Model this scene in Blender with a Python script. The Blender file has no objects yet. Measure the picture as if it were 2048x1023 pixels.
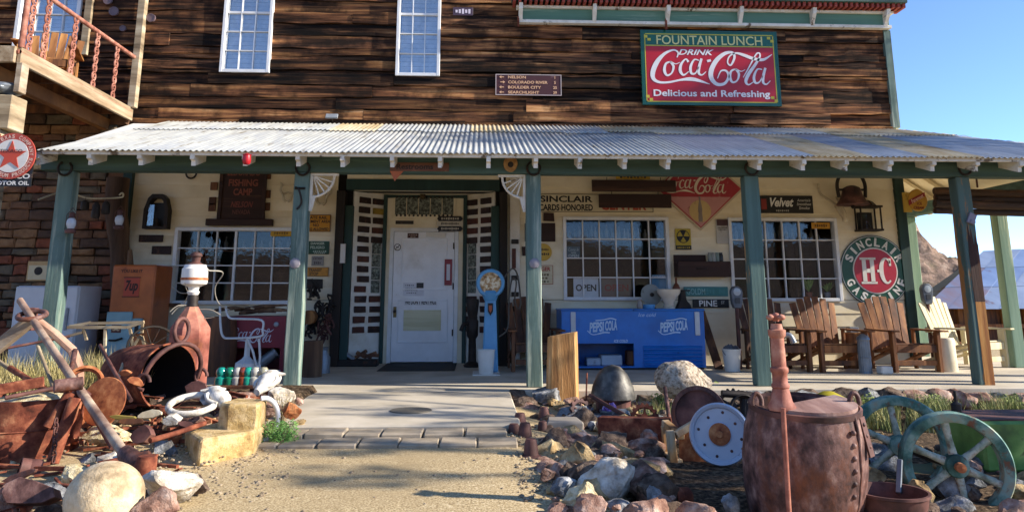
import bpy, math, random
from mathutils import Vector, Matrix, noise
R = math.radians
scene = bpy.context.scene
col = scene.collection
rnd = random.Random(7)

# ------------------------------------------------------------------ camera
F, CX, CY, YAW, PIT, CZ = 1500.0, 1024.0, 291.0, R(2.55), R(11.5), 0.99
cam_data = bpy.data.cameras.new('camera')
cam = bpy.data.objects.new('camera', cam_data)
col.objects.link(cam)
cam.location = (0, 0, CZ)
cam.rotation_euler = (R(90) + PIT, 0, -YAW)
cam_data.sensor_width = 36.0
cam_data.lens = 36.0 * F / 2048.0
cam_data.shift_y = -(511.5 - CY) / 2048.0
cam_data.clip_start = 0.05
cam_data.clip_end = 6000
scene.camera = cam

# ------------------------------------------------------------------ light
SUN_DIR = Vector((0.88, -0.15, 0.44)).normalized()      # towards the sun
SUN_EL = math.asin(SUN_DIR.z)
SUN_AZ = math.atan2(SUN_DIR.x, SUN_DIR.y)
world = bpy.data.worlds.new('World')
scene.world = world
world.use_nodes = True
wn = world.node_tree.nodes
wn.clear()
sky = wn.new('ShaderNodeTexSky')
sky.sky_type = 'NISHITA'
sky.sun_disc = False
sky.sun_elevation = SUN_EL
sky.sun_rotation = SUN_AZ
sky.altitude = 2500
sky.air_density = 0.7
sky.dust_density = 0.0
sky.ozone_density = 3.6
bg = wn.new('ShaderNodeBackground')
bg.inputs['Strength'].default_value = 0.15
wo = wn.new('ShaderNodeOutputWorld')
world.node_tree.links.new(sky.outputs[0], bg.inputs[0])
world.node_tree.links.new(bg.outputs[0], wo.inputs[0])
sd = bpy.data.lights.new('sun', 'SUN')
sd.energy = 4.3
sd.angle = R(0.5)
sd.color = (1.0, 0.91, 0.78)
sun = bpy.data.objects.new('sun', sd)
col.objects.link(sun)
sun.location = (20, -5, 15)
sun.rotation_euler = SUN_DIR.to_track_quat('Z', 'Y').to_euler()
vs = scene.view_settings
vs.view_transform = 'Standard'
vs.look = 'None'
vs.gamma = 1.0
vs.use_curve_mapping = False
vs.exposure = 1.24

# ------------------------------------------------------------------ pixel -> place helpers (photo pixels at a chosen real depth or height)
_cy, _sy, _cp, _sp = math.cos(YAW), math.sin(YAW), math.cos(PIT), math.sin(PIT)
FW = Vector((_sy * _cp, _cy * _cp, _sp))
RT = Vector((_cy, -_sy, 0))
UP = RT.cross(FW)

def ray(px, py):
    return FW + RT * ((px - CX) / F) - UP * ((py - CY) / F)

def at(px, py, Y):
    r = ray(px, py)
    t = Y / r.y
    return Vector((r.x * t, Y, CZ + r.z * t))

def gd(px, py, Z=0.0):
    r = ray(px, py)
    t = (Z - CZ) / r.z
    return Vector((r.x * t, r.y * t, Z))

# ------------------------------------------------------------------ mesh builder
class MB:
    def __init__(s, M=None):
        s.v, s.f, s.M = [], [], M

    def add(s, vs_, fs):
        b = len(s.v)
        if s.M is not None:
            vs_ = [s.M @ Vector(p) for p in vs_]
        s.v.extend([tuple(p) for p in vs_])
        s.f.extend([tuple(b + i for i in q) for q in fs])
        return s

    def box(s, lo, hi):
        (a, b, c), (d, e, f) = lo, hi
        return s.add([(a, b, c), (d, b, c), (d, e, c), (a, e, c), (a, b, f), (d, b, f), (d, e, f), (a, e, f)],
                     [(0, 3, 2, 1), (4, 5, 6, 7), (0, 1, 5, 4), (1, 2, 6, 5), (2, 3, 7, 6), (3, 0, 4, 7)])

    def obox(s, c, size, rot=None):
        c = Vector(c)
        h = Vector(size) * 0.5
        m = rot if rot is not None else Matrix.Identity(3)
        vs_ = [c + m @ Vector((x * h.x, y * h.y, z * h.z)) for z in (-1, 1) for (x, y) in ((-1, -1), (1, -1), (1, 1), (-1, 1))]
        return s.add(vs_, [(0, 3, 2, 1), (4, 5, 6, 7), (0, 1, 5, 4), (1, 2, 6, 5), (2, 3, 7, 6), (3, 0, 4, 7)])

    def bar(s, p0, p1, w, d, up=(0, 0, 1)):
        p0, p1 = Vector(p0), Vector(p1)
        z = (p1 - p0)
        L = z.length
        z.normalize()
        x = z.cross(Vector(up))
        if x.length < 1e-4:
            x = z.cross(Vector((0, 1, 0)))
        x.normalize()
        y = z.cross(x)
        m = Matrix((x, y, z)).transposed()
        return s.obox((p0 + p1) * 0.5, (w, d, L), m)

    def tube(s, pts, r, n=8, cap=True, closed=False):
        pts = [Vector(p) for p in pts]
        k = len(pts)
        rs = r if isinstance(r, (list, tuple)) else [r] * k
        vs_, fs = [], []
        prev = None
        for i, p in enumerate(pts):
            if closed:
                t = pts[(i + 1) % k] - pts[i - 1]
            else:
                t = pts[min(i + 1, k - 1)] - pts[max(i - 1, 0)]
            if t.length < 1e-9:
                t = Vector((0, 0, 1))
            t.normalize()
            if prev is None:
                a = Vector((0, 0, 1)) if abs(t.z) < 0.9 else Vector((1, 0, 0))
                x = t.cross(a).normalized()
            else:
                x = prev - t * prev.dot(t)
                x = x.normalized() if x.length > 1e-6 else t.orthogonal().normalized()
            prev = x
            y = t.cross(x)
            for j in range(n):
                a = 2 * math.pi * j / n
                vs_.append(p + (x * math.cos(a) + y * math.sin(a)) * rs[i])
        for i in range(k if closed else k - 1):
            i2 = (i + 1) % k
            for j in range(n):
                j2 = (j + 1) % n
                fs.append((i * n + j, i * n + j2, i2 * n + j2, i2 * n + j))
        if cap and not closed:
            fs.append(tuple(reversed(range(n))))
            fs.append(tuple((k - 1) * n + j for j in range(n)))
        return s.add(vs_, fs)

    def lathe(s, o, prof, n=24, axis=(0, 0, 1), cap=True, a0=0.0, a1=2 * math.pi):
        """prof: list of (radius, height along axis)"""
        o = Vector(o)
        z = Vector(axis).normalized()
        x = z.orthogonal().normalized() if abs(z.z) < 0.99 else Vector((1, 0, 0))
        y = z.cross(x)
        full = abs(a1 - a0 - 2 * math.pi) < 1e-6
        m = n if full else n + 1
        vs_, fs = [], []
        for (r, h) in prof:
            for j in range(m):
                a = a0 + (a1 - a0) * j / n
                vs_.append(o + z * h + (x * math.cos(a) + y * math.sin(a)) * max(r, 1e-4))
        for i in range(len(prof) - 1):
            for j in range(n):
                j2 = (j + 1) % m
                fs.append((i * m + j, i * m + j2, (i + 1) * m + j2, (i + 1) * m + j))
        if cap and full:
            if prof[0][0] > 1e-3:
                fs.append(tuple(reversed(range(m))))
            if prof[-1][0] > 1e-3:
                fs.append(tuple((len(prof) - 1) * m + j for j in range(m)))
        return s.add(vs_, fs)

    def prism(s, poly, y0, y1):
        """poly of (x,z) seen from -Y, counter-clockwise; from front y0 to back y1"""
        n = len(poly)
        vs_ = [(x, y0, z) for x, z in poly] + [(x, y1, z) for x, z in poly]
        fs = [tuple(range(n)), tuple(range(2 * n - 1, n - 1, -1))]
        for i in range(n):
            j = (i + 1) % n
            fs.append((i, i + n, j + n, j))
        return s.add(vs_, fs)

    def ribbon(s, pts, ws, y0, y1):
        """flat stroke in XZ with widths, a thin solid"""
        P = [Vector((p[0], p[1])) for p in pts]
        k = len(P)
        L, Rr = [], []
        for i in range(k):
            t = P[min(i + 1, k - 1)] - P[max(i - 1, 0)]
            if t.length < 1e-9:
                t = Vector((1, 0))
            t.normalize()
            nrm = Vector((-t.y, t.x)) * ws[i] * 0.5
            L.append(P[i] + nrm)
            Rr.append(P[i] - nrm)
        vs_ = [(p.x, y0, p.y) for p in L] + [(p.x, y0, p.y) for p in Rr] + [(p.x, y1, p.y) for p in L] + [(p.x, y1, p.y) for p in Rr]
        fs = []
        for i in range(k - 1):
            fs += [(i, k + i, k + i + 1, i + 1), (2 * k + i, 2 * k + i + 1, 3 * k + i + 1, 3 * k + i),
                   (i, i + 1, 2 * k + i + 1, 2 * k + i), (k + i, 3 * k + i, 3 * k + i + 1, k + i + 1)]
        return s.add(vs_, fs)

    def mesh(s, name, org, smooth):
        me = bpy.data.meshes.new(name)
        o = Vector(org)
        me.from_pydata([tuple(Vector(p) - o) for p in s.v], [], s.f)
        if smooth:
            me.polygons.foreach_set('use_smooth', [True] * len(me.polygons))
            if smooth < 180:
                me.set_sharp_from_angle(angle=R(smooth))
        me.update()
        return me

    def build(s, name, mat, parent=None, smooth=0, bev=0.0, loc=None, label=None):
        root = parent
        while root is not None and root.parent is not None:
            root = root.parent
        org = root.location if root is not None else (loc if loc is not None else (0, 0, 0))
        me = s.mesh(name, org, smooth)
        me.materials.append(mat)
        o = bpy.data.objects.new(name, me)
        col.objects.link(o)
        if parent is not None:
            o.parent = parent
        else:
            o.location = org
        if bev:
            b = o.modifiers.new('bevel', 'BEVEL')
            b.width = bev
            b.segments = 1
            b.limit_method = 'ANGLE'
            b.angle_limit = R(50)
        if label:
            o['label'] = label
        return o

def thing(name, label, cat, loc=(0, 0, 0), group=None):
    o = bpy.data.objects.new(name, None)
    col.objects.link(o)
    o.location = loc
    o.empty_display_size = 0.1
    o['label'] = label
    o['category'] = cat
    if group:
        o['group'] = group
    return o

def tag(o, label, cat, group=None):
    o['label'] = label
    o['category'] = cat
    if group:
        o['group'] = group
    return o

def struct(o, kind='structure'):
    o['kind'] = kind
    return o

def cr(pts, n=6, closed=False):
    """Catmull-Rom through points of any dimension"""
    P = [Vector(p) for p in pts]
    k = len(P)
    out = []
    for i in range(k if closed else k - 1):
        a, b, c, d = (P[(i - 1) % k], P[i], P[(i + 1) % k], P[(i + 2) % k]) if closed else (P[max(i - 1, 0)], P[i], P[i + 1], P[min(i + 2, k - 1)])
        for j in range(n):
            t = j / n
            out.append(0.5 * ((2 * b) + (c - a) * t + (2 * a - 5 * b + 4 * c - d) * t * t + (3 * b - a - 3 * c + d) * t ** 3))
    if not closed:
        out.append(P[-1])
    return out

# ------------------------------------------------------------------ materials
def C(h):
    h = h.lstrip('#')
    o = []
    for i in (0, 2, 4):
        c = int(h[i:i + 2], 16) / 255
        o.append(c / 12.92 if c <= 0.04045 else ((c + 0.055) / 1.055) ** 2.4)
    return (o[0], o[1], o[2], 1)

def mat(name, c1, c2=None, sc=5.0, st=(1, 1, 1), ramp=(0.35, 0.65), rough=0.75, metal=0.0, bump=0.25, bsc=None,
        wear=None, wsc=3.0, wst=None, wr=(0.55, 0.62), dirt=None, dsc=1.2, dr=(0.5, 0.75), det=6.0, coat=0.0, spec=0.4, dist=0.008, tone=None):
    m = bpy.data.materials.new(name)
    m.use_nodes = True
    nt = m.node_tree
    N, L = nt.nodes, nt.links
    p = N['Principled BSDF']
    p.inputs['Roughness'].default_value = rough
    p.inputs['Metallic'].default_value = metal
    p.inputs['Specular IOR Level'].default_value = spec
    if coat:
        p.inputs['Coat Weight'].default_value = coat
        p.inputs['Coat Roughness'].default_value = 0.15
    tc = N.new('ShaderNodeTexCoord')
    oi = N.new('ShaderNodeObjectInfo')
    ml = N.new('ShaderNodeMath')
    ml.operation = 'MULTIPLY'
    ml.inputs[1].default_value = 37.0
    L.new(oi.outputs['Random'], ml.inputs[0])
    ad = N.new('ShaderNodeVectorMath')
    ad.operation = 'ADD'
    L.new(tc.outputs['Object'], ad.inputs[0])
    L.new(ml.outputs[0], ad.inputs[1])

    def nz(scale, stretch, detail=det, rg=0.6):
        mp = N.new('ShaderNodeMapping')
        mp.inputs['Scale'].default_value = stretch
        L.new(ad.outputs[0], mp.inputs[0])
        n = N.new('ShaderNodeTexNoise')
        n.inputs['Scale'].default_value = scale
        n.inputs['Detail'].default_value = detail
        n.inputs['Roughness'].default_value = rg
        L.new(mp.outputs[0], n.inputs['Vector'])
        return n

    def rmp(src, stops):
        r = N.new('ShaderNodeValToRGB')
        e = r.color_ramp.elements
        while len(e) < len(stops):
            e.new(0.5)
        for i, (pos, c) in enumerate(stops):
            e[i].position = pos
            e[i].color = c if len(c) == 4 else (*c, 1)
        L.new(src, r.inputs[0])
        return r

    def mix(fac, a, b):
        x = N.new('ShaderNodeMix')
        x.data_type = 'RGBA'
        L.new(fac, x.inputs[0])
        for sck, v in ((x.inputs[6], a), (x.inputs[7], b)):
            if isinstance(v, tuple):
                sck.default_value = v
            else:
                L.new(v, sck)
        return x.outputs[2]
    n1 = nz(sc, st)
    c1 = C(c1) if isinstance(c1, str) else c1
    if isinstance(c2, list):
        base = rmp(n1.outputs[0], [(a, C(b)) for a, b in c2]).outputs[0]
    else:
        c2 = C(c2) if c2 else tuple(min(1, x * 0.72) for x in c1[:3]) + (1,)
        base = rmp(n1.outputs[0], [(ramp[0], c1), (ramp[1], c2)]).outputs[0]
    if dirt:
        n3 = nz(dsc, (1, 1, 1), 5)
        f = rmp(n3.outputs[0], [(dr[0], (0, 0, 0, 1)), (dr[1], (0.8, 0.8, 0.8, 1))])
        base = mix(f.outputs[0], base, C(dirt))
    if wear:
        n2 = nz(wsc, wst or st, 8, 0.7)
        f = rmp(n2.outputs[0], [(wr[0], (0, 0, 0, 1)), (wr[1], (1, 1, 1, 1))])
        base = mix(f.outputs[0], base, C(wear))
    if tone:
        mr = N.new('ShaderNodeMapRange')
        mr.inputs[3].default_value, mr.inputs[4].default_value = tone
        wn_ = N.new('ShaderNodeTexWhiteNoise')
        wn_.noise_dimensions = '1D'
        L.new(ml.outputs[0], wn_.inputs['W'])
        L.new(wn_.outputs['Value'], mr.inputs[0])
        x = N.new('ShaderNodeVectorMath')
        x.operation = 'SCALE'
        L.new(base, x.inputs[0])
        L.new(mr.outputs[0], x.inputs['Scale'])
        base = x.outputs[0]
    L.new(base, p.inputs['Base Color'])
    if bump:
        nb = nz(bsc or sc * 4, st, 6, 0.7)
        b = N.new('ShaderNodeBump')
        b.inputs['Strength'].default_value = bump
        b.inputs['Distance'].default_value = dist
        L.new(nb.outputs[0], b.inputs['Height'])
        L.new(b.outputs[0], p.inputs['Normal'])
    return m

def plain(name, c, rough=0.6, metal=0.0, sc=8, bump=0.08, k=0.82, coat=0.0):
    c = C(c) if isinstance(c, str) else c
    return mat(name, c, None, sc=sc, rough=rough, metal=metal, bump=bump, coat=coat)

M = {}
GX, GZ = (0.07, 1, 1), (1, 1, 0.06)
M['oldwood'] = mat('burnt barn wood', '#1c120b', [(0.34, '#0b0705'), (0.45, '#24170f'), (0.53, '#503523'), (0.62, '#8a6242'), (0.74, '#c09468')], sc=11, st=(0.07, 1, 1.2), rough=0.9, bump=0.9, bsc=22, dist=0.02, spec=0.2, dirt='#0c0806', dsc=1.6, dr=(0.44, 0.58), tone=(0.5, 1.9), det=10)
M['cream'] = mat('cream clapboard paint', '#ece1c6', '#dfd0ae', sc=3, st=(0.4, 1, 1), rough=0.6, bump=0.15, bsc=30, dirt='#c4b490', dsc=1.5, dr=(0.55, 0.85))
M['white'] = mat('white window paint', '#e4e4e2', '#d2d2d0', rough=0.5, bump=0.05)
M['whitewear'] = mat('worn white paint', '#e6e0d2', '#cfc7b6', sc=6, rough=0.7, bump=0.3, wear='#6b5a46', wsc=5, wst=(1, 0.15, 1), wr=(0.58, 0.64))
M['green'] = mat('weathered green paint', '#637a72', '#4c5f58', sc=7, st=GZ, rough=0.8, bump=0.7, bsc=20, wear='#9ea898', wsc=9, wst=GZ, wr=(0.5, 0.62), dirt='#2c4640', dsc=2, dr=(0.5, 0.8))
M['greenbeam'] = mat('dark green beam paint', '#48625a', '#33473f', sc=6, st=GX, rough=0.75, bump=0.4, bsc=20, wear='#648070', wsc=4, wst=GX, wr=(0.6, 0.68))
M['greendark'] = mat('dark green trim paint', '#24413c', '#1b332f', sc=5, st=GZ, rough=0.65, bump=0.3)
M['greenpale'] = mat('pale green peeling paint', '#869f88', '#6f8a74', sc=7, st=GZ, rough=0.8, bump=0.5, bsc=20, wear='#b6c3a2', wsc=6, wst=GZ)
M['greenpeel'] = mat('green paint peeled to brown wood', '#5c736c', '#475a54', sc=6, st=GZ, rough=0.8, bump=0.6, bsc=18, wear='#9a6a3c', wsc=2.6, wst=(1, 1, 0.18), wr=(0.54, 0.57))
M['roofwhite'] = mat('galvanised roof sheet', '#b4b5ae', '#94979a', sc=3, st=(4, 0.3, 1), rough=0.5, metal=0.0, bump=0.1, wear='#6f6656', wsc=3.5, wst=(4, 0.3, 1), wr=(0.56, 0.68), dirt='#9a978c', dsc=1.4, dr=(0.5, 0.8), spec=0.6)
M['roofgrey'] = mat('dull galvanised roof sheet', '#a9adb2', '#8d939c', sc=3, st=(4, 0.3, 1), rough=0.45, metal=0.1, bump=0.1, wear='#8a7a64', wsc=3, wst=(3, 0.3, 1), wr=(0.58, 0.72), spec=0.6)
M['roofrust'] = mat('yellowed rusty roof sheet', '#bcae90', '#a48e68', sc=2.5, st=(2, 0.5, 1), rough=0.6, bump=0.15, wear='#8e5f36', wsc=2.5, wst=(2, 0.5, 1), wr=(0.6, 0.72), dirt='#cfc8b6', dsc=1.2)
M['concrete'] = mat('worn concrete', '#c4b9a6', '#ada28e', sc=2.2, rough=0.9, bump=0.25, bsc=60, dirt='#857a69', dsc=1.0, dr=(0.5, 0.85), dist=0.003)
M['gravel'] = mat('decomposed granite', '#b79a68', [(0.34, '#6e5f48'), (0.46, '#a8926c'), (0.56, '#c2ad86'), (0.68, '#dfd0ae')], sc=90, rough=0.95, bump=0.6, bsc=140, dirt='#9a8664', dsc=0.9, dr=(0.42, 0.72), dist=0.006, spec=0.15)
M['paver'] = mat('concrete paver', '#a99a84', '#8e806b', sc=6, rough=0.9, bump=0.5, bsc=50, dirt='#7b6e5b', dsc=3, dr=(0.5, 0.8), dist=0.004)
M['rust'] = mat('red brown rust', '#7a3f28', [(0.32, '#3d1d14'), (0.45, '#6a3626'), (0.57, '#8c5139'), (0.7, '#b47c58')], sc=10, rough=0.88, bump=0.6, bsc=45, dist=0.006, spec=0.25, dirt='#4a261b', dsc=4, dr=(0.48, 0.68), det=9)
M['rustdark'] = mat('dark purple rust', '#4b2f2a', [(0.3, '#2a1815'), (0.48, '#51322c'), (0.6, '#6b453d'), (0.75, '#86604f')], sc=5, rough=0.7, bump=0.3, bsc=40, dist=0.004)
M['rustpurple'] = mat('purplish brown iron', '#6d4c48', [(0.34, '#2e1b17'), (0.46, '#523630'), (0.56, '#6e4f48'), (0.68, '#937468')], sc=15, st=(1, 1, 0.7), rough=0.65, bump=0.5, bsc=34, dist=0.006, wear='#6e3d25', wsc=6, wst=(1, 1, 0.6), wr=(0.5, 0.66), dirt='#3a2420', dsc=3.5, dr=(0.5, 0.7), det=9)
M['rustorange'] = mat('orange rust', '#9c5c34', [(0.3, '#6e3420'), (0.5, '#a5613a'), (0.7, '#c98c5a')], sc=14, rough=0.9, bump=0.5, bsc=60, dist=0.004)
M['iron'] = mat('black iron', '#241f1c', '#37302b', sc=9, rough=0.6, metal=0.4, bump=0.3, wear='#5b3722', wsc=6, wr=(0.6, 0.7))
M['boardbrown'] = mat('dark brown painted board', '#38211a', '#2a1812', sc=6, st=GX, rough=0.7, bump=0.4, bsc=25, wear='#4f3527', wsc=5, wst=GX)
M['plaque'] = mat('dark brown cast plaque', '#3a2721', '#281a17', sc=12, rough=0.6, metal=0.2, bump=0.5, bsc=40, wear='#5b3d30', wsc=7, wr=(0.55, 0.65))
M['plaquered'] = mat('red brown cast plaque', '#5a3023', '#412319', sc=12, rough=0.7, bump=0.5, bsc=40)
M['plaqueyellow'] = mat('ochre cast plaque', '#a88a34', '#82702c', sc=12, rough=0.7, bump=0.5, bsc=40)
M['wood'] = mat('warm weathered wood', '#8a5c32', [(0.3, '#4b2c17'), (0.48, '#80532c'), (0.62, '#a9753f'), (0.78, '#c99a5f')], sc=7, st=(1, 0.12, 0.12), rough=0.75, bump=0.5, bsc=22)
M['wooddark'] = mat('dark stained chair wood', '#4e2f1b', [(0.3, '#2a180e'), (0.5, '#573520'), (0.7, '#85552f')], sc=8, st=(1, 1, 0.12), rough=0.65, bump=0.4, bsc=22)
M['woodorange'] = mat('orange stained chair wood', '#8a5327', [(0.3, '#3a2010'), (0.46, '#6e4222'), (0.6, '#935f33'), (0.76, '#b88a55')], sc=7, st=(1, 1, 0.2), rough=0.65, bump=0.35, bsc=22)
M['woodpale'] = mat('sun bleached timber', '#b9a27c', [(0.3, '#6a5a45'), (0.5, '#9c8a6e'), (0.7, '#c2b498')], sc=8, st=(0.14, 0.14, 1), rough=0.85, bump=0.5, bsc=22)
M['woodbalc'] = mat('weathered fascia timber', '#a58860', [(0.3, '#5c4a38'), (0.46, '#8d775c'), (0.6, '#ad9a80'), (0.75, '#cfc3ae')], sc=7, st=(1, 0.1, 1), rough=0.85, bump=0.5, bsc=22)
M['trunk'] = mat('gnarled trunk wood', '#5a4330', [(0.3, '#2d2017'), (0.5, '#5a4230'), (0.7, '#8a6c4e')], sc=5, st=GZ, rough=0.9, bump=0.9, bsc=14, dist=0.02)
M['pipe'] = mat('rusty pink pipe', '#9a6250', [(0.3, '#6d3e30'), (0.5, '#9a6250'), (0.7, '#b98976')], sc=9, rough=0.75, bump=0.2)
M['black'] = plain('black paint', '#15130f', 0.5)
M['ink'] = plain('black lettering', '#1b1a18', 0.6)
M['offwhite'] = plain('off white lettering', '#e2ddcf', 0.6)
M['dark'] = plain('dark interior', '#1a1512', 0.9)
M['glass'] = None
# ------------------------------------------------------------------ glass
def glass_mat(name, refl, tint=(0.9, 0.95, 1.0, 1)):
    m = bpy.data.materials.new(name)
    m.use_nodes = True
    N, L = m.node_tree.nodes, m.node_tree.links
    N.clear()
    out = N.new('ShaderNodeOutputMaterial')
    mx = N.new('ShaderNodeMixShader')
    tr = N.new('ShaderNodeBsdfTransparent')
    gl = N.new('ShaderNodeBsdfGlossy')
    gl.inputs['Roughness'].default_value = 0.015
    gl.inputs['Color'].default_value = tint
    lw = N.new('ShaderNodeLayerWeight')
    lw.inputs['Blend'].default_value = refl
    nz = N.new('ShaderNodeTexNoise')
    nz.inputs['Scale'].default_value = 2.0
    bp = N.new('ShaderNodeBump')
    bp.inputs['Strength'].default_value = 0.05
    bp.inputs['Distance'].default_value = 0.02
    L.new(nz.outputs[0], bp.inputs['Height'])
    L.new(bp.outputs[0], gl.inputs['Normal'])
    mp = N.new('ShaderNodeMath')
    mp.operation = 'ADD'
    mp.inputs[1].default_value = refl * 0.6
    L.new(lw.outputs['Fresnel'], mp.inputs[0])
    L.new(mp.outputs[0], mx.inputs[0])
    L.new(tr.outputs[0], mx.inputs[1])
    L.new(gl.outputs[0], mx.inputs[2])
    L.new(mx.outputs[0], out.inputs[0])
    return m
M['glass'] = glass_mat('window glass', 0.05)
M['glassup'] = glass_mat('bright sky reflecting window glass', 0.28)
M['blind'] = plain('pale window blind', '#cfd6da', 0.8)

YW, YP, YD = 11.75, 8.86, 12.2          # wall face, post face, door face

# ------------------------------------------------------------------ ground
def ground_z(x, y):
    if y < 5.75:
        z = -0.065 - 0.44 * min(1.0, max(0.0, (5.75 - y) / 6.5))
    else:
        z = -0.065
    if x > 0.3:
        z -= 0.16 * min(1, (x - 0.3) / 1.2)
    if y > 13:
        z -= 0.03 * min(y - 13, 25)
    r = math.hypot(x, y)
    if r > 30:
        z += 0.012 * (r - 30) * (0.4 + 0.6 * noise.noise((x * 0.01, y * 0.01, 3)))
    z += 0.02 * noise.noise((x * 0.8, y * 0.8, 0.3)) * (1 if (y < 8) else 0.2)
    return z

def axis_pts(a, b, fine, far):
    out, v, st = [], 0.0, fine
    pts = [0.0]
    while v < far:
        if v > max(abs(a), abs(b)):
            st *= 1.35
        v += st
        pts.append(v)
    return sorted(set([-p for p in pts] + pts))
gx = axis_pts(-11, 11, 0.22, 1500)
gy = [p + 6 for p in axis_pts(-7, 8, 0.22, 1500)]
gv = [(x, y, ground_z(x, y)) for y in gy for x in gx]
nx = len(gx)
gf = [(j * nx + i, j * nx + i + 1, (j + 1) * nx + i + 1, (j + 1) * nx + i) for j in range(len(gy) - 1) for i in range(nx - 1)]
g = MB()
g.add(gv, gf)
struct(g.build('ground', M['gravel'], smooth=180))

# porch slab with the walk in front of the door
sl = MB()
xl, xr = -2.05, 0.36
front = 8.62
sl.box((-9.6, front, -0.32), (8.5, 13.2, 0.0))
struct(sl.build('porch_floor', M['concrete'], bev=0.012))
wk = MB()
wk.box((xl, 6.352, -0.3), (xr, front - 0.004, -0.003))
walk = struct(wk.build('walkway', M['concrete'], bev=0.012))
# two rows of pavers, each a piece
def paver(x0, x1, y0, y1, z):
    b = MB()
    j = lambda: rnd.uniform(-0.005, 0.005)
    z += rnd.uniform(-0.006, 0.006)
    lo = [(x0 + j(), y0 + j(), -0.35), (x1 + j(), y0 + j(), -0.35), (x1 + j(), y1, -0.35), (x0 + j(), y1, -0.35)]
    hi = [(p[0], p[1], z + rnd.uniform(-0.004, 0.004)) for p in lo]
    b.add(lo + hi, [(0, 3, 2, 1), (4, 5, 6, 7), (0, 1, 5, 4), (1, 2, 6, 5), (2, 3, 7, 6), (3, 0, 4, 7)])
    b.build('paver', M['paver'], walk, bev=0.010)
for row, (y0, y1, z, off) in enumerate(((6.075, 6.345, -0.018, 0.12), (5.79, 6.068, -0.045, -0.03))):
    x = -1.72 + off
    while x < 0.2:
        w = rnd.uniform(0.27, 0.34)
        paver(x, x + w - 0.010, y0, y1, z)
        x += w
p = gd(822, 820)
mh = MB()
mh.lathe((p.x, p.y, 0), [(0.0, 0.002), (0.17, 0.003), (0.185, 0.006), (0.19, 0.001)], 32)
mh.build('utility_cover', mat('cast cover plate', '#7d7566', '#6a6254', sc=14, bump=0.8, bsc=60), walk, smooth=40)

# ------------------------------------------------------------------ building
def rect_sub(rect, holes):
    x0, z0, x1, z1 = rect
    hs = [h for h in holes if h[0] < x1 and h[2] > x0 and h[1] < z1 - 1e-4 and h[3] > z0 + 1e-4]
    if not hs:
        return [rect]
    zs = sorted(set([z0, z1] + [min(max(v, z0), z1) for h in hs for v in (h[1], h[3])]))
    out = []
    for a, b in zip(zs, zs[1:]):
        if b - a < 0.012:
            continue
        cur = x0
        for h in sorted([h for h in hs if h[1] < (a + b) / 2 < h[3]]):
            if h[0] > cur + 0.01:
                out.append((cur, a, h[0], b))
            cur = max(cur, h[2])
        if x1 > cur + 0.01:
            out.append((cur, a, x1, b))
    return out

store = thing('store_building', 'two storey old general store with burnt plank upper wall and cream siding below', 'building', (0.7, YW, 0))
XL, XR = -9.6, at(1785, 262, YW).x
Xstone = at(243, 480, YW).x                       # where the stone wall ends
def rect_px(x0, y0, x1, y1, Y=None):
    Y = YW if Y is None else Y
    a, b, c, d = at(x0, (y0 + y1) / 2, Y), at(x1, (y0 + y1) / 2, Y), at((x0 + x1) / 2, y0, Y), at((x0 + x1) / 2, y1, Y)
    return (a.x, d.z, b.x, c.z)
ZT = at(1000, 252, YW).z                          # roof meets wall
wins = {'L': rect_px(347, 455, 590, 608), 'M': rect_px(1126, 434, 1338, 600), 'R': rect_px(1458, 436, 1676, 602)}
upw = {'A': rect_px(450, -90, 548, 147), 'B': rect_px(795, -90, 882, 154), 'C': rect_px(42, -110, 168, 106)}
dz1 = at(850, 383, YW).z
dx0, dx1 = at(704, 500, YW).x, at(989, 500, YW).x
holes = list(wins.values()) + list(upw.values()) + [(dx0, -0.1, dx1, dz1)]
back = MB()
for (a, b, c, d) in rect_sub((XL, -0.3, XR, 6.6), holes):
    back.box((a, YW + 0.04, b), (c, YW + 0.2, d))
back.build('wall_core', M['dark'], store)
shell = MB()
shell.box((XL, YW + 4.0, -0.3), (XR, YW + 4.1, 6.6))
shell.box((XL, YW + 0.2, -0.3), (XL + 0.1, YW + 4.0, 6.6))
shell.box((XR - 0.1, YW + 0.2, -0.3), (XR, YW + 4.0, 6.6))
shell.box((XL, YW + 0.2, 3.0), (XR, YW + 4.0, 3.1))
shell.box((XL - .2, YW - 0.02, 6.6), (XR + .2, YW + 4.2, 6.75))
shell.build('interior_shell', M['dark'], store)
sidewall = MB()
sidewall.box((XR, YW + 0.03, -0.3), (XR + 0.03, YW + 4.1, 6.6))
sidewall.build('side_siding', M['cream'], store)
# upper planks
def plank(x0, x1, z0, z1, th, m, name='plank', wob=0.008, parent=store, tilt=0.0):
    n = max(2, int((x1 - x0) / 0.16))
    vs_, fs = [], []
    s1, s2 = rnd.random() * 99, rnd.random() * 99
    for i in range(n + 1):
        x = x0 + (x1 - x0) * i / n
        zb = z0 + wob * 2 * noise.noise((x * 2.3, s1, 0))
        zt = z1 + wob * 2 * noise.noise((x * 2.3, s2, 0))
        y = YW - th - 0.006 * noise.noise((x * 1.1, s1, 5))
        vs_ += [(x, y - tilt, zb), (x, y, zt), (x, YW + 0.038, zt), (x, YW + 0.038, zb)]
    for i in range(n):
        a, b = 4 * i, 4 * i + 4
        for k in range(4):
            k2 = (k + 1) % 4
            fs.append((a + k, b + k, b + k2, a + k2))
    fs += [(0, 1, 2, 3), (4 * n + 3, 4 * n + 2, 4 * n + 1, 4 * n)]
    b = MB()
    b.add(vs_, fs)
    return b.build(name, m, parent)
woods = [M['oldwood']]
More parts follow.
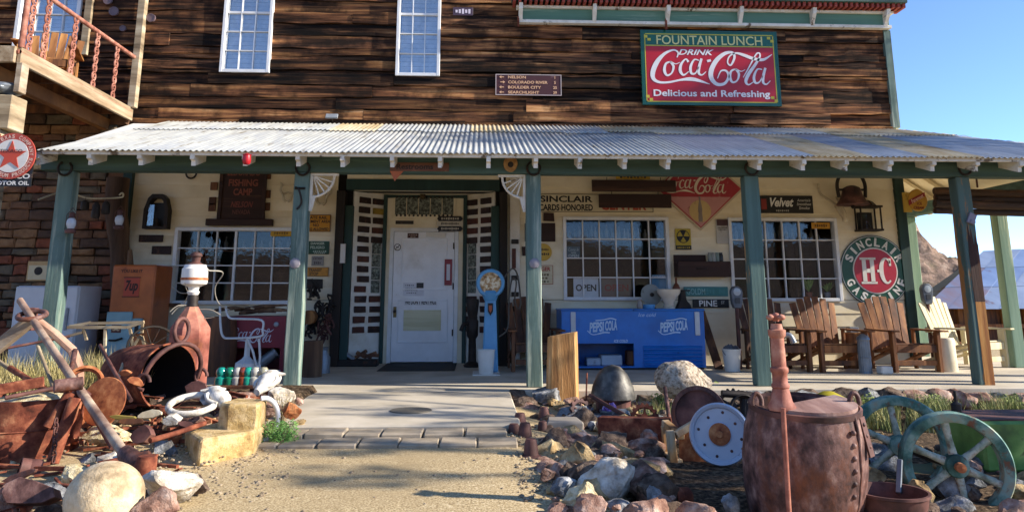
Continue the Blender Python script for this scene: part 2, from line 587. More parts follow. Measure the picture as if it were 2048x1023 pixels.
for nm, d in (('burnt barn wood, redder', '#120b07'), ('burnt barn wood, paler', '#2a1a10')):
    woods.append(mat(nm, '#1c120b', [(0.32, d), (0.43, '#2c1a0e' if 'red' in nm else '#33241a'), (0.52, '#63402a'), (0.62, '#94673f'), (0.76, '#c2986c')], sc=10, st=(0.06, 1, 1.2), rough=0.9, bump=0.9, bsc=20, dist=0.02, spec=0.2, dirt='#0f0a07', dsc=1.8, dr=(0.46, 0.6), tone=(0.55, 2.0), det=10))
z = ZT - 0.14
while z < 6.5:
    h = rnd.uniform(0.16, 0.25)
    for (a, b, c, d) in rect_sub((XL, z, XR, z + h - 0.012), [(q[0] + .02, q[1] + .02, q[2] - .02, q[3] - .02) for q in upw.values()]):
        x = a
        while x < c - 0.01:
            w = rnd.uniform(1.3, 3.6)
            e = c if c - (x + w) < 0.5 else x + w
            plank(x, e - 0.005, b, d, rnd.uniform(-0.01, 0.06), rnd.choice(woods), wob=.015)
            x = e
    z += h
# lower cream clapboards
z = -0.02
lowh = list(wins.values()) + [(at(668, 500, YW).x, -0.1, at(1014, 500, YW).x, 5)]
while z < ZT - 0.02:
    h = 0.195
    for (a, b, c, d) in rect_sub((Xstone, z, XR, z + h), [(q[0] + .02, q[1] + .02, q[2] - .02, q[3] - .02) for q in lowh]):
        plank(a, c, b, d + 0.004, 0.008, M['cream'], 'clapboard', 0.0012, tilt=0.014)
    z += h
# right corner board and awning at the top
def boxp(name, m, lo, hi, parent=store, bev=0.004):
    b = MB()
    b.box(lo, hi)
    return b.build(name, m, parent, bev=bev)
boxp('corner_board', M['green'], (XR - 0.02, YW - 0.075, ZT + 0.02), (XR + 0.10, YW + 0.03, 5.4))
boxp('corner_board', M['greendark'], (XR - 0.1, YW - 0.07, 0.0), (XR + 0.055, YW + 0.028, ZT - 0.3))
xa, xb = at(1036, 30, YW - 0.25).x, at(1790, 30, YW - 0.25).x
zc = at(1400, 40, YW - 0.2).z
ov = 0.34
boxp('cornice_board', mat('cornice green paint', '#5f8672', '#4d7060', sc=5, st=GX, bump=.3, wear='#8aa08c', wsc=4, wst=GX), (xa + 0.05, YW - 0.14, zc - 0.02), (xb - 0.05, YW - 0.055, zc + 0.17))
boxp('cornice_trim', M['whitewear'], (xa + 0.02, YW - 0.16, zc - 0.075), (xb - 0.02, YW - 0.052, zc - 0.022))
boxp('cornice_trim', M['whitewear'], (xa - 0.02, YW - 0.19, zc + 0.172), (xb + 0.02, YW - 0.052, zc + 0.215))
soff = mat('brick red soffit slat', '#a34b3c', '#86382c', sc=6, bump=0.3)
n = 74
for i in range(n):
    x = xa - 0.06 + (xb - xa + 0.18) * i / (n - 1)
    b = MB()
    b.box((x - 0.022, YW - ov, zc + 0.218), (x + 0.022, YW - 0.052, zc + 0.29))
    b.build('soffit_slat', soff, store)
boxp('eave_board', M['greenbeam'], (xa - 0.1, YW - ov - 0.04, zc + 0.292), (xb + 0.16, YW - 0.05, zc + 0.40))
for px in (1042, 1190, 1337, 1483, 1628, 1775):
    x = at(px, 25, YW - 0.25).x
    b = MB()
    b.prism([(0, 0)] * 0 or [(-0.0, 0.0), (0.0, 0.0), (0.0, 0.0)], 0, 0) if False else None
    pr = [(YW - 0.056, zc - 0.06), (YW - 0.15, zc - 0.07), (YW - 0.2, zc + 0.02), (YW - 0.28, zc + 0.12), (YW - 0.3, zc + 0.214), (YW - 0.056, zc + 0.214)]
    vs_ = [(x - 0.03, y, zz) for y, zz in pr] + [(x + 0.03, y, zz) for y, zz in pr]
    k = len(pr)
    b.add(vs_, [tuple(range(k)), tuple(range(2 * k - 1, k - 1, -1))] + [(i, i + k, (i + 1) % k + k, (i + 1) % k) for i in range(k)])
    b.build('bracket', M['whitewear'], store)
for px in (1037, 1333):
    x = at(px, 40, YW - 0.2).x
    b = MB()
    b.tube([(x, YW - 0.17, zc + 0.02), (x, YW - 0.17, zc - 0.16)], 0.018, 6)
    b.build('rusty_hook', M['rust'], store, smooth=60)

# ------------------------------------------------------------------ windows
def window(r, cols, rows, fw, depth, gm, blind=None, split=False, mw=0.016):
    x0, z0, x1, z1 = r
    fr = MB()
    y0, y1 = YW - 0.075, YW + 0.06
    fr.box((x0, y0, z0), (x0 + fw, y1, z1))
    fr.box((x1 - fw, y0, z0), (x1, y1, z1))
    fr.box((x0 + fw, y0 + .002, z0), (x1 - fw, y1, z0 + fw))
    fr.box((x0 + fw, y0 + .002, z1 - fw), (x1 - fw, y1, z1))
    w = fr.build('window', M['white'], store, bev=0.004)
    a, b, c, d = x0 + fw, z0 + fw, x1 - fw, z1 - fw
    for i in range(1, cols):
        x = a + (c - a) * i / cols
        wd = mw * (2.0 if split and cols == 6 and i == 3 else 1)
        m_ = MB()
        m_.box((x - wd / 2, YW - 0.035, b), (x + wd / 2, YW + 0.012, d))
        m_.build('muntin', M['white'], w)
    for j in range(1, rows):
        zz = b + (d - b) * j / rows
        wd = mw * (3.0 if split and cols != 6 and j == rows // 2 else 1)
        m_ = MB()
        m_.box((a, YW - 0.033, zz - wd / 2), (c, YW + 0.010, zz + wd / 2))
        m_.build('muntin', M['white'], w)
    for i in range(cols):
        for j in range(rows):
            gq = MB()
            px0, px1 = a + (c - a) * i / cols, a + (c - a) * (i + 1) / cols
            pz0, pz1 = b + (d - b) * j / rows, b + (d - b) * (j + 1) / rows
            t = rnd.uniform(-0.002, 0.002)
            gq.add([(px0, YW + t, pz0), (px1, YW - t, pz0), (px1, YW - t, pz1), (px0, YW + t, pz1), (px0, YW + t + .004, pz0), (px1, YW - t + .004, pz0), (px1, YW - t + .004, pz1), (px0, YW + t + .004, pz1)],
                   [(0, 1, 2, 3), (7, 6, 5, 4), (0, 4, 5, 1), (1, 5, 6, 2), (2, 6, 7, 3), (3, 7, 4, 0)])
            gq.build('pane', gm, w)
    if blind:
        bl = MB()
        nb = 26
        for k in range(nb):
            zz = b + (d - b) * k / nb
            bl.box((a + .01, YW + 0.09, zz), (c - .01, YW + 0.1, zz + (d - b) / nb - 0.006))
        bl.build('blind', M['blind'], w)
    return w
window(wins['L'], 6, 4, 0.055, 0.3, M['glass'], split=True)
window(wins['M'], 6, 4, 0.05, 0.3, M['glass'])
window(wins['R'], 6, 4, 0.05, 0.3, M['glass'])
window(upw['A'], 3, 6, 0.05, 0.2, M['glassup'], blind=True, split=True, mw=0.012)
window(upw['B'], 3, 6, 0.05, 0.2, M['glassup'], blind=True, split=True, mw=0.012)
window(upw['C'], 4, 6, 0.06, 0.2, M['glassup'], blind=True, mw=0.012)

# ------------------------------------------------------------------ door recess
hx0, hx1 = at(672, 500, YW).x, at(1014, 500, YW).x
blackwood = mat('blackened timber', '#1d1713', '#2c231c', sc=6, st=GZ, rough=0.8, bump=0.6, bsc=20, wear='#4a3626', wsc=4, wst=GZ, wr=(0.58, 0.66))
boxp('door_post', blackwood, (hx0, YW - 0.16, 0), (hx0 + 0.13, YW + 0.05, 2.62))
boxp('door_post', blackwood, (hx1 - 0.12, YW - 0.16, 0), (hx1, YW + 0.05, 2.62))
boxp('door_jamb', M['greendark'], (hx0 + 0.132, YW - 0.10, 0), (hx0 + 0.25, YW + 0.06, 2.40))
boxp('door_jamb', M['greendark'], (hx1 - 0.25, YW - 0.10, 0), (hx1 - 0.122, YW + 0.06, 2.40))
zh = at(850, 372, YW).z
boxp('door_header', M['greendark'], (hx0 + 0.132, YW - 0.11, zh - 0.08), (hx1 - 0.122, YW + 0.06, zh + 0.09))
boxp('header_trim', M['cream'], (hx0 + 0.14, YW - 0.09, zh + 0.092), (hx1 - 0.13, YW + 0.05, zh + 0.26))
boxp('header_panel', M['greendark'], (hx0 + 0.14, YW - 0.07, zh + 0.262), (hx1 - 0.13, YW + 0.05, zh + 0.75))
bx0, bx1 = at(767, 550, YD).x, at(929, 550, YD).x
zr = zh - 0.082
# recess back wall, ceiling and splayed side walls
dw0, dw1, dtop = at(783, 600, YD).x, at(909, 600, YD).x, at(846, 462, YD).z
bw = MB()
for (a, b, c, d) in rect_sub((bx0, 0, bx1, zr), [(dw0, -0.1, dw1, dtop)]):
    bw.box((a, YD, b), (c, YD + 0.06, d))
bw.build('recess_wall', M['cream'], store)
cl = MB()
cl.add([(dx0, YW - .05, zr), (dx1, YW - .05, zr), (bx1 + .05, YD + .1, zr), (bx0 - .05, YD + .1, zr), (dx0, YW - .05, zr + .05), (dx1, YW - .05, zr + .05), (bx1 + .05, YD + .1, zr + .05), (bx0 - .05, YD + .1, zr + .05)],
       [(0, 3, 2, 1), (4, 5, 6, 7), (0, 1, 5, 4), (1, 2, 6, 5), (2, 3, 7, 6), (3, 0, 4, 7)])
cl.build('recess_ceiling', M['cream'], store)
pl_mats = [M['plaque'], M['plaque'], M['plaquered']]
def splay(A, B, sgn, rows, blk):
    """wall between plan points A (front) and B (back) with cast plaques"""
    A, B = Vector((A[0], A[1], 0)), Vector((B[0], B[1], 0))
    t = (B - A)
    Lw = t.length
    t.normalize()
    nrm = Vector((t.y, -t.x, 0)) * (1 if sgn > 0 else -1)      # towards the viewer
    if nrm.y > 0:
        nrm = -nrm
    w = MB()
    P = lambda u, z, d: A + t * (u * Lw) + nrm * d + Vector((0, 0, z))
    def slab(mb, u0, u1, z0, z1, d0, d1, j=0.0):
        q = [P(u0, z0, d1), P(u1, z0, d1), P(u1, z1, d1), P(u0, z1, d1), P(u0, z0, d0), P(u1, z0, d0), P(u1, z1, d0), P(u0, z1, d0)]
        if j:
            q = [v + Vector((rnd.uniform(-j, j), 0, rnd.uniform(-j, j))) for v in q[:4]] + q[4:]
        f = [(0, 1, 2, 3), (7, 6, 5, 4), (0, 4, 5, 1), (1, 5, 6, 2), (2, 6, 7, 3), (3, 7, 4, 0)]
        if sgn < 0:
            pass
        mb.add(q, f)
    slab(w, 0, 1, 0.0, zr, -0.05, 0)
    wall = w.build('splay_wall', M['cream'] if False else wallp, store)
    for (u0, u1, z0, z1, mi) in rows:
        b = MB()
        slab(b, u0, u1, z0, z1, 0.001, 0.028, 0.006)
        b.build('plaque', mi, wall, bev=0.004)
    for (u0, u1, z0, z1) in blk:
        nb = 4
        for k in range(nb):
            b = MB()
            slab(b, u0, u1, z0 + (z1 - z0) * k / nb + .006, z0 + (z1 - z0) * (k + 1) / nb - .006, 0.001, 0.02)
            b.build('glass_block', gblock, wall, bev=0.005)
wallp = mat('painted panel board', '#eae6dc', '#dcd6c8', sc=4, rough=0.6, bump=0.1, dirt='#b7a888', dsc=1.6)
gblock = mat('carved glass block', '#5d6258', [(0.35, '#23261f'), (0.5, '#5b6055'), (0.7, '#9aa090')], sc=26, rough=0.25, bump=0.9, bsc=40, det=2)
rowsL, rowsR = [], []
for k in range(14):
    zc_ = zr - 0.13 - k * 0.153
    if zc_ < 0.5:
        break
    for ci in (0, 1):
        if 4.5 < k < 9.5 and ci == 1:
            continue
        u0 = 0.10 + ci * 0.46 + rnd.uniform(-.02, .02)
        if k < 9 and ci == 0:
            u0 += 0.04
        mi = M['plaqueyellow'] if (k == 1 and ci == 1) else rnd.choice(pl_mats)
        rowsL.append((u0 + .01, u0 + 0.35, zc_ - 0.047, zc_ + 0.047, mi))
        if not (4.5 < k < 9.5 and ci == 1):
            v0 = 0.10 + (1 - ci) * 0.46 if not (4.5 < k < 9.5) else 0.1
            rowsR.append((v0 + rnd.uniform(-.02, .02), v0 + 0.34, zc_ - 0.047, zc_ + 0.047, rnd.choice(pl_mats)))
splay((dx0, YW + 0.02), (bx0, YD + 0.02), 1, rowsL, [(0.60, 0.86, zr - 1.57, zr - 0.76)])
splay((dx1, YW + 0.02), (bx1, YD + 0.02), -1, rowsR, [(0.60, 0.86, zr - 1.57, zr - 0.76)])
for x in (bx0, bx1):
    boxp('recess_corner', M['greendark'], (x - 0.03, YD - 0.05, 0), (x + 0.03, YD - 0.002, zr - 0.002))
boxp('recess_corner', M['greendark'], (bx0, YD - 0.035, zr - 0.05), (bx1, YD - 0.003, zr - 0.003))
# interior dark behind the recess is closed by the door
doorm = mat('scuffed white door paint', '#ececec', '#e0e0e0', sc=3, rough=0.55, bump=0.1, wear='#8d8577', wsc=9, wst=(1, 1, 1), wr=(0.68, 0.72), dirt='#bdb7a8', dsc=2, dr=(0.55, 0.85))
dr_ = MB()
yd = YD - 0.012
dr_.box((dw0 + .012, yd, 0.02), (dw1 - .012, yd + 0.045, dtop - .01))
door = dr_.build('door', doorm, store, bev=0.004)
W_ = dw1 - dw0
def dpart(name, m, u0, v0, u1, v1, th=0.012, bev=0.003, y=None):
    b = MB()
    yy = yd - 0.0005 if y is None else y
    b.box((dw0 + W_ * u0, yy - th, dtop * v0), (dw0 + W_ * u1, yy, dtop * v1))
    return b.build(name, m, door, bev=bev)
for (u0, v0, u1, v1) in ((.16, .545, .86, .56), (.16, .93, .86, .945), (.145, .545, .16, .945), (.86, .545, .875, .945),
                        (.12, .15, .88, .165), (.12, .46, .88, .475), (.105, .15, .12, .475), (.88, .15, .895, .475)):
    dpart('door_moulding', doorm, u0, v0, u1, v1)
dpart('kick_panel', mat('yellowed paper panel', '#d8d3b2', '#c5bf98', sc=5, st=(0.2, 1, 3), bump=0.3), .2, .24, .79, .395, 0.01)
dpart('door_plate', mat('tarnished brass', '#7a6a44', '#5d5236', metal=0.6, rough=0.45), .035, .34, .085, .42, 0.01)
kb = MB()
kb.lathe((dw0 + W_ * 0.06, yd - 0.011, dtop * 0.385), [(0.0, 0.05), (0.022, 0.045), (0.026, 0.03), (0.012, 0.018), (0.012, 0.0)], 14, axis=(0, -1, 0))
kb.build('door_knob', M['iron'], door, smooth=40)
for v in (.2, .55, .86):
    dpart('hinge', M['iron'], .965, v, .985, v + .05, 0.014)
fr = MB()
fr.box((dw0 - .05, YD - 0.03, 0), (dw0 + .008, YD - .001, dtop + .04))
fr.box((dw1 - .008, YD - 0.03, 0), (dw1 + .05, YD - .001, dtop + .04))
fr.box((dw0 - .05, YD - 0.031, dtop - .006), (dw1 + .05, YD - .001, dtop + .05))
fr.build('door_frame', M['white'], store)
tr = rect_px(790, 393, 908, 433, YD)
tb = MB()
tb.box((tr[0] - .03, YD - 0.03, tr[1] - .03), (tr[2] + .03, YD - 0.001, tr[3] + .03))
tz = tb.build('transom', M['cream'], store, bev=0.004)
for k in range(5):
    b = MB()
    w5 = (tr[2] - tr[0]) / 5
    b.box((tr[0] + k * w5 + .008, YD - 0.045, tr[1] + .03), (tr[0] + (k + 1) * w5 - .008, YD - 0.0305, tr[3] - .03))
    b.build('carved_panel', gblock, tz)
for zz in (tr[1], tr[3] - 0.03):
    for k in range(14):
        b = MB()
        b.lathe((tr[0] + (k + .5) * (tr[2] - tr[0]) / 14, YD - 0.038, zz + 0.015), [(0, .016), (.013, .011), (.018, 0), (.012, -.006)], 8, axis=(0, -1, 0))
        b.build('bead', M['iron'], tz, smooth=60)

# ------------------------------------------------------------------ porch
porch = thing('porch', 'long front porch with green posts, white rafter tails and corrugated metal roof', 'porch', (0.5, YP, 0))
YE = 8.45
ZE = at(1000, 306, YE).z
slope = (ZT - ZE) / (YW - 0.02 - YE)
def roof_z(y):
    return ZE + (y - YE) * slope
BZ0, BZ1 = at(1000, 347, YP).z, at(1000, 313, YP).z
post_tops = [131, 604, 1067, 1503, 1925]
POSTX = [at(p_, 350, YP).x for p_ in post_tops]
pmats = [M['green'], M['green'], M['green'], mat('green paint flaking off pale wood', '#5f7a72', '#495f58', sc=7, st=GZ, rough=0.8, bump=0.7, bsc=18, wear='#b58d5c', wsc=3.2, wst=(1.4, 1.4, 0.3), wr=(0.57, 0.6)), M['greenpeel']]
for x, m_ in zip(POSTX, pmats):
    b = MB()
    hw = 0.088
    n = 12
    vs_, fs = [], []
    s_ = rnd.random() * 50
    for i in range(n + 1):
        zz = BZ0 * i / n
        ox = 0.006 * noise.noise((s_, zz * 1.3, 0))
        for (sx, sy) in ((-1, 0), (1, 0), (1, 1), (-1, 1)):
            vs_.append((x + ox + sx * hw + rnd.uniform(-.003, .003), YP + sy * 0.165, zz))
    for i in range(n):
        for k in range(4):
            k2 = (k + 1) % 4
            fs.append((4 * i + k, 4 * i + k2, 4 * i + 4 + k2, 4 * i + 4 + k))
    fs += [(3, 2, 1, 0), (4 * n, 4 * n + 1, 4 * n + 2, 4 * n + 3)]
    b.add(vs_, fs)
    b.build('post', m_, porch, bev=0.01)
_px5 = POSTX[4]
for (u0, u1, za, zb_, m5) in ((-.35, .98, 0.0, .95, mat('bare orange post wood', '#a0642f', [(.3, '#5a3216'), (.46, '#965c2a'), (.6, '#b8803f'), (.75, '#cfa063')], sc=9, st=(1, 1, .08), bump=.7, bsc=20)), (-.42, .98, .952, 1.72, mat('charred post wood', '#3a2218', [(.3, '#1c100b'), (.5, '#3f251a'), (.7, '#6a4128')], sc=9, st=(1, 1, .08), bump=.8, bsc=20))):
    b = MB()
    hw = .088
    pts = [(_px5 + hw * u0, za), (_px5 + hw * u1, za)]
    if zb_ > 1:
        tops = [(.98, zb_ - .1), (.7, zb_ + .02), (.45, zb_ - .12), (.2, zb_ + .1), (0, zb_ - .02), (-.2, zb_ + .16), (-.42, zb_ - .2)]
    else:
        tops = [(.98, zb_), (-.35, zb_)]
    pts += [(_px5 + hw * u, z_) for u, z_ in tops]
    b.prism(pts, YP - .0045, YP + .01)
    b.build('bare_wood', m5, porch)
for (x, y) in ((7.92, YP), (7.92, 11.0), (7.92, 13.4)):
    b = MB()
    b.box((x - .085, y, 0 if y < 13.2 else -.2), (x + .085, y + .165, BZ0))
    b.build('post', M['greenpale'], porch, bev=0.01)
bm = MB()
bm.box((at(100, 330, YP).x - 0.1, YP - 0.012, BZ0 + .001), (8.0, YP + 0.17, BZ1))
bm.build('beam', M['greenbeam'], porch, bev=0.008)
bm = MB()
bm.box((7.83, YP + 0.172, BZ0 + .001), (8.0, 15, BZ1))
bm.build('beam', M['greenbeam'], porch, bev=0.008)
XE0, XW0 = at(75, 303, YE).x, at(262, 243, YW).x
raf = [75, 178, 278, 385, 488, 595, 685, 784, 880, 977, 1072, 1160, 1250, 1337, 1429, 1520, 1607, 1692, 1780, 1868, 1955, 2040, 2125, 2210, 2295]
for i, px in enumerate(raf):
    x = at(px, 322, YE + 0.05).x
    b = MB()
    th = 0.125
    yend = YW - 0.03
    if x > XR:
        yend = max(YE + 0.9, YW - 0.03 - (x - XR) * (YW - YE) / 1.62)
    y0 = YE + 0.03 + rnd.uniform(-0.015, 0.015)
    zz = lambda y: roof_z(y) - 0.045
    pr = [(y0, zz(y0)), (y0, zz(y0) - th * .45), (y0 + 0.05, zz(y0) - th * .55), (y0 + 0.055, zz(y0) - th), (yend, zz(yend) - th), (yend, zz(yend))]
    w = 0.024
    k = len(pr)
    vs_ = [(x - w, y, q) for y, q in pr] + [(x + w, y, q) for y, q in pr]
    b.add(vs_, [tuple(range(k)), tuple(range(2 * k - 1, k - 1, -1))] + [(q, q + k, (q + 1) % k + k, (q + 1) % k) for q in range(k)])
    b.build('rafter', M['whitewear'], porch)
pu = MB()
pu.box((XE0 + .03, YE + 0.035, ZE - 0.046), (8.35, YE + 0.075, ZE - 0.004))
pu.build('fascia', M['whitewear'], porch)
dk = MB()
dk.add([(XE0 + .05, YE + .1, roof_z(YE + .1) - .044), (8.3, YE + .1, roof_z(YE + .1) - .044), (XR, YW - .03, roof_z(YW - .03) - .044), (XW0 + .05, YW - .03, roof_z(YW - .03) - .044),
        (XE0 + .05, YE + .1, roof_z(YE + .1) - .022), (8.3, YE + .1, roof_z(YE + .1) - .022), (XR, YW - .03, roof_z(YW - .03) - .022), (XW0 + .05, YW - .03, roof_z(YW - .03) - .022)],
       [(0, 3, 2, 1), (4, 5, 6, 7), (0, 1, 5, 4), (1, 2, 6, 5), (2, 3, 7, 6), (3, 0, 4, 7)])
dk.build('ceiling_boards', M['white'], porch)
# corrugated sheets, two courses
XC = 8.42
def hipx(y):
    return XC - (XC - XR) * (y - YE) / (YW - YE)
def sheet(x0, x1, ya, yb, lift, m_, side=False):
    pitch, amp = 0.068, 0.0095
    n = max(8, int((x1 - x0) / pitch * 7))
    vs_, fs = [], []
    ns = 4
    sk = rnd.uniform(-0.01, 0.01)
    for i in range(n + 1):
        x = x0 + (x1 - x0) * i / n
        zz = amp * math.sin(2 * math.pi * x / pitch)
        for k in range(ns + 1):
            u = k / ns
            y = ya + sk + (yb - ya) * u
            xx = x
            if x < XE0 + 0.4 and yb > YW - 0.3:
                pass
            yy = min(y, YW - 0.012)
            if x > XR:
                ymax = YE + (XC - x) / (XC - XR) * (YW - YE)
                yy = min(yy, max(ymax, YE - .02))
            zz2 = roof_z(yy) + lift + zz + 0.006 * noise.noise((x * 0.7, y * 2, 1.0))
            vs_ += [(xx, yy, zz2), (xx, yy, zz2 - 0.003)]
    m2 = 2 * (ns + 1)
    for i in range(n):
        for k in range(ns):
            a, b = i * m2 + 2 * k, (i + 1) * m2 + 2 * k
            fs += [(a, b, b + 2, a + 2), (a + 1, a + 3, b + 3, b + 1)]
    for i in range(n):
        a, b = i * m2, (i + 1) * m2
        fs += [(a, a + 1, b + 1, b), (a + 2 * ns, b + 2 * ns, b + 2 * ns + 1, a + 2 * ns + 1)]
    b = MB()
    b.add(vs_, fs)
    return b.build('roof_sheet', m_, porch, smooth=180)
x = min(XE0, XW0) - 0.0
x = XE0
while x < XC - 0.1:
    e = min(x + 0.68 * rnd.choice((1, 1, 1)), XC)
    mm = M['roofwhite'] if x < 2.2 else (M['roofgrey'] if rnd.random() < 0.85 else M['roofrust'])
    sheet(x, e, YE - 0.02, YE + 2.55, 0.0, mm)
    m2_ = M['roofrust'] if rnd.random() < 0.6 else M['roofwhite']
    if e <= XR + 0.6:
        sheet(x + .03, e + .03, YE + 2.3 + rnd.uniform(-.2, .1), YW - 0.01, 0.014, m2_)
    x = e
# side porch roof
sr = MB()
P4 = [(XR, YW - .02, ZT + .0), (XC, YE + .02, ZE), (XC, 16, ZE), (XR, 16, ZT)]
sr.add([(a, b, c + .0) for a, b, c in P4] + [(a, b, c - 0.03) for a, b, c in P4], [(0, 1, 2, 3), (7, 6, 5, 4), (0, 4, 5, 1), (1, 5, 6, 2), (2, 6, 7, 3), (3, 7, 4, 0)])
sr.build('side_roof', M['cream'], porch)
for k in range(9):
    y = YW + 0.25 + k * 0.5
    b = MB()
    b.bar((XR + .03, y, ZT - 0.11), (XC - .05, y, ZE - 0.10), 0.05, 0.12, up=(0, 1, 0))
    b.build('rafter', M['cream'], porch)

# ------------------------------------------------------------------ stone wall at the left
stw = thing('stone_wall', 'wall of flat reddish brown stacked stones beside the porch', 'wall', (-7.3, YW, 0))
core = MB()
core.box((XL, YW - 0.02, 0), (Xstone, YW + 0.038, ZT + 0.0))
core.build('mortar', plain('dark mortar', '#2f241c', 0.95), stw)
smats = [mat('stone ' + c, c, c2, sc=8, rough=0.9, bump=0.8, bsc=24, dist=0.015) for c, c2 in (('#7d5a42', '#5e4432'), ('#8c5038', '#6b3a28'), ('#6f6250', '#53493b'), ('#94704f', '#765539'), ('#5c4638', '#45342a'))]
z = 0.0
cnt = 0
while z < ZT - 0.05:
    h = rnd.uniform(0.075, 0.17)
    x = -8.6 + rnd.uniform(0, 0.3)
    while x < Xstone - 0.05:
        w = rnd.uniform(0.18, 0.48)
        e = min(x + w, Xstone)
        b = MB()
        th = rnd.uniform(0.03, 0.10)
        j = lambda a=0.014: rnd.uniform(-a, a)
        q = [(x + .008, z + .006), (x + w * .5, z + .006 + j()), (e - .008, z + .006), (e - .006, z + h * .5), (e - .012, z + h - .008), (x + w * .5, z + h - .006 + j()), (x + .01, z + h - .01), (x + .006, z + h * .5)]
        q = [(min(a + j(.008), Xstone), b_ + j(.006)) for a, b_ in q]
        cxm, czm = sum(a for a, _ in q) / 8, sum(b_ for _, b_ in q) / 8
        vs_ = [(a, YW - 0.021, b_) for a, b_ in q] + [(a, YW - th + j(.01), b_) for a, b_ in q] + [(cxm + (a - cxm) * .8, YW - th - .018 + j(.01), czm + (b_ - czm) * .75) for a, b_ in q]
        fs = [tuple(range(16, 24))]
        for k in range(8):
            k2 = (k + 1) % 8
            fs += [(k, k2, 8 + k2, 8 + k), (8 + k, 8 + k2, 16 + k2, 16 + k)]
        b.add(vs_, fs)
        if cnt < 295:
            b.build('stone', rnd.choice(smats), stw)
            cnt += 1
        x = e
    z += h
boxp('corner_board', M['greendark'], (Xstone - 0.02, YW - 0.12, 0), (Xstone + 0.12, YW - 0.03, ZT - .3))
# ------------------------------------------------------------------ lettering
_tc = {}
def text_verts(s, bold=0.0, shear=0.0, space=1.0):
    key = (s, bold, shear, space)
    if key in _tc:
        return _tc[key]
    cu = bpy.data.curves.new('t', 'FONT')
    cu.body = s
    cu.offset = bold
    cu.shear = shear
    cu.space_character = space
    cu.resolution_u = 3
    cu.extrude = 0.0
    o = bpy.data.objects.new('t', cu)
    col.objects.link(o)
    bpy.context.view_layer.update()
    me = bpy.data.meshes.new_from_object(o)
    vs_ = [tuple(v.co) for v in me.vertices]
    fs = [tuple(p_.vertices) for p_ in me.polygons]
    bpy.data.objects.remove(o)
    bpy.data.curves.remove(cu)
    bpy.data.meshes.remove(me)
    _tc[key] = (vs_, fs)
    return _tc[key]

def add_text(mb, s, cx, cz, w, h, y, bold=0.02, shear=0.0, space=1.0, rot=0.0):
    """fit text to w x h (metres) centred at cx, cz on the plane y, facing -Y; w None keeps proportions"""
    if s.startswith('~'):                 # print too small or worn to read: a row of short worn marks
        n = max(3, len(s) - 1)
        w = w or h * n * .6
        for i_ in range(n):
            u = cx - w / 2 + w * (i_ + .5) / n
            k_ = .35 + .3 * ((i_ * 7 + n) % 5) / 4
            mb.box((u - w / n * .33, y - .0006, cz - h * k_ * .8), (u + w / n * .33, y, cz + h * k_ * .8))
        return
    vs_, fs = text_verts(s, bold, shear, space)
    if not vs_:
        return
    x0, x1 = min(v[0] for v in vs_), max(v[0] for v in vs_)
    y0, y1 = min(v[1] for v in vs_), max(v[1] for v in vs_)
    sy_ = h / (y1 - y0)
    sx_ = w / (x1 - x0) if w else sy_
    c_, s_ = math.cos(rot), math.sin(rot)
    out = []
    for v in vs_:
        a, b = (v[0] - (x0 + x1) / 2) * sx_, (v[1] - (y0 + y1) / 2) * sy_
        out.append((cx + a * c_ - b * s_, y, cz + a * s_ + b * c_))
    mb.add(out, fs)

def arc_text(mb, s, cx, cz, r, h, y, a_mid, span, bold=0.03, inside=False):
    """letters round a circle; a_mid degrees (90 = top); inside: reads along the bottom"""
    n = len(s)
    for i, ch in enumerate(s):
        if ch == ' ':
            continue
        u = (i / (n - 1) - 0.5) if n > 1 else 0
        a = R(a_mid + (u * span if inside else -u * span))
        rot = a + R(90) if inside else a - R(90)
        add_text(mb, ch, cx + r * math.cos(a), cz + r * math.sin(a), h * (0.3 if ch in "I.'" else 0.72), h, y, bold, rot=rot)

PAL = {}
def pm(hexc, rough=0.5, coat=0.0, wear=None, **k):
    key = (hexc, rough, coat, wear)
    if key not in PAL:
        PAL[key] = mat('paint ' + hexc + (' worn' if wear else ''), hexc, None, sc=4, ramp=(0.3, 0.9), rough=rough, bump=0.06, coat=coat, wear=wear, wsc=6, wr=(0.6, 0.66))
    return PAL[key]

def sign(name, label, cat, box, m, texts=(), Y=None, th=0.02, border=None, bw=0.012, gap=0.0, group=None, bev=0.002, frame=None):
    """flat board; box in photo pixels at depth Y (its back); texts: (string, u, v, w, h, colour, bold, shear) in board units"""
    Y = (YW - 0.024 if Y is None else Y)
    x0, z0, x1, z1 = rect_px(*box, Y=Y - th)
    o = thing(name, label, cat, ((x0 + x1) / 2, Y, z0), group)
    b = MB()
    b.box((x0, Y - th, z0), (x1, Y, z1))
    b.build('board', m, o, bev=bev)
    yf = Y - th - 0.0025
    if border:
        f = MB()
        q = bw
        for (a, b_, c, d) in ((x0, z0, x1, z0 + q), (x0, z1 - q, x1, z1), (x0, z0 + q, x0 + q, z1 - q), (x1 - q, z0 + q, x1, z1 - q)):
            f.box((a, yf - 0.002, b_), (c, yf + 0.002, d))
        f.build('border', border, o)
    by = {}
    for t in texts:
        s, u, v, w, h, cm = t[:6]
        bold = t[6] if len(t) > 6 else 0.02
        sh = t[7] if len(t) > 7 else 0.0
        if cm not in by:
            by[cm] = MB()
        add_text(by[cm], s, x0 + (x1 - x0) * u, z0 + (z1 - z0) * v, w * (x1 - x0) if w else None, h * (z1 - z0), yf, bold, sh)
    for cm, mb in by.items():
        mb.build('lettering', pm(cm) if isinstance(cm, str) else cm, o)
    return o, (x0, z0, x1, z1, yf)

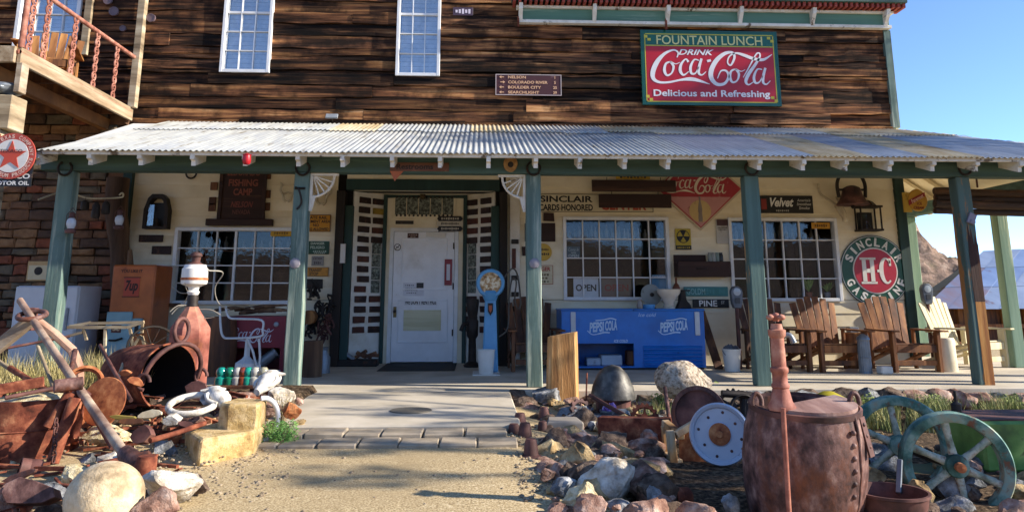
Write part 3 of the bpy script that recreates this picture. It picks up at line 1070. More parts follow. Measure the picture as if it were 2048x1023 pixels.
def stroke_set(mb, strokes, fx, fz, scale, y, th=0.002, n=7):
    for pts, ws in strokes:
        k = len(pts)
        wl = [ws[min(int(i * len(ws) / k), len(ws) - 1)] for i in range(k)] if len(ws) != k else ws
        P = cr([(p_[0], p_[1], w) for p_, w in zip(pts, wl)], n)
        mb.ribbon([(fx(q[0]), fz(q[1])) for q in P], [q[2] * scale for q in P], y, y + th)

# flowing script word, drawn as broad-pen strokes (units: photo pixels x3 of the big sign)
SCRIPT = [
    ([(985, 345), (992, 315), (965, 300), (915, 322), (870, 370), (842, 430), (842, 475), (875, 497), (930, 497), (1000, 482), (1060, 476), (1110, 486), (1168, 506)], [6, 9, 10, 16, 26, 28, 22, 14, 12, 12, 22, 16, 3]),
    ([(945, 372), (918, 385), (908, 425), (922, 455), (950, 440), (962, 400), (945, 372), (975, 385), (1000, 375)], [8, 12, 17, 12, 9, 14, 9, 5, 3]),
    ([(1050, 372), (1035, 355), (1008, 385), (1000, 425), (1018, 452), (1050, 430)], [14, 8, 14, 18, 11, 4]),
    ([(1112, 362), (1085, 358), (1062, 400), (1064, 440), (1088, 440), (1110, 400)], [6, 9, 15, 14, 8, 5]),
    ([(1128, 350), (1112, 400), (1108, 440), (1126, 450), (1150, 430)], [14, 16, 14, 8, 4]),
    ([(1160, 366), (1182, 360)], [14, 14]),
    ([(1215, 470), (1238, 425), (1270, 425), (1280, 460), (1255, 500), (1210, 505), (1180, 470), (1182, 420), (1215, 360), (1265, 318), (1310, 310), (1322, 340), (1298, 388), (1280, 372), (1292, 335), (1330, 314), (1380, 326), (1430, 345), (1490, 352), (1545, 318)], [5, 8, 12, 14, 16, 20, 26, 28, 26, 20, 14, 14, 10, 8, 8, 10, 18, 18, 16, 3]),
    ([(1325, 412), (1298, 425), (1288, 462), (1302, 492), (1330, 480), (1342, 440), (1325, 412), (1355, 425), (1380, 415)], [8, 12, 17, 12, 9, 14, 9, 5, 3]),
    ([(1366, 462), (1395, 415), (1425, 362), (1452, 318), (1470, 312), (1472, 335), (1440, 385), (1400, 440), (1380, 485), (1394, 506), (1425, 488)], [4, 7, 8, 8, 9, 10, 16, 20, 17, 9, 4]),
    ([(1480, 412), (1452, 412), (1430, 455), (1434, 492), (1458, 490), (1482, 450)], [6, 9, 15, 14, 8, 5]),
    ([(1500, 402), (1484, 455), (1482, 492), (1500, 502), (1524, 480)], [14, 16, 14, 8, 4]),
]
def script_word(mb, x0, z0, x1, z1, y, w=1.0, th=0.002):
    sx_ = (x1 - x0) / (1545 - 832.)
    sz_ = (z1 - z0) / (510 - 298.)
    stroke_set(mb, SCRIPT, lambda a: x0 + (a - 832) * sx_, lambda b: z0 + (510 - b) * sz_, (sx_ + sz_) / 2 * w, y, th)

def disc(mb, cx, cz, r0, r1, y0, y1, n=48):
    """ring (or disc when r0 = 0) facing -Y"""
    pr = [(max(r0, 1e-4), -y1), (max(r0, 1e-4), -y0), (r1, -y0), (r1, -y1)]
    mb.lathe((cx, 0, cz), pr + [pr[0]], n, axis=(0, -1, 0), cap=False)

WH, RED, GRN, YEL = '#e9e6dc', '#b3202e', '#0e5a3c', '#d9c43a'
# ------------------------------------------------------------------ big red sign on the upper wall
YU = YW - 0.05
o, (x0, z0, x1, z1, yf) = sign('enamel_sign', 'large red and green enamel soda sign reading Fountain Lunch on the upper wall', 'sign', (1283, 62, 1558, 211), pm(GRN, 0.25, 0.4), Y=YU, th=0.05, border=pm('#0b4a33', 0.25, 0.4), bw=0.03)
w_, h_ = x1 - x0, z1 - z0
b = MB()
b.box((x0 + .035 * w_, yf, z0 + .05 * h_), (x1 - .035 * w_, yf + 0.004, z0 + .78 * h_))
b.build('red_field', pm('#b4121c', 0.3, 0.15), o)
ln = MB()
for (a, c, d, e) in ((.028, .04, .972, .052), (.028, .94, .972, .952), (.028, .04, .034, .952), (.966, .04, .972, .952), (.034, .785, .966, .797)):
    ln.box((x0 + a * w_, yf - 0.001, z0 + c * h_), (x0 + d * w_, yf + 0.003, z0 + e * h_))
for (u, v) in ((.05, .89), (.95, .89), (.05, .09), (.95, .09)):
    for (a, c) in ((-.012, .02), (.012, -.02)):
        ln.box((x0 + (u + a - .012) * w_, yf - 0.003, z0 + (v + c - .018) * h_), (x0 + (u + a + .012) * w_, yf - 0.0012, z0 + (v + c + .018) * h_))
ln.build('gold_line', pm('#c9b93a', 0.4), o)
t = MB()
add_text(t, 'FOUNTAIN', x0 + .335 * w_, z0 + .868 * h_, .44 * w_, .125 * h_, yf - .003, 0.012)
t.build('lettering', pm('#d6cf8a'), o)
t = MB()
add_text(t, 'LUNCH', x0 + .74 * w_, z0 + .868 * h_, .30 * w_, .125 * h_, yf - .003, 0.012)
t.build('lettering', pm('#d6cf8a'), o)
t = MB()
add_text(t, 'DRINK', x0 + .40 * w_, z0 + .705 * h_, .26 * w_, .075 * h_, yf - .004, 0.02, 0.35)
t.build('lettering', pm('#e6e4e2'), o)
t = MB()
add_text(t, 'Delicious and Refreshing', x0 + .50 * w_, z0 + .145 * h_, .84 * w_, .115 * h_, yf - .004, 0.022)
t.build('lettering', pm('#e6e4e2'), o)
t = MB()
script_word(t, x0 + .07 * w_, z0 + .27 * h_, x0 + .955 * w_, z0 + .735 * h_, yf - .004, 1.0)
t.build('lettering', pm('#e6e4e2'), o)

# direction board
o, (x0, z0, x1, z1, yf) = sign('direction_sign', 'brown mileage board listing four towns with arrows on the upper wall', 'sign', (991, 149, 1123, 191), pm('#4a2528', 0.6, wear='#6b4a4c'), Y=YU + .01, border=pm('#b9a8a2'), bw=0.014)
t = MB()
for i, (s, n_, d) in enumerate((('NELSON', '1', -1), ('COLORADO RIVER', '5', 1), ('BOULDER CITY', '25', -1), ('SEARCHLIGHT', '39', -1))):
    v = z0 + (z1 - z0) * (.86 - .24 * i)
    w = (.27, .60, .50, .47)[i]
    add_text(t, s, x0 + (x1 - x0) * (.19 + w / 2), v, w * (x1 - x0), .135 * (z1 - z0), yf - .003, 0.025)
    add_text(t, n_, x0 + (x1 - x0) * .90, v, None, .135 * (z1 - z0), yf - .003, 0.025)
    ax = x0 + (x1 - x0) * .10
    s_ = d * .022
    t.prism([(ax - .03, v - .006), (ax + .03, v - .006), (ax + .03, v + .006), (ax - .03, v + .006)], yf - .004, yf - .001)
    pts = [(ax + s_ * 2.2, v), (ax + s_ * .6, v + .024), (ax + s_ * .6, v - .024)]
    t.prism(pts if d < 0 else pts[::-1], yf - .005, yf - .002)
t.build('lettering', pm('#e7b58a'), o)
o, _ = sign('number_plate', 'small dark plate with white lettering right of the middle upper window', 'plate', (906, 15, 946, 31), pm('#4e3c4a', wear='#b6a6b0'), [('~~~~~~', .5, .5, .8, .6, '#d8ccd4')], Y=YU + .01)
# flood lamp on the wall just above the roof
p_ = at(664, 233, YW - 0.1)
o = thing('floodlight', 'small grey flat floodlight on the plank wall just above the roof', 'lamp', (p_.x, YW - .05, p_.z - .06))
b = MB()
b.obox((p_.x, YW - .12, p_.z), (.19, .03, .09), Matrix.Rotation(R(-35), 3, 'X'))
b.build('lamp_head', plain('grey lamp housing', '#8d9296', .4), o, bev=.005)
b = MB()
b.tube([(p_.x, YW - .03, p_.z - .07), (p_.x, YW - .12, p_.z - .02)], .012, 6)
b.build('bracket', M['iron'], o)
# little round tins nailed up left
for i, (px, py, r) in enumerate(((217, 2, .07), (229, 24, .075), (303, 37, .07), (247, 58, .05))):
    q = at(px, py, YU)
    b = MB()
    disc(b, q.x, q.z, 0, r, YU - .03, YU)
    disc(b, q.x, q.z, r * .8, r, YU - .036, YU - .0305)
    tag(b.build('tin_plate', pm('#6d5a5c', .4), loc=(q.x, YU, q.z), smooth=40), ['round tin lid cut off by the top edge left of the corner post', 'oval tin lid, second below the top left of the corner post', 'round tin lid right of the corner post on dark planks', 'smallest round tin lid, lowest left of the corner post'][i], 'tin plate', 'tin lids nailed to the upper wall')

# ------------------------------------------------------------------ horseshoes on the posts
def horseshoe(px, py, label, Y=None):
    Y = YP - 0.014 if Y is None else Y
    q = at(px, py, Y)
    b = MB()
    pts = [(q.x + .078 * math.sin(R(a)) * (1 - .12 * (abs(a) > 120)), Y - .012, q.z - .085 * math.cos(R(a))) for a in range(-145, 146, 14)]
    b.tube(pts, .014, 6)
    o_ = b.build('horseshoe', M['iron'], loc=(q.x, Y, q.z - .09), smooth=60)
    tag(o_, label, 'horseshoe', 'horseshoes nailed over the posts')
for px, s in zip((131, 606, 1067, 1503, 1929), ('horseshoe above the leftmost green post', 'horseshoe above the green post left of the door', 'horseshoe above the green post right of the door', 'horseshoe above the flaking post before the right window', 'horseshoe above the rightmost peeled post')):
    horseshoe(px, 336, s)
horseshoe(383, 346, 'horseshoe under the beam left of the fishing camp board', YW - 0.03)
# fan spandrels by posts 2 and 3
def spandrel(px, sgn, label):
    x = at(px, 350, YP + .05).x
    zt = BZ0 - 0.002
    o_ = thing('porch_spandrel', label, 'bracket', (x, YP + .06, zt - .4), 'fan shaped spandrels beside the posts')
    b = MB()
    S = .33
    b.box((min(x, x + sgn * S), YP + .05, zt - .03), (max(x, x + sgn * S), YP + .09, zt))
    b.box((min(x, x + sgn * .03), YP + .05, zt - .45), (max(x, x + sgn * .03), YP + .09, zt - .031))
    b.build('frame', M['whitewear'], o_)
    b = MB()
    b.tube([(x + sgn * (.03 + .25 * math.sin(R(a))), YP + .07, zt - .03 - .25 * math.cos(R(a))) for a in range(0, 91, 10)], .016, 6)
    b.build('arc', M['whitewear'], o_, smooth=60)
    for a in (18, 36, 54, 72):
        b = MB()
        b.tube([(x + sgn * (.03 + .02 * math.sin(R(a))), YP + .07, zt - .03 - .02 * math.cos(R(a))), (x + sgn * (.03 + .25 * math.sin(R(a))), YP + .07, zt - .03 - .25 * math.cos(R(a)))], .009, 6)
        b.build('spoke', M['whitewear'], o_)
    b = MB()
    pts = [(x + sgn * .031, zt - .28), (x + sgn * .07, zt - .29), (x + sgn * .031, zt - .44)]
    b.prism(pts if sgn < 0 else pts[::-1], YP + .055, YP + .085)
    b.build('gusset', M['whitewear'], o_)
spandrel(621, 1, 'white fan spandrel right of the post left of the door')
spandrel(1051, -1, 'white fan spandrel left of the post right of the door')
# restrooms arrow board on the beam
o, (x0, z0, x1, z1, yf) = sign('arrow_sign', 'brown wooden restrooms board with orange arrow hung on the beam', 'sign', (780, 325, 898, 342), pm('#6b4430', wear='#8a5c40'), [('Restrooms', .42, .52, .62, .62, '#1c1310', 0.02)], Y=YP - .014, th=.02)
b = MB()
x = at(790, 352, YP).x
b.prism([(x, z0 - .12), (x + .1, z0 - .002), (x - .06, z0 - .002)], YP - .03, YP - .015)
b.build('arrow', pm('#b0603a'), o)
q = at(1021, 328, YP - .015)
b = MB()
b.prism([(q.x + .085 * math.cos(R(a)) * (1 if -60 < a < 240 else .95), q.z + .1 * math.sin(R(a))) for a in range(0, 360, 20)], YP - .04, YP - .014)
wo_ = b.build('wood_slice', mat('cut wood slice', '#b08a58', '#8a6538', sc=14, bump=.3), loc=(q.x, YP - .014, q.z - .1), bev=.004)
tag(wo_, 'round pale wood slice with dark knot nailed on the green beam', 'wood slice')
b = MB()
disc(b, q.x, q.z - .01, 0, .035, YP - .046, YP - .0405, 14)
b.build('knot', M['iron'], wo_)
q = at(490, 320, YE)
o = thing('red_lantern', 'small red tin lantern hung on a rafter tail', 'lantern', (q.x + .02, YE - .03, q.z - .06))
b = MB()
b.lathe((q.x + .03, YE - .035, q.z - .055), [(.03, 0), (.042, .015), (.048, .05), (.042, .1), (.05, .11), (.0, .13)], 14)
b.build('body', pm('#b5202a', .35), o, smooth=40)

# ------------------------------------------------------------------ oil company sign at far left
YT = 8.3
q = at(24, 312, YT)
o = thing('oil_sign', 'round star oil sign with a black motor oil panel beneath at far left', 'sign', (q.x, YT, q.z - .4))
r = abs(at(72, 312, YT).x - q.x)
b = MB(); disc(b, q.x, q.z, 0, r, YT - .015, YT); b.build('disc', pm('#b34b3c', .5, wear='#d8c8b8'), o)
b = MB(); disc(b, q.x, q.z, 0, r * .72, YT - .02, YT - .0155); b.build('white_field', pm('#d6d4cf', .5, wear='#8d6a55'), o)
b = MB()
st_ = []
for k in range(10):
    a = R(90 + 36 * k)
    rr = r * (.66 if k % 2 == 0 else .27)
    st_.append((q.x + rr * math.cos(a), q.z + rr * math.sin(a)))
cxm = (q.x, q.z)
for k in range(10):
    b.prism([cxm, st_[k], st_[(k + 1) % 10]], YT - .026, YT - .021)
b.build('star', pm('#c24a34', wear='#8d5a3a'), o)
t = MB()
add_text(t, 'TEXACO', q.x, q.z + r * .2, r * .95, r * .15, YT - .029, .01)
t.build('lettering', pm('#23201e'), o)
t = MB()
arc_text(t, 'THE TEXAS COMPANY', q.x, q.z, r * .85, r * .17, YT - .019, 90, 170)
arc_text(t, 'PETROLEUM PRODUCTS', q.x, q.z, r * .85, r * .17, YT - .019, 270, 160, inside=True)
t.build('lettering', pm('#dcb9a8'), o)
x0, z0, x1, z1 = rect_px(-16, 322, 66, 373, YT + .02)
b = MB(); b.box((x0, YT + .003, z0), (x1, YT + .018, z1)); b.build('panel', pm('#1d1d1d', .4, wear='#4a3a30'), o)
t = MB()
add_text(t, 'TEXACO', (x0 + x1) / 2, z0 + (z1 - z0) * .40, (x1 - x0) * .92, (z1 - z0) * .2, YT, .03)
add_text(t, 'MOTOR OIL', (x0 + x1) / 2, z0 + (z1 - z0) * .13, (x1 - x0) * .92, (z1 - z0) * .16, YT, .03)
t.build('lettering', pm('#dad8d2'), o)
b = MB(); b.tube([(q.x - .2, YT + .05, z0 - .1), (q.x - .2, YT + .05, q.z + r)], .02, 8); b.tube([(q.x - .2, YT + .05, z0), (q.x - .2, YT + .05, -0.3)], .03, 8); b.build('pole', M['rust'], o, smooth=60)

# ------------------------------------------------------------------ wall signs, left bay
o, (x0, z0, x1, z1, yf) = sign('camp_sign', 'dark brown fishing camp board with red lettering hung over the left window', 'sign', (441, 330, 530, 438), M['boardbrown'],
    [('ELDORADO', .5, .86, .74, .12, '#8a4a38', .03), ('FISHING', .5, .67, .66, .13, '#8a4a38', .03), ('CAMP', .5, .50, .42, .13, '#8a4a38', .03), ('NELSON', .5, .27, .5, .11, '#7c3c30', .02, .3), ('NEVADA', .5, .13, .4, .08, '#6a3a30')], th=.05)
for (px0, px1, py0, py1) in ((437, 444, 330, 445), (524, 532, 330, 445)):
    a = rect_px(px0, py0, px1, py1, YW - .09); b = MB(); b.box((a[0], YW - .095, a[1]), (a[2], YW - .0745, a[3])); b.build('upright', M['boardbrown'], o, bev=.004)
a = rect_px(413, 438, 545, 451, YW - .09); b = MB(); b.box((a[0], YW - .14, a[1]), (a[2], YW - .024, a[3])); b.build('ledge', M['boardbrown'], o, bev=.006)
for (px, py) in ((428, 372), (425, 402), (424, 414), (535, 350), (534, 388), (533, 413)):
    a = rect_px(px - 7, py - 8, px + 7, py + 8, YW - .04); b = MB(); b.box((a[0], YW - .05, a[1]), (a[2], YW - .024, a[3])); b.build('peg', M['wooddark'], o, bev=.004)
def small_plaque(box, label, m_=None, group=None):
    x0, z0, x1, z1 = rect_px(*box, Y=YW - .03)
    b = MB(); j = lambda: rnd.uniform(-.006, .006)
    b.prism([(x0 + j(), z0 + j()), (x1 + j(), z0 + j()), (x1 + j(), z1 + j()), (x0 + j(), z1 + j())], YW - .05, YW - .024)
    tag(b.build('wall_plaque', m_ or M['plaque'], loc=((x0 + x1) / 2, YW - .024, z0), bev=.004), label, 'plaque', group)
small_plaque((278, 469, 327, 484), 'dark oblong plaque below the black lantern, upper of two')
small_plaque((305, 491, 342, 508), 'dark oblong plaque beside the left window corner, lower of two')
small_plaque((1087, 425, 1108, 442), 'small dark red board under the cards honored sign', M['boardbrown'])
small_plaque((1050, 446, 1111, 483), 'square dark red board behind the post right of the door', M['boardbrown'])
small_plaque((1044, 493, 1058, 511), 'tiny dark board left of the post right of the door', M['boardbrown'])
o, _ = sign('yellow_sign', 'yellow notice with black lettering ending NO ALLOWED beside the post', 'sign', (597, 429, 661, 463), pm('#cf8f1c', wear='#b3791c'), [('ATE RAIL', .62, .83, .55, .17, '#2a2015', .03), ('EMENT AREA', .66, .60, .66, .17, '#2a2015', .03), ('NO', .55, .38, .18, .17, '#2a2015', .03), ('NG ALLOWED', .62, .15, .66, .17, '#2a2015', .03)], border=pm('#5a3c14'), bw=.01)
o, _ = sign('danger_sign', 'small green danger peligro notice with white lettering beside the post', 'sign', (612, 482, 658, 508), pm('#1f4a36', wear='#3a5a48'), [('DANGER', .5, .83, .6, .2, '#b9c4b4', .03), ('PELIGRO', .5, .52, .62, .22, '#a9b8a8', .03), ('~~~~~~~~', .6, .22, .6, .12, '#a9b8a8'), ('~~~~~~~', .6, .09, .5, .09, '#a9b8a8')])
o, _ = sign('grey_sign', 'smallest grey metal notice between the green and the yellow transit sign', 'sign', (623, 512, 647, 531), pm('#8d8880', wear='#6a5a54'), [('~~~~~~~', .5, .75, .8, .2, '#4a403c'), ('~~~~~', .5, .3, .6, .3, '#4a403c')])
o, _ = sign('transit_sign', 'orange yellow transit stop sign low beside the post left of the door', 'sign', (604, 534, 657, 552), pm('#c98a26', wear='#a8701c'), [('TRANSIT', .5, .68, .5, .34, '#33261a', .03), ('STOP', .45, .27, .34, .34, '#33261a', .03)], border=pm('#7a5a20'), bw=.008)
small_plaque((611, 558, 646, 577), 'dark rectangular board under the transit stop sign', M['iron'])
# stone wall notice and freezer
o, _ = sign('old_notice', 'faded orange cream enamel panel on the stone wall above the freezer', 'sign', (54, 522, 136, 561), pm('#c9a26a', wear='#a97434'), [], Y=YW - .12, th=.03)
q = _; b = MB(); disc(b, q[0] + (q[2] - q[0]) * .28, (q[1] + q[3]) / 2, 0, .06, q[4] - .003, q[4]); b.build('emblem', M['iron'], o)
b = MB(); b.box((q[0] + .02, q[4] - .001, q[1] + .02), (q[0] + (q[2] - q[0]) * .5, q[4] + .001, q[3] - .06)); b.build('panel', pm('#d6c39a'), o)

# ------------------------------------------------------------------ bones
bone = mat('bleached bone', '#cfc4a8', '#b0a082', sc=9, rough=.8, bump=.4)
def pelvis(px, py, s, label):
    q = at(px, py, YW - .05)
    b = MB()
    for sg in (-1, 1):
        b.tube(cr([(q.x + sg * .13 * s, q.y, q.z + .22 * s), (q.x + sg * .15 * s, q.y - .02, q.z + .1 * s), (q.x + sg * .09 * s, q.y - .03, q.z), (q.x + sg * .07 * s, q.y - .03, q.z - .1 * s), (q.x + sg * .02 * s, q.y - .02, q.z - .14 * s)], 5), [.035 * s, .03 * s] + [.022 * s] * 15 + [.026 * s] * 4, 7)
        b.tube([(q.x + sg * .09 * s, q.y, q.z + .02 * s), (q.x, q.y - .01, q.z + .05 * s)], .02 * s, 7)
        b.tube([(q.x + sg * .13 * s, q.y, q.z + .2 * s), (q.x + sg * .17 * s, q.y, q.z + .27 * s)], [.03 * s, .012 * s], 7)
    tag(b.build('pelvis_bone', bone, loc=(q.x, YW - .03, q.z - .15), smooth=70), label, 'bone', 'bones hung on the cream wall')
pelvis(576, 390, .75, 'pale pelvis bone left of the post before the door')
pelvis(644, 393, .9, 'larger pelvis bone under the fan spandrel left of the door')

# ------------------------------------------------------------------ middle bay signs
o, (x0, z0, x1, z1, yf) = sign('cards_sign', 'long cream board reading Sinclair cards honored under the porch roof', 'sign', (1078, 388, 1306, 424), pm('#d3c6a4', wear='#a48f6a'), [('SINCLAIR', .24, .72, .46, .36, '#1d1a17', .03), ('CARDS HONORED', .235, .25, .47, .36, '#1d1a17', .035), ('CENTER', .74, .42, .40, .62, '#b0452e', .03)], border=pm('#2a221c'), bw=.008)
for bx_, lab in (((1184, 360, 1352, 383), 'upper of two blank dark brown boards hung before the cards sign'), ((1198, 388, 1343, 415), 'lower of two blank dark brown boards hung before the cards sign')):
    o, (x0, z0, x1, z1, yf) = sign('blank_board', lab, 'board', bx_, M['boardbrown'], Y=YW - .12, th=.03, group='hanging brown boards')
    for u in (.18, .82):
        b = MB(); b.tube([(x0 + (x1 - x0) * u, YW - .135, z1), (x0 + (x1 - x0) * u, YW - .135, z1 + .05)], .006, 6); b.build('hanger', M['iron'], o)
sign('strip_sign', 'thin yellow strip sign above the hanging brown boards', 'sign', (1232, 351, 1300, 358), pm('#c9a032'), [('~~~~~~~~~', .5, .5, .8, .5, '#3a2a14')], Y=YW - .06)
# diamond sign
YS = YW - .03
q = at(1398, 392, YS)
hw = at(1485, 392, YS).x - q.x
o = thing('diamond_sign', 'faded red diamond soda sign with bottle hanging point down on the wall', 'sign', (q.x, YS, q.z - hw * .9))
hz = hw * .92
cz0 = at(1398, 377, YS).z
dmd = lambda k: [(q.x - hw * k, cz0), (q.x, cz0 - hz * k), (q.x + hw * k, cz0), (q.x, cz0 + hz * k)]
b = MB(); b.prism(dmd(1.03), YS - .016, YS); b.build('border', pm('#c9b99a', wear='#7a5a44'), o)
b = MB(); b.prism(dmd(.97), YS - .02, YS - .0165); b.build('field', pm('#a8323a', .45, wear='#b98078'), o)
b = MB()
d_ = dmd(.95)
b.prism([(q.x - hw * .72, cz0 - hz * .21), (q.x, cz0 - hz * .94), (q.x + hw * .72, cz0 - hz * .21)], YS - .023, YS - .0205)
b.build('faded_lower', pm('#c48a86', .6, wear='#8a4a44'), o)
b = MB(); disc(b, q.x, cz0 - hz * .56, 0, hz * .27, YS - .026, YS - .0235); b.build('spot', pm('#cdb078', wear='#8a5a44'), o)
b = MB()
bz = cz0 - hz * .82
prof = [(0.03, 0), (.034, .06), (.028, .13), (.033, .2), (.024, .27), (.012, .33), (.013, .4)]
b.prism([(q.x + r_, bz + h_) for r_, h_ in prof] + [(q.x - r_, bz + h_) for r_, h_ in reversed(prof)], YS - .03, YS - .0262)
b.build('bottle_print', pm('#8d8078', wear='#5a4038'), o)
t = MB(); script_word(t, q.x - hw * .78, cz0 - hz * .13, q.x + hw * .66, cz0 + hz * .34, YS - .027, 1.1); t.build('lettering', pm('#ddcdb6'), o)
# round yellow sign, danger card
q = at(1086, 504, YS)
o = thing('round_sign', 'round yellow notice partly hidden by the post right of the door', 'sign', (q.x, YS, q.z - .15))
b = MB(); disc(b, q.x, q.z, 0, .135, YS - .015, YS); b.build('disc', pm('#c9a23a', wear='#a07c26'), o)
t = MB(); add_text(t, '~~~~~', q.x + .03, q.z + .04, .12, .035, YS - .019); add_text(t, '~~~~~~', q.x + .02, q.z - .03, .16, .035, YS - .019); t.build('lettering', pm('#4a3414'), o)
sign('danger_card', 'cream danger card with red heading right of the door post', 'sign', (1056, 530, 1106, 568), pm('#cfc3a0', wear='#b3a47c'), [('DANGER', .5, .8, .8, .22, '#a8342a', .03), ('~~~~~~', .55, .5, .6, .12, '#6a5a3c'), ('~~~~', .6, .32, .4, .12, '#6a5a3c'), ('~~~~~', .6, .14, .5, .12, '#6a5a3c')], border=pm('#a8342a'), bw=.006)
# fallout shelter card
o, (x0, z0, x1, z1, yf) = sign('fallout_sign', 'yellow and black fallout shelter sign with trefoil between the windows', 'sign', (1351, 457, 1382, 499), pm('#b8a02c', wear='#94801f'), [])
w_ = x1 - x0
b = MB(); b.box((x0, yf, z0), (x1, yf + .002, z0 + (z1 - z0) * .2)); disc(b, (x0 + x1) / 2, z0 + (z1 - z0) * .63, 0, w_ * .42, yf, yf + .002); b.build('black_field', pm('#1b1914'), o)
b = MB(); cx_, cz_ = (x0 + x1) / 2, z0 + (z1 - z0) * .63
for a0 in (30, 150, 270):
    pts = [(cx_ + w_ * .03 * math.cos(R(a0)), cz_ + w_ * .03 * math.sin(R(a0)))] + [(cx_ + w_ * .37 * math.cos(R(a)), cz_ + w_ * .37 * math.sin(R(a))) for a in (a0 - 30, a0 - 10, a0 + 10, a0 + 30)]
    b.prism(pts, yf - .003, yf - .0005)
b.build('trefoil', pm('#b8a02c'), o)
t = MB(); add_text(t, '~~~~~~~~', cx_, z0 + (z1 - z0) * .1, w_ * .85, .02, yf - .003); t.build('lettering', pm('#b8a02c'), o)
sign('info_card', 'brown headed white notice card with a small animal print', 'sign', (1433, 439, 1457, 487), pm('#b9b4aa', wear='#9a948a'), [('~~~~~~', .5, .92, .7, .07, '#d8cfc4'), ('~~~~~~~~', .5, .66, .8, .05, '#55504a'), ('~~~~~~~', .5, .58, .7, .05, '#55504a')])
a = rect_px(1433, 439, 1457, 451, YS); b = MB(); b.box((a[0], YS - .0185, a[1]), (a[2], YS - .0142, a[3])); 
b.build('header_band', pm('#4a2c2c'), [o_ for o_ in col.objects if o_.name.startswith('info_card')][-1])
# street name signs
sign('street_sign', 'faded teal street sign reading GOLD above the black PINE sign', 'sign', (1368, 573, 1456, 592), pm('#3f7d78', wear='#2f6258'), [('GOLDM', .27, .5, .42, .62, '#8fb8b0', .01), ('~~~~', .6, .5, .2, .62, '#4f8d86', .0), ('~~~', .86, .5, .14, .5, '#4f8d86')], Y=YW - .03)
sign('street_sign', 'black street sign reading PINE ST in white under the teal one', 'sign', (1386, 598, 1458, 615), pm('#191715', wear='#2c2824'), [('PINE', .42, .52, .5, .72, '#e4e2dc', .02), ('ST', .83, .62, .1, .35, '#b9b4aa')], Y=YW - .03)
# velvet board
o, (x0, z0, x1, z1, yf) = sign('tobacco_sign', 'black tobacco sign reading Velvet in white script above the right window', 'sign', (1519, 391, 1626, 426), pm('#1c1a18', wear='#39322c'), [('Velvet', .42, .62, .44, .52, '#dfdcd4', .03, .35), ("America's", .83, .74, .25, .16, '#c9c4ba', .01, .2), ('Smoothest', .83, .52, .27, .16, '#c9c4ba', .01, .2), ('Smoke', .83, .3, .2, .16, '#c9c4ba', .01, .2), ('~~~~~~~~', .42, .14, .25, .1, '#a9a49a')], th=.03)
b = MB(); b.box((x0 + (x1 - x0) * .03, yf - .004, z0 + (z1 - z0) * .2), (x0 + (x1 - x0) * .13, yf, z0 + (z1 - z0) * .8)); b.build('tin_print', pm('#8a2f26'), o)
sign('window_card', 'orange strip card in the top right of the right window', 'card', (1623, 445, 1660, 457), pm('#c48a1c'), [('~~~~~~~', .5, .5, .7, .5, '#5a3a10')], Y=YW - .036, th=.004)
sign('window_card', 'yellow pointed strip card in the top right of the left window', 'card', (541, 460, 583, 472), pm('#c4961c'), [('~~~~~~~', .5, .5, .7, .5, '#7a5a10')], Y=YW - .036, th=.004)
# big round gasoline sign
q = at(1749, 541, YS)
r = (at(1818, 541, YS).x - at(1680, 541, YS).x) / 2
o = thing('gasoline_sign', 'large round green white and red gasoline sign with HC at the wall end', 'sign', (q.x, YS, q.z - r))
for (r0, r1, y_, c_, nm) in ((0, 1, .0, '#1c3a30', 'rim'), (0, .975, .005, '#d9d6cc', 'white_ring'), (0, .955, .01, '#17503c', 'green_ring'), (0, .645, .015, '#dcd8cd', 'white_ring'), (0, .61, .02, '#b3283a', 'red_centre')):
    b = MB(); disc(b, q.x, q.z, 0, r * r1, YS - .012 - y_, YS - y_); b.build(nm, pm(c_, .35, .3), o, smooth=30)
t = MB()
arc_text(t, 'SINCLAIR', q.x, q.z, r * .80, r * .24, YS - .026, 90, 128, .04)
arc_text(t, 'GASOLINE', q.x, q.z, r * .80, r * .24, YS - .026, 270, 132, .04, inside=True)
# slab letters H and C
k = r * .61
def rc(x0, z0, x1, z1):
    t.box((q.x + k * x0, YS - .036, q.z + k * z0), (q.x + k * x1, YS - .033, q.z + k * z1))
for xx in (-.62, -.24):
    rc(xx, -.52, xx + .19, .52); rc(xx - .09, -.6, xx + .28, -.5); rc(xx - .09, .5, xx + .28, .6)
rc(-.44, -.09, -.22, .09)
rc(.08, -.07, .18, .05)
t.ribbon([(q.x + k * (.52 + .26 * math.cos(R(a)) * .95), q.z + k * .56 * math.sin(R(a))) for a in range(38, 323, 15)], [k * (.08 + .12 * max(0, -math.cos(R(a)))) for a in range(38, 323, 15)], YS - .036, YS - .033)
rc(.66, .22, .76, .56)
t.build('lettering', pm('#e0ddd3', .4), o)
# ice cream sign on the corner
YI = YW - .35
q = at(1833, 402, YI)
o = thing('ice_cream_sign', 'yellow rounded ice cream sign with red diagonal band on the wall corner', 'sign', (q.x, YI, q.z - .2))
a = rect_px(1806, 385, 1822, 424, YI); b = MB(); b.box((a[0], YI - .01, a[1]), (a[2], YI + .01, a[3])); b.build('bracket_plate', pm('#b8963a', wear='#8a6a26'), o)
rad = .145
b = MB(); pts = [(q.x + .01 + (.145 + .01 * math.cos(R(2 * a_))) * math.cos(R(a_)), q.z + .19 * math.sin(R(a_)) * (1 if a_ < 180 else .85)) for a_ in range(0, 360, 15)]
b.prism(pts, YI - .02, YI + .012); b.build('disc', pm('#b88a2e', wear='#96702a'), o, bev=.003)
b = MB(); b.prism([(q.x - .14, q.z - .07), (q.x + .13, q.z + .07), (q.x + .13, q.z + .14), (q.x - .14, q.z + .01)], YI - .026, YI - .0205); b.build('band', pm('#8a2026'), o)
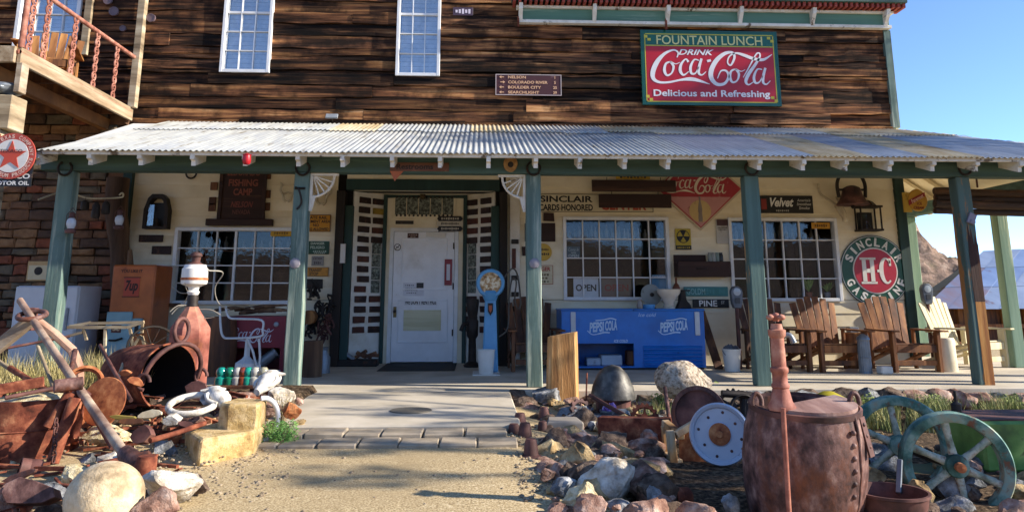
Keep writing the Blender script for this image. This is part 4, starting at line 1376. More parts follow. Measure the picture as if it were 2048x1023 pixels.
t = MB(); add_text(t, "Foremost", q.x, q.z + .037, .22, .06, YI - .029, .02, .2, rot=R(27)); t.build('lettering', pm('#d8b8a8'), o)
t = MB(); add_text(t, 'ICE', q.x + .03, q.z - .04, .08, .045, YI - .024, .02); add_text(t, 'CREAM', q.x + .01, q.z - .105, .16, .045, YI - .024, .03); t.build('lettering', pm('#7a2420'), o)
b = MB(); b.bar((XR + .02, YI + .02, q.z + .1), (XR + .02, YW, q.z + .1), .02, .02); b.build('arm', M['iron'], o)
def rz(a):
    return Matrix.Rotation(R(a), 4, 'Z')
def T(x, y, z=0.0):
    return Matrix.Translation((x, y, z))
def sub(name, m_, parent, fn, smooth=0, bev=0.0, Mx=None, label=None):
    b = MB(Mx)
    fn(b)
    return b.build(name, m_, parent, smooth=smooth, bev=bev, label=label)

# ------------------------------------------------------------------ adirondack chairs
def adirondack(px, Y, rot, m_, label, group='slatted porch chairs', x=None, sc=1.0, z=0.0):
    X = at(px, 745, Y).x if x is None else x
    Mx = T(X, Y, z) @ rz(rot) @ Matrix.Scale(sc, 4)
    o = thing('slatted_chair', label, 'chair', (X, Y, z), group)
    P = lambda n_, f, bv=.004: sub(n_, m_, o, f, 0, bv, Mx)
    n = 6
    for i in range(n):                                   # fan of back slats
        u = (i - (n - 1) / 2) / (n - 1)
        x0, x1 = u * .44, u * .60
        top = 1.02 - 0.16 * (2 * u) ** 2 * .6
        a, b_ = Vector((x0, .62, .22)), Vector((x1, .62 + .24 * top, top))
        P('back_slat', lambda q: q.bar(a, b_, .098, .02, up=(0, 1, .4)))
    for i in range(5):
        y = .02 + i * .125
        P('seat_slat', lambda q: q.obox((0, y + .05, .37 - y * .22), (.56, .105, .022), Matrix.Rotation(R(-12), 3, 'X')))
    P('front_apron', lambda q: q.box((-.28, -.015, .26), (.28, .008, .36)))
    P('stretcher', lambda q: q.box((-.28, .0, .09), (.28, .022, .16)))
    for sg in (-1, 1):
        P('arm', lambda q: q.obox((sg * .34, .24, .55), (.12, .74, .024)))
        P('front_leg', lambda q: q.box((sg * .315 - .025, -.03, 0), (sg * .315 + .025, .07, .536)))
        P('rear_leg', lambda q: q.bar((sg * .287, .05, .31), (sg * .287, .86, .06), .028, .10, up=(1, 0, 0)))
        P('back_post', lambda q: q.bar((sg * .32, .60, .0), (sg * .32, .60, .535), .03, .07, up=(0, 1, 0)))
    P('back_rail', lambda q: q.obox((0, .80, .52), (.60, .03, .08)))
    return o
adirondack(1578, 10.45, 4, M['wooddark'], 'dark slatted porch chair behind the flaking post')
adirondack(1692, 10.4, 2, M['woodorange'], 'orange brown slatted porch chair beside the ribbed metal can')
adirondack(1838, 10.4, 0, M['woodorange'], 'sunlit orange slatted porch chair under the round gasoline sign')
adirondack(1072, 10.75, 3, M['wooddark'], 'dark slatted porch chair hidden behind the post right of the door')
adirondack(1955, 10.95, 26, mat('cream painted chair wood', '#d3c7a4', '#bfb18a', sc=7, st=(1, 1, .2), rough=.7, bump=.3), 'pale cream slatted porch chair turned sideways at the right end', x=at(1990, 735, 10.95).x)

# ------------------------------------------------------------------ blue soda cooler
YC = 10.93
x0, x1 = at(1124, 700, YC).x, at(1411, 700, YC).x
zt = at(1268, 617, YC).z
blue = mat('scratched blue enamel', '#1a74c8', '#1564b2', sc=3, rough=.4, bump=.1, coat=.3, wear='#0f2f5c', wsc=7, wr=(.66, .7), dirt='#1a5a9c', dsc=2)
o = thing('blue_cooler', 'long blue soda chest cooler with white script and an open compartment', 'cooler', ((x0 + x1) / 2, YC, 0))
hole = (x0 + (x1 - x0) * .11, .05, x0 + (x1 - x0) * .50, zt * .43)
sub('body', blue, o, lambda q: [q.box((a, YC, b_), (c, YC + .06, d)) for (a, b_, c, d) in rect_sub((x0, .03, x1, zt - .03), [hole])] + [q.box((x0, YC + .06, .03), (x0 + .03, YC + .72, zt - .03)), q.box((x1 - .03, YC + .06, .03), (x1, YC + .72, zt - .03)), q.box((x0 + .03, YC + .68, .03), (x1 - .03, YC + .72, zt - .03)), q.box((x0 + .03, YC + .06, .031), (x1 - .03, YC + .68, .05)), q.box((x0 + .03, YC + .06, zt * .46), (x1 - .03, YC + .68, zt * .48))])
for (a, c) in ((x0 - .012, (x0 + x1) / 2 - .004), ((x0 + x1) / 2 + .004, x1 + .012)):
    sub('lid', blue, o, lambda q: q.box((a, YC - .02, zt - .029), (c, YC + .73, zt)), bev=.008)
for k in range(6):
    z = zt * .06 + k * zt * .062
    sub('louvre', blue, o, lambda q: q.obox(((x0 + (x1 - x0) * .77), YC - .008, z), ((x1 - x0) * .41, .03, .028), Matrix.Rotation(R(25), 3, 'X')))
sub('base', M['black'], o, lambda q: q.box((x0 + .02, YC + .03, 0), (x1 - .02, YC + .7, .029)))
for u in (.08, .95):
    sub('handle_plate', pm('#c9ccd0', .3), o, lambda q: q.box((x0 + (x1 - x0) * u - .035, YC - .022, zt * .56), (x0 + (x1 - x0) * u + .035, YC - .0005, zt * .95)), bev=.006)
t = MB()
for u in (.285, .78):
    cx_, cz_ = x0 + (x1 - x0) * u, zt * .70
    add_text(t, 'PEPSI', cx_ - .085, cz_ + .0, .22, .14, YC - .003, .04, .25, rot=R(4))
    add_text(t, 'COLA', cx_ + .12, cz_ + .02, .17, .14, YC - .003, .04, .25, rot=R(4))
    t.ribbon(cr([(cx_ - .22, cz_ - .05), (cx_ - .14, cz_ - .105), (cx_ + .02, cz_ - .075), (cx_ + .1, cz_ - .08)], 5), [.012] * 8 + [.02] * 8, YC - .005, YC - .003)
    t.ribbon(cr([(cx_ - .1, cz_ + .09), (cx_ + .02, cz_ + .1), (cx_ + .12, cz_ + .12), (cx_ + .2, cz_ + .1)], 5), [.016] * 16, YC - .005, YC - .003)
    t.build('lettering', pm('#b9d2ea'), o)
    t = MB()
add_text(t, 'ICE COLD', x0 + (x1 - x0) * .41, zt * .47, .2, .04, YC - .003, .03, .15)
t.build('lettering', pm('#b9d2ea'), o)
t = MB()
add_text(t, 'Ice cold', x0 + (x1 - x0) * .60, zt * .90, .26, .05, YC - .003, .0, .3)
t.build('lettering', pm('#b9d2ea'), o)
# things inside the open compartment and on the lid
box_m = pm('#a9b3bd', .6, wear='#7a828c')
for i, (px, w, h, d) in enumerate(((1186, .2, .1, .25), (1222, .3, .14, .3), (1262, .13, .2, .2))):
    q_ = at(px, 720, YC + .2)
    b = MB()
    b.box((q_.x - w / 2, YC + .12, .052), (q_.x + w / 2, YC + .12 + d, .052 + h))
    tag(b.build('storage_box', box_m if i != 2 else M['wooddark'], loc=(q_.x, YC + .12, .052), bev=.01), ['low grey box at the left inside the blue cooler', 'wide pale box in the middle inside the blue cooler', 'upright brown box at the right inside the blue cooler'][i], 'box', 'boxes in the cooler')
def lathe_thing(name, label, cat, m_, c, prof, n=24, smooth=45, group=None):
    b = MB()
    b.lathe(c, prof, n)
    return tag(b.build(name, m_, loc=c, smooth=smooth), label, cat, group)
q_ = at(1338, 605, YC + .25)
sinkm = mat('aged porcelain', '#e4d9c6', '#cdbda2', sc=4, rough=.3, bump=.05, coat=.3)
lathe_thing('porcelain_bowl', 'cream porcelain pedestal bowl standing on the blue cooler lid', 'bowl', sinkm, (q_.x, YC + .25, zt), [(.085, 0), (.09, .03), (.07, .05), (.075, .09), (.11, .15), (.165, .22), (.175, .275), (.165, .28), (.15, .22), (.05, .12), (0, .1)])
q_ = at(1296, 608, YC + .2)
lathe_thing('blue_dish', 'small light blue dish on the blue cooler lid', 'dish', pm('#5f9fd0', .35), (q_.x, YC + .2, zt), [(.09, 0), (.1, .03), (.105, .06), (.095, .06), (.08, .02), (0, .015)])
q_ = at(1303, 580, YC + .4)
o2 = thing('table_fan', 'grey round metal fan disc behind the blue dish on the cooler', 'fan', (q_.x, YC + .42, zt))
sub('disc', pm('#8f948f', .5, wear='#6a6a62'), o2, lambda q: q.lathe((q_.x, YC + .42, zt + .2), [(0, .02), (.05, .02), (.14, 0), (.16, -.01), (.15, -.015), (0, 0)], 24, axis=(.1, -1, .1)), 40)
sub('hub', M['iron'], o2, lambda q: q.lathe((q_.x, YC + .39, zt + .2), [(.03, 0), (.03, .02), (0, .03)], 10, axis=(.1, -1, .1)), 40)
sub('stand', M['iron'], o2, lambda q: (q.tube([(q_.x, YC + .45, zt), (q_.x, YC + .45, zt + .2)], .014, 6), q.box((q_.x - .06, YC + .40, zt), (q_.x + .06, YC + .5, zt + .015))))
q_ = at(1365, 600, YC + .35)
o2 = thing('kitchen_scale', 'black cast iron scale beside the porcelain bowl', 'scale', (q_.x, YC + .38, zt))
sub('body', M['iron'], o2, lambda q: q.prism([(q_.x - .1, zt), (q_.x + .12, zt), (q_.x + .11, zt + .05), (q_.x + .05, zt + .12), (q_.x + .04, zt + .25), (q_.x - .03, zt + .25), (q_.x - .05, zt + .1)], YC + .3, YC + .44), bev=.006)
sub('arm', M['iron'], o2, lambda q: q.box((q_.x - .08, YC + .34, zt + .251), (q_.x + .12, YC + .40, zt + .272)))
q_ = at(1282, 600, YC + .1)
lathe_thing('glass_jar', 'small murky glass jar left of the blue dish', 'jar', pm('#8a8078', .2), (q_.x - .02, YC + .1, zt), [(.04, 0), (.045, .05), (.03, .09), (.035, .13), (0, .13)])
# rooster-like jug left as a plain brown bottle
q_ = at(1352, 560, YW - .12)
b = MB(); b.lathe((q_.x, YW - .12, zt + .26), [(.05, 0), (.06, .04), (.04, .09), (.015, .12), (.018, .2), (0, .2)], 14)
b.box((q_.x - .09, YW - .2, zt + .24), (q_.x + .09, YW - .03, zt + .259))
tag(b.build('brown_jug', pm('#7a4326', .4), loc=(q_.x, YW - .12, zt + .24), smooth=40), 'small orange brown jug on a ledge between the windows', 'jug')
# plank beside the cooler and buckets
xx = at(1428, 680, YC).x
b = MB(); b.bar((xx + .07, YC + .05, 0), (xx - .03, YC + .5, .82), .12, .03, up=(0, 1, 0))
tag(b.build('leaning_plank', M['wooddark'], loc=(xx, YC, 0), bev=.004), 'dark plank leaning beside the blue cooler', 'plank')
def bucket(px, Y, r, h, m_, label, name='bucket', fill=None, z=0.0, group=None, handle=True, base=None):
    X = at(px, 740, Y).x if base is None else base
    o_ = thing(name, label, 'bucket', (X, Y, z), group)
    sub('pail', m_, o_, lambda q: q.lathe((X, Y, z), [(r * .8, 0), (r * .82, .005), (r, h - .02), (r * 1.05, h - .015), (r * 1.05, h), (r * .97, h), (r * .78, .02), (0, .02)], 28), 40)
    if handle:
        sub('handle', M['iron'], o_, lambda q: q.tube([(X + r * 1.06 * math.cos(R(a)), Y - .02 - .5 * r * math.sin(R(a)), z + h - .02 - .75 * r * math.sin(R(a))) for a in range(0, 181, 15)], .004, 5), 60)
    if fill:
        for k in range(14):
            a, rr = rnd.random() * 6.28, r * .7 * math.sqrt(rnd.random())
            sub('filling', fill, o_, lambda q: q.obox((X + rr * math.cos(a), Y + rr * math.sin(a), z + h + rnd.uniform(-.02, .03)), (rnd.uniform(.03, .07),) * 3, Matrix.Rotation(rnd.random() * 3, 3, (rnd.random(), rnd.random(), 1))))
    return o_
wb = mat('white plastic pail', '#dcdad2', '#cfccc2', sc=3, rough=.5, bump=.05)
bucket(1465, 10.7, .125, .3, wb, 'white pail full of dark scrap beside the blue cooler', fill=pm('#50545c', .4))
bucket(972, 10.35, .115, .31, wb, 'white pail standing in front of the blue dial column', z=.012, handle=False)
# white water can between the chairs at right
q_ = at(1893, 735, 10.55)
lathe_thing('white_can', 'plain cream drum stool between the two right chairs', 'drum', mat('cream drum paint', '#d6ccb4', '#c4b898', rough=.5, bump=.05), (q_.x, 10.55, 0), [(.14, 0), (.145, .02), (.14, .22), (.135, .42), (.125, .45), (0, .455)], 28)
q_ = at(1731, 735, 10.35)
o2 = thing('ribbed_can', 'ribbed galvanised can with pointed lid between two orange chairs', 'can', (q_.x, 10.35, 0))
galv = mat('galvanised metal', '#8a9096', '#6f767c', sc=5, rough=.45, metal=.5, bump=.1)
b = MB()
n = 36
vs_, fs = [], []
for (r_, h_) in ((.085, 0), (.08, .02), (.078, .2), (.082, .21), (.078, .22), (.075, .42), (.08, .44)):
    for j in range(n):
        a = 2 * math.pi * j / n
        rr = r_ * (1 + (.05 if j % 2 else 0))
        vs_.append((q_.x + rr * math.cos(a), 10.35 + rr * math.sin(a), h_))
for i in range(6):
    for j in range(n):
        fs.append((i * n + j, i * n + (j + 1) % n, (i + 1) * n + (j + 1) % n, (i + 1) * n + j))
b.add(vs_, fs)
b.build('body', galv, o2)
sub('lid', galv, o2, lambda q: q.lathe((q_.x, 10.35, .44), [(.088, 0), (.08, .03), (.04, .06), (.015, .08), (0, .08)], 24), 40)
q_ = at(1770, 740, 10.2)
b = MB(); b.box((q_.x - .07, 10.15, 0), (q_.x + .09, 10.3, .1))
tag(b.build('white_block', wb, loc=(q_.x, 10.2, 0), bev=.015), 'small white plastic block on the porch floor between chairs', 'block')
q_ = at(1705, 690, 11.1)
b = MB(); b.lathe((q_.x, 11.1, 0), [(.14, 0), (.15, .3), (.14, .5), (0, .5)], 20)
sb = b.build('side_table', M['wood'], loc=(q_.x, 11.1, 0), smooth=40)
tag(sb, 'round wooden keg table behind the ribbed can', 'table')
b = MB(); b.box((q_.x - .04, 11.05, .501), (q_.x + .09, 11.18, .58))
tag(b.build('tin_box', galv, loc=(q_.x, 11.1, .501), bev=.006), 'grey tin box on the keg table under the gasoline sign', 'box')
# flower pots under right window
q_ = at(1535, 690, 11.2)
b = MB(); b.lathe((q_.x - .05, 11.15, 0), [(.16, 0), (.2, .2), (.22, .34), (.2, .34), (0, .3)], 20)
tag(b.build('painted_pot', mat('patterned clay pot', '#b8703c', [(.35, '#7a4424'), (.5, '#c48a50'), (.62, '#8a9a7a'), (.7, '#d8b890')], sc=18, bump=.2), loc=(q_.x, 11.15, 0), smooth=40), 'round painted clay pot behind the chair at the flaking post', 'pot')

# ------------------------------------------------------------------ parking meters
def parking_meter(px, py, Y, label, zb=0.0, h=None):
    q_ = at(px, py, Y)
    hz = q_.z if h is None else h
    o_ = thing('parking_meter', label, 'parking meter', (q_.x, Y, zb), 'old parking meters')
    gm = mat('meter grey ' + label[:4], '#6e747c', '#50555c', sc=6, rough=.5, metal=.4, bump=.1)
    sub('pole', M['rustdark'], o_, lambda q: q.tube([(q_.x, Y, zb), (q_.x, Y, hz - .2)], .028, 10), 60)
    sub('housing', gm, o_, lambda q: q.prism([(q_.x - .075, hz - .12), (q_.x - .05, hz - .2), (q_.x + .05, hz - .2), (q_.x + .075, hz - .12)] + [(q_.x + .085 * math.cos(R(a)), hz + .02 + .1 * math.sin(R(a))) for a in range(0, 181, 20)], Y - .05, Y + .05), bev=.01)
    sub('dome_window', pm('#aab4bc', .2), o_, lambda q: q.lathe((q_.x, Y - .0505, hz + .035), [(.055, 0), (.055, .006), (0, .012)], 16, axis=(0, -1, 0)), 40)
    sub('coin_plate', pm('#3a3d42', .4), o_, lambda q: q.box((q_.x - .035, Y - .06, hz - .13), (q_.x + .035, Y - .0505, hz - .05)))
parking_meter(1472, 588, 11.0, 'grey parking meter between the blue cooler and the right window')
parking_meter(1852, 582, 11.6, 'grey parking meter at the right corner of the building')

# ------------------------------------------------------------------ wall shelf chest, bell, lanterns, skull
x0, z0, x1, z1 = rect_px(1357, 522, 1463, 553, YW - .3)
o = thing('wall_chest', 'dark brown wooden chest drawer mounted between the windows', 'chest', ((x0 + x1) / 2, YW - .03, z0))
sub('drawer', M['boardbrown'], o, lambda q: q.box((x0, YW - .28, z0), (x1, YW - .02, z1)), bev=.006)
a = rect_px(1357, 508, 1425, 524, YW - .05)
sub('back_board', M['boardbrown'], o, lambda q: q.box((x0, YW - .05, z1 + .001), (x0 + (x1 - x0) * .62, YW - .02, z1 + .11)), bev=.004)
sub('handle', M['iron'], o, lambda q: q.tube([(x0 + (x1 - x0) * (.45 + .1 * math.cos(R(a_))), YW - .285 - .03 * math.sin(R(a_)), z0 + (z1 - z0) * .55 - .01 * math.sin(R(a_))) for a_ in range(0, 181, 20)], .006, 6), 60)
for i, (u, m_) in enumerate(((.66, '#8a8f86'), (.73, '#a3a39a'), (.80, '#7d8a80'), (.87, '#2a2622'))):
    c = (x0 + (x1 - x0) * u, YW - .15, z1)
    lathe_thing('canning_jar', ['dusty jar on the wall chest, leftmost of four', 'dusty jar on the wall chest, second of four', 'dusty jar on the wall chest, third of four', 'black can on the wall chest at the right'][i], 'jar', pm(m_, .25), c, [(.033, 0), (.035, .02), (.035, .1), (.025, .125), (.028, .14), (0, .14)], 14, group='jars on the wall chest')
# bell
q_ = at(1704, 392, YW - .35)
o = thing('iron_bell', 'rusty iron bell in a yoke hanging from the porch roof near the corner', 'bell', (q_.x, YW - .35, q_.z - .2))
sub('bell_body', M['rustdark'], o, lambda q: q.lathe((q_.x, YW - .35, q_.z - .14), [(.235, 0), (.24, .015), (.2, .07), (.16, .14), (.14, .22), (.12, .27), (.06, .3), (0, .31)], 28), 40)
sub('yoke', M['iron'], o, lambda q: q.tube(cr([(q_.x - .21, YW - .35, q_.z - .02), (q_.x - .22, YW - .35, q_.z + .2), (q_.x - .12, YW - .35, q_.z + .36), (q_.x + .12, YW - .35, q_.z + .36), (q_.x + .22, YW - .35, q_.z + .2), (q_.x + .21, YW - .35, q_.z - .02)], 5), .028, 8), 60)
sub('clapper', M['iron'], o, lambda q: q.lathe((q_.x, YW - .35, q_.z - .2), [(0, 0), (.03, .02), (.03, .05), (.01, .07), (.01, .16)], 10), 40)
sub('hanger', M['iron'], o, lambda q: (q.tube([(q_.x, YW - .35, q_.z + .36), (q_.x, YW - .35, roof_z(YW - .35) - .05)], .015, 6), q.tube([(q_.x - .21, YW - .35, q_.z + .1), (q_.x + .21, YW - .35, q_.z + .1)], .02, 6)))
# lantern boxes
def lantern_box(box, label, tomb):
    x0, z0, x1, z1 = rect_px(*box, Y=YW - .15)
    o_ = thing('wall_lantern', label, 'lantern', ((x0 + x1) / 2, YW - .02, z0), 'big iron wall lanterns')
    w, cx_ = x1 - x0, (x0 + x1) / 2
    if tomb:
        out = [(x0, z0), (x1, z0), (x1, z0 + (z1 - z0) * .55), (cx_ + w * .36, z1 - .06), (cx_ + w * .2, z1), (cx_ - w * .2, z1), (cx_ - w * .36, z1 - .06), (x0, z0 + (z1 - z0) * .55)]
        inn = [(cx_ + (a - cx_) * .74, z0 + (b_ - z0) * .82 + .035) for a, b_ in out]
        b = MB()
        k = len(out)
        for i in range(k):
            j = (i + 1) % k
            qd = [out[i], out[j], inn[j], inn[i]]
            b.prism(qd, YW - .17, YW - .02)
        b.build('frame', M['iron'], o_)
    else:
        b = MB()
        for (a, c) in ((x0, x0 + .02), (x1 - .02, x1)):
            for y in (YW - .24, YW - .06):
                b.box((a, y, z0 + .03), (c, y + .02, z1 - .06))
        b.box((x0 - .01, YW - .25, z0), (x1 + .01, YW - .02, z0 + .03))
        b.box((x0 - .02, YW - .26, z1 - .06), (x1 + .02, YW - .02, z1 - .03))
        b.build('frame', M['iron'], o_)
        sub('roof', M['iron'], o_, lambda q: q.lathe((cx_, YW - .14, z1 - .03), [(.17, 0), (.1, .07), (.05, .09), (0, .1)], 4), 0)
    sub('back_plate', M['black'], o_, lambda q: q.box((x0 + w * .14, YW - .03, z0 + .04), (x1 - w * .14, YW - .021, z1 - .12)))
    sub('burner', M['iron'], o_, lambda q: q.lathe((cx_, YW - .1, z0 + .035), [(.05, 0), (.04, .05), (.02, .07), (.025, .13), (0, .13)], 12), 40)
    sub('glass', glass_mat('lantern glass', .15), o_, lambda q: q.box((x0 + w * .16, YW - .145, z0 + .05), (x0 + w * .4, YW - .14, z1 - .16)))
lantern_box((288, 388, 337, 457), 'black arched iron lantern on the cream wall left of the fishing board', True)
lantern_box((1716, 408, 1758, 462), 'square black iron lantern on the wall below the bell', False)
# deer skull with antlers
q_ = at(1678, 420, YW - .08)
b = MB()
b.tube(cr([(q_.x - .02, YW - .09, q_.z + .08), (q_.x, YW - .15, q_.z), (q_.x + .03, YW - .16, q_.z - .1), (q_.x + .06, YW - .14, q_.z - .19)], 5), [.06] * 5 + [.055] * 5 + [.04] * 5 + [.02], 9)
b.tube(cr([(q_.x - .04, YW - .08, q_.z + .09), (q_.x - .16, YW - .1, q_.z + .16), (q_.x - .3, YW - .12, q_.z + .26), (q_.x - .32, YW - .12, q_.z + .42)], 5), .018, 7)
b.tube(cr([(q_.x + .02, YW - .08, q_.z + .09), (q_.x - .02, YW - .1, q_.z + .16), (q_.x - .06, YW - .14, q_.z + .2)], 5), .014, 7)
tag(b.build('animal_skull', bone, loc=(q_.x, YW - .03, q_.z - .2), smooth=70), 'bleached antlered skull on the wall left of the bell', 'skull')

# ------------------------------------------------------------------ blue dial column
q_ = at(975, 740, 10.6)
Y = 10.62
o = thing('dial_column', 'light blue dial column with a round worn face beside the door', 'air meter', (q_.x, Y, 0))
lb = mat('sky blue column paint', '#5fa0cc', '#4f90bc', sc=4, rough=.4, bump=.06, coat=.2, wear='#35617c', wsc=6, wr=(.64, .7))
zc_ = at(981, 566, Y).z
xc = at(981, 566, Y).x
sub('base_plate', wb, o, lambda q: q.box((q_.x - .2, Y - .42, 0), (q_.x + .16, Y + .16, .011)), bev=.003)
sub('column', lb, o, lambda q: q.add([(xc + a * .11, Y - b_ * .08 + .02, 0.011) for a, b_ in ((-1, 1), (1, 1), (1, -1), (-1, -1))] + [(xc + a * .075, Y - b_ * .06 + .02, zc_ - .2) for a, b_ in ((-1, 1), (1, 1), (1, -1), (-1, -1))], [(0, 1, 2, 3), (7, 6, 5, 4), (0, 4, 5, 1), (1, 5, 6, 2), (2, 6, 7, 3), (3, 7, 4, 0)]), bev=.02)
sub('neck', lb, o, lambda q: q.lathe((xc, Y + .02, zc_ - .24), [(.08, 0), (.1, .04), (.12, .1), (.1, .14)], 20), 40)
r = .2
sub('head', lb, o, lambda q: q.lathe((xc, Y + .08, zc_), [(0, 0), (r * .95, 0), (r, .03), (r, .12), (r * .93, .145), (r * .76, .15), (r * .74, .135), (0, .135)], 36, axis=(0, -1, 0)), 40)
sub('dial', mat('worn dial face', '#d3bf96', [(.35, '#5a3a24'), (.5, '#b9925c'), (.62, '#e2d6b8')], sc=20, rough=.5, bump=.1), o, lambda q: q.lathe((xc, Y - .0555, zc_), [(0, .002), (r * .74, .0)], 36, axis=(0, -1, 0)), 0)
sub('badge', M['black'], o, lambda q: q.prism([(xc - .035, zc_ - .38), (xc, zc_ - .44), (xc + .035, zc_ - .38), (xc + .035, zc_ - .27), (xc - .035, zc_ - .27)], Y - .063, Y - .045))
sub('badge_crest', pm('#a8502a', .4), o, lambda q: q.prism([(xc - .02, zc_ - .36), (xc, zc_ - .4), (xc + .02, zc_ - .36), (xc + .02, zc_ - .3), (xc - .02, zc_ - .3)], Y - .066, Y - .0635))
sub('hose', mat('grey rubber hose', '#5a564e', '#46423c', rough=.7), o, lambda q: q.tube(cr([(xc + .17, Y, zc_ + .05), (xc + .3, Y, zc_ + .2), (xc + .38, Y + .02, zc_ + .1), (xc + .42, Y + .03, zc_ - .25), (xc + .38, Y + .03, zc_ - .35), (xc + .34, Y + .02, zc_ - .2), (xc + .36, Y, zc_ + .02), (xc + .3, Y, zc_ + .05), (xc + .26, Y, zc_ - .2), (xc + .24, Y, zc_ - .6), (xc + .12, Y, zc_ - .72)], 6), .012, 6), 60)
mt = plain('black rubber mat', '#2a2826', .8)
for (a, c, lab) in (((753, 742), (914, 726), 'black rubber mat in front of the white door'), ((934, 747), (1056, 734), 'black rubber mat under the blue dial column')):
    g0, g1 = gd(*a), gd(*c)
    b = MB(); b.box((g0.x, g0.y, 0.001), (g1.x, g1.y, .009))
    if 'dial' in lab:
        continue
    tag(b.build('door_mat', mt, loc=(g0.x, g0.y, 0), bev=.003), lab, 'mat')
# white measuring board with plates, right of the doorway
x0, z0, x1, z1 = rect_px(1020, 350, 1040, 740, YW - .1)
o = thing('white_post_board', 'tall white board with four black plates right of the doorway', 'board', ((x0 + x1) / 2, YW - .1, 0))
sub('board', mat('chalky white board', '#d9d4c8', '#c6c0b2', sc=5, bump=.2), o, lambda q: q.box((x0, YW - .1, .0), (x1, YW - .06, z1)), bev=.004)
for py in (483, 555, 588, 617):
    zz = at(1030, py, YW - .1).z
    sub('plate', M['iron'], o, lambda q: q.box((x0 + .02, YW - .125, zz - .035), (x1 - .02, YW - .1005, zz + .035)), bev=.006)
zz = at(1027, 515, YW - .1).z
sub('thermometer', M['plaquered'], o, lambda q: q.box((x0 + .03, YW - .12, zz - .16), (x0 + .09, YW - .1005, zz + .14)))
# black cast pump left of the dial column
q_ = at(944, 735, 11.5)
o = thing('hand_pump', 'black cast iron pump standing in the doorway right of the door', 'pump', (q_.x, 11.5, 0))
sub('body', M['iron'], o, lambda q: q.lathe((q_.x, 11.5, 0), [(.12, 0), (.13, .03), (.06, .08), (.055, .4), (.085, .45), (.09, .66), (.06, .7), (.075, .75), (.1, .95), (.09, .98), (0, .98)], 18), 40)
sub('spout', M['iron'], o, lambda q: q.tube(cr([(q_.x, 11.5, .62), (q_.x - .12, 11.42, .62), (q_.x - .17, 11.4, .52)], 4), .03, 8), 60)
# door things
sign('door_thermometer', 'red oblong thermometer plate on the door surround', 'thermometer', (889, 518, 904, 570), pm('#8a1f2c', .4), [], Y=YD - .033, th=.012)
lt = col.objects[-2] if False else None
th_ = [o_ for o_ in col.objects if o_.name.startswith('door_thermometer')][-1]
a = rect_px(893, 528, 900, 560, YD - .05)
sub('scale', pm('#d5d3d8'), th_, lambda q: q.box((a[0], YD - .05, a[1]), (a[2], YD - .0455, a[3])), bev=.002)
sign('white_thermometer', 'slim white thermometer on the green jamb left of the door', 'thermometer', (680, 487, 691, 526), pm('#d6d2ca'), [], Y=YW - .162, th=.012, border=pm('#a39c90'), bw=.006)
sign('paper_notice', 'white paper notice taped to the door', 'notice', (806, 565, 848, 591), pm('#dcdce0'), [('~~~~~~', .3, .8, .45, .09, '#55555c'), ('~~~~~~~~', .4, .6, .6, .08, '#77777c'), ('~~~~~~~~', .4, .42, .6, .08, '#77777c'), ('~~~~~~', .4, .22, .5, .08, '#77777c')], Y=yd - .001, th=.003)
sign('dark_notice', 'small dark sticker at the corner of the paper notice', 'sticker', (833, 565, 847, 576), pm('#2a2a2e'), [], Y=yd - .0065, th=.002)
sign('pigs_sign', 'narrow white strip reading we don\'t rent pigs across the door', 'sign', (808, 597, 874, 610), pm('#e2e2e2'), [("WE DON'T RENT PIGS", .5, .5, .94, .72, '#15141a', .03)], Y=yd - .001, th=.006)
sign('hours_plate', 'dark red plate at the top of the door', 'plate', (815, 466, 837, 476), pm('#4a2620'), [('~~~~~~', .5, .65, .8, .3, '#b09888'), ('~~~~', .5, .25, .5, .3, '#b09888')], Y=yd - .001, th=.008)
sign('blank_plate', 'blank white plate at the top right of the door', 'plate', (852, 464, 891, 474), pm('#e4e0d6'), [], Y=yd - .001, th=.006)
q_ = at(795, 494, yd)
o = thing('no_smoking_sticker', 'round no smoking sticker on the left of the door', 'sticker', (q_.x, yd, q_.z - .05))
sub('ring', M['ink'], o, lambda q: (disc(q, q_.x, q_.z, .045, .055, yd - .004, yd - .001, 24), q.obox((q_.x, yd - .003, q_.z), (.09, .003, .01), Matrix.Rotation(R(-45), 3, 'Y')), q.obox((q_.x, yd - .002, q_.z), (.055, .002, .01), Matrix.Rotation(R(20), 3, 'Y'))))
sign('letter_plate', 'dark oblong nameplate over the door at left', 'plate', (791, 441, 827, 448), pm('#2a2420', wear='#5a4a3a'), [], Y=YD - .002, th=.01)
for i, (py, s, cm, tx) in enumerate(((437, 'upper black arrow sign of the pointed trio over the door', '#1c1a22', '~~~~~~~~~'), (447, 'white middle sign of the pointed trio over the door', '#cfc8b8', '~~~~~~~~~~'), (457, 'lower black arrow sign of the pointed trio over the door', '#1c1a22', '~~~~~~~~~~'))):
    x0, z0, x1, z1 = rect_px(874, py - 5, 926, py + 5, YD - .05)
    o = thing('pointer_sign', s, 'sign', ((x0 + x1) / 2, YD - .035, z0), 'pointer signs over the door')
    e = .035 if i != 1 else 0.001
    sub('board', pm(cm), o, lambda q: q.prism([(x0, (z0 + z1) / 2), (x0 + e, z0), (x1 - e, z0), (x1, (z0 + z1) / 2), (x1 - e, z1), (x0 + e, z1)], YD - .05, YD - .035))
    t = MB(); add_text(t, tx, (x0 + x1) / 2, (z0 + z1) / 2, (x1 - x0) * .7, (z1 - z0) * .45, YD - .0525, .0, .2); t.build('lettering', pm('#c9c2b4' if i != 1 else '#3a342e'), o)
sub('post_strap', M['iron'], store, lambda q: q.bar((at(878, 432, YD).x, YD - .03, at(878, 432, YD).z), (at(878, 470, YD).x, YD - .03, at(878, 464, YD).z), .012, .02))
q_ = at(846, 392, YD - .05)
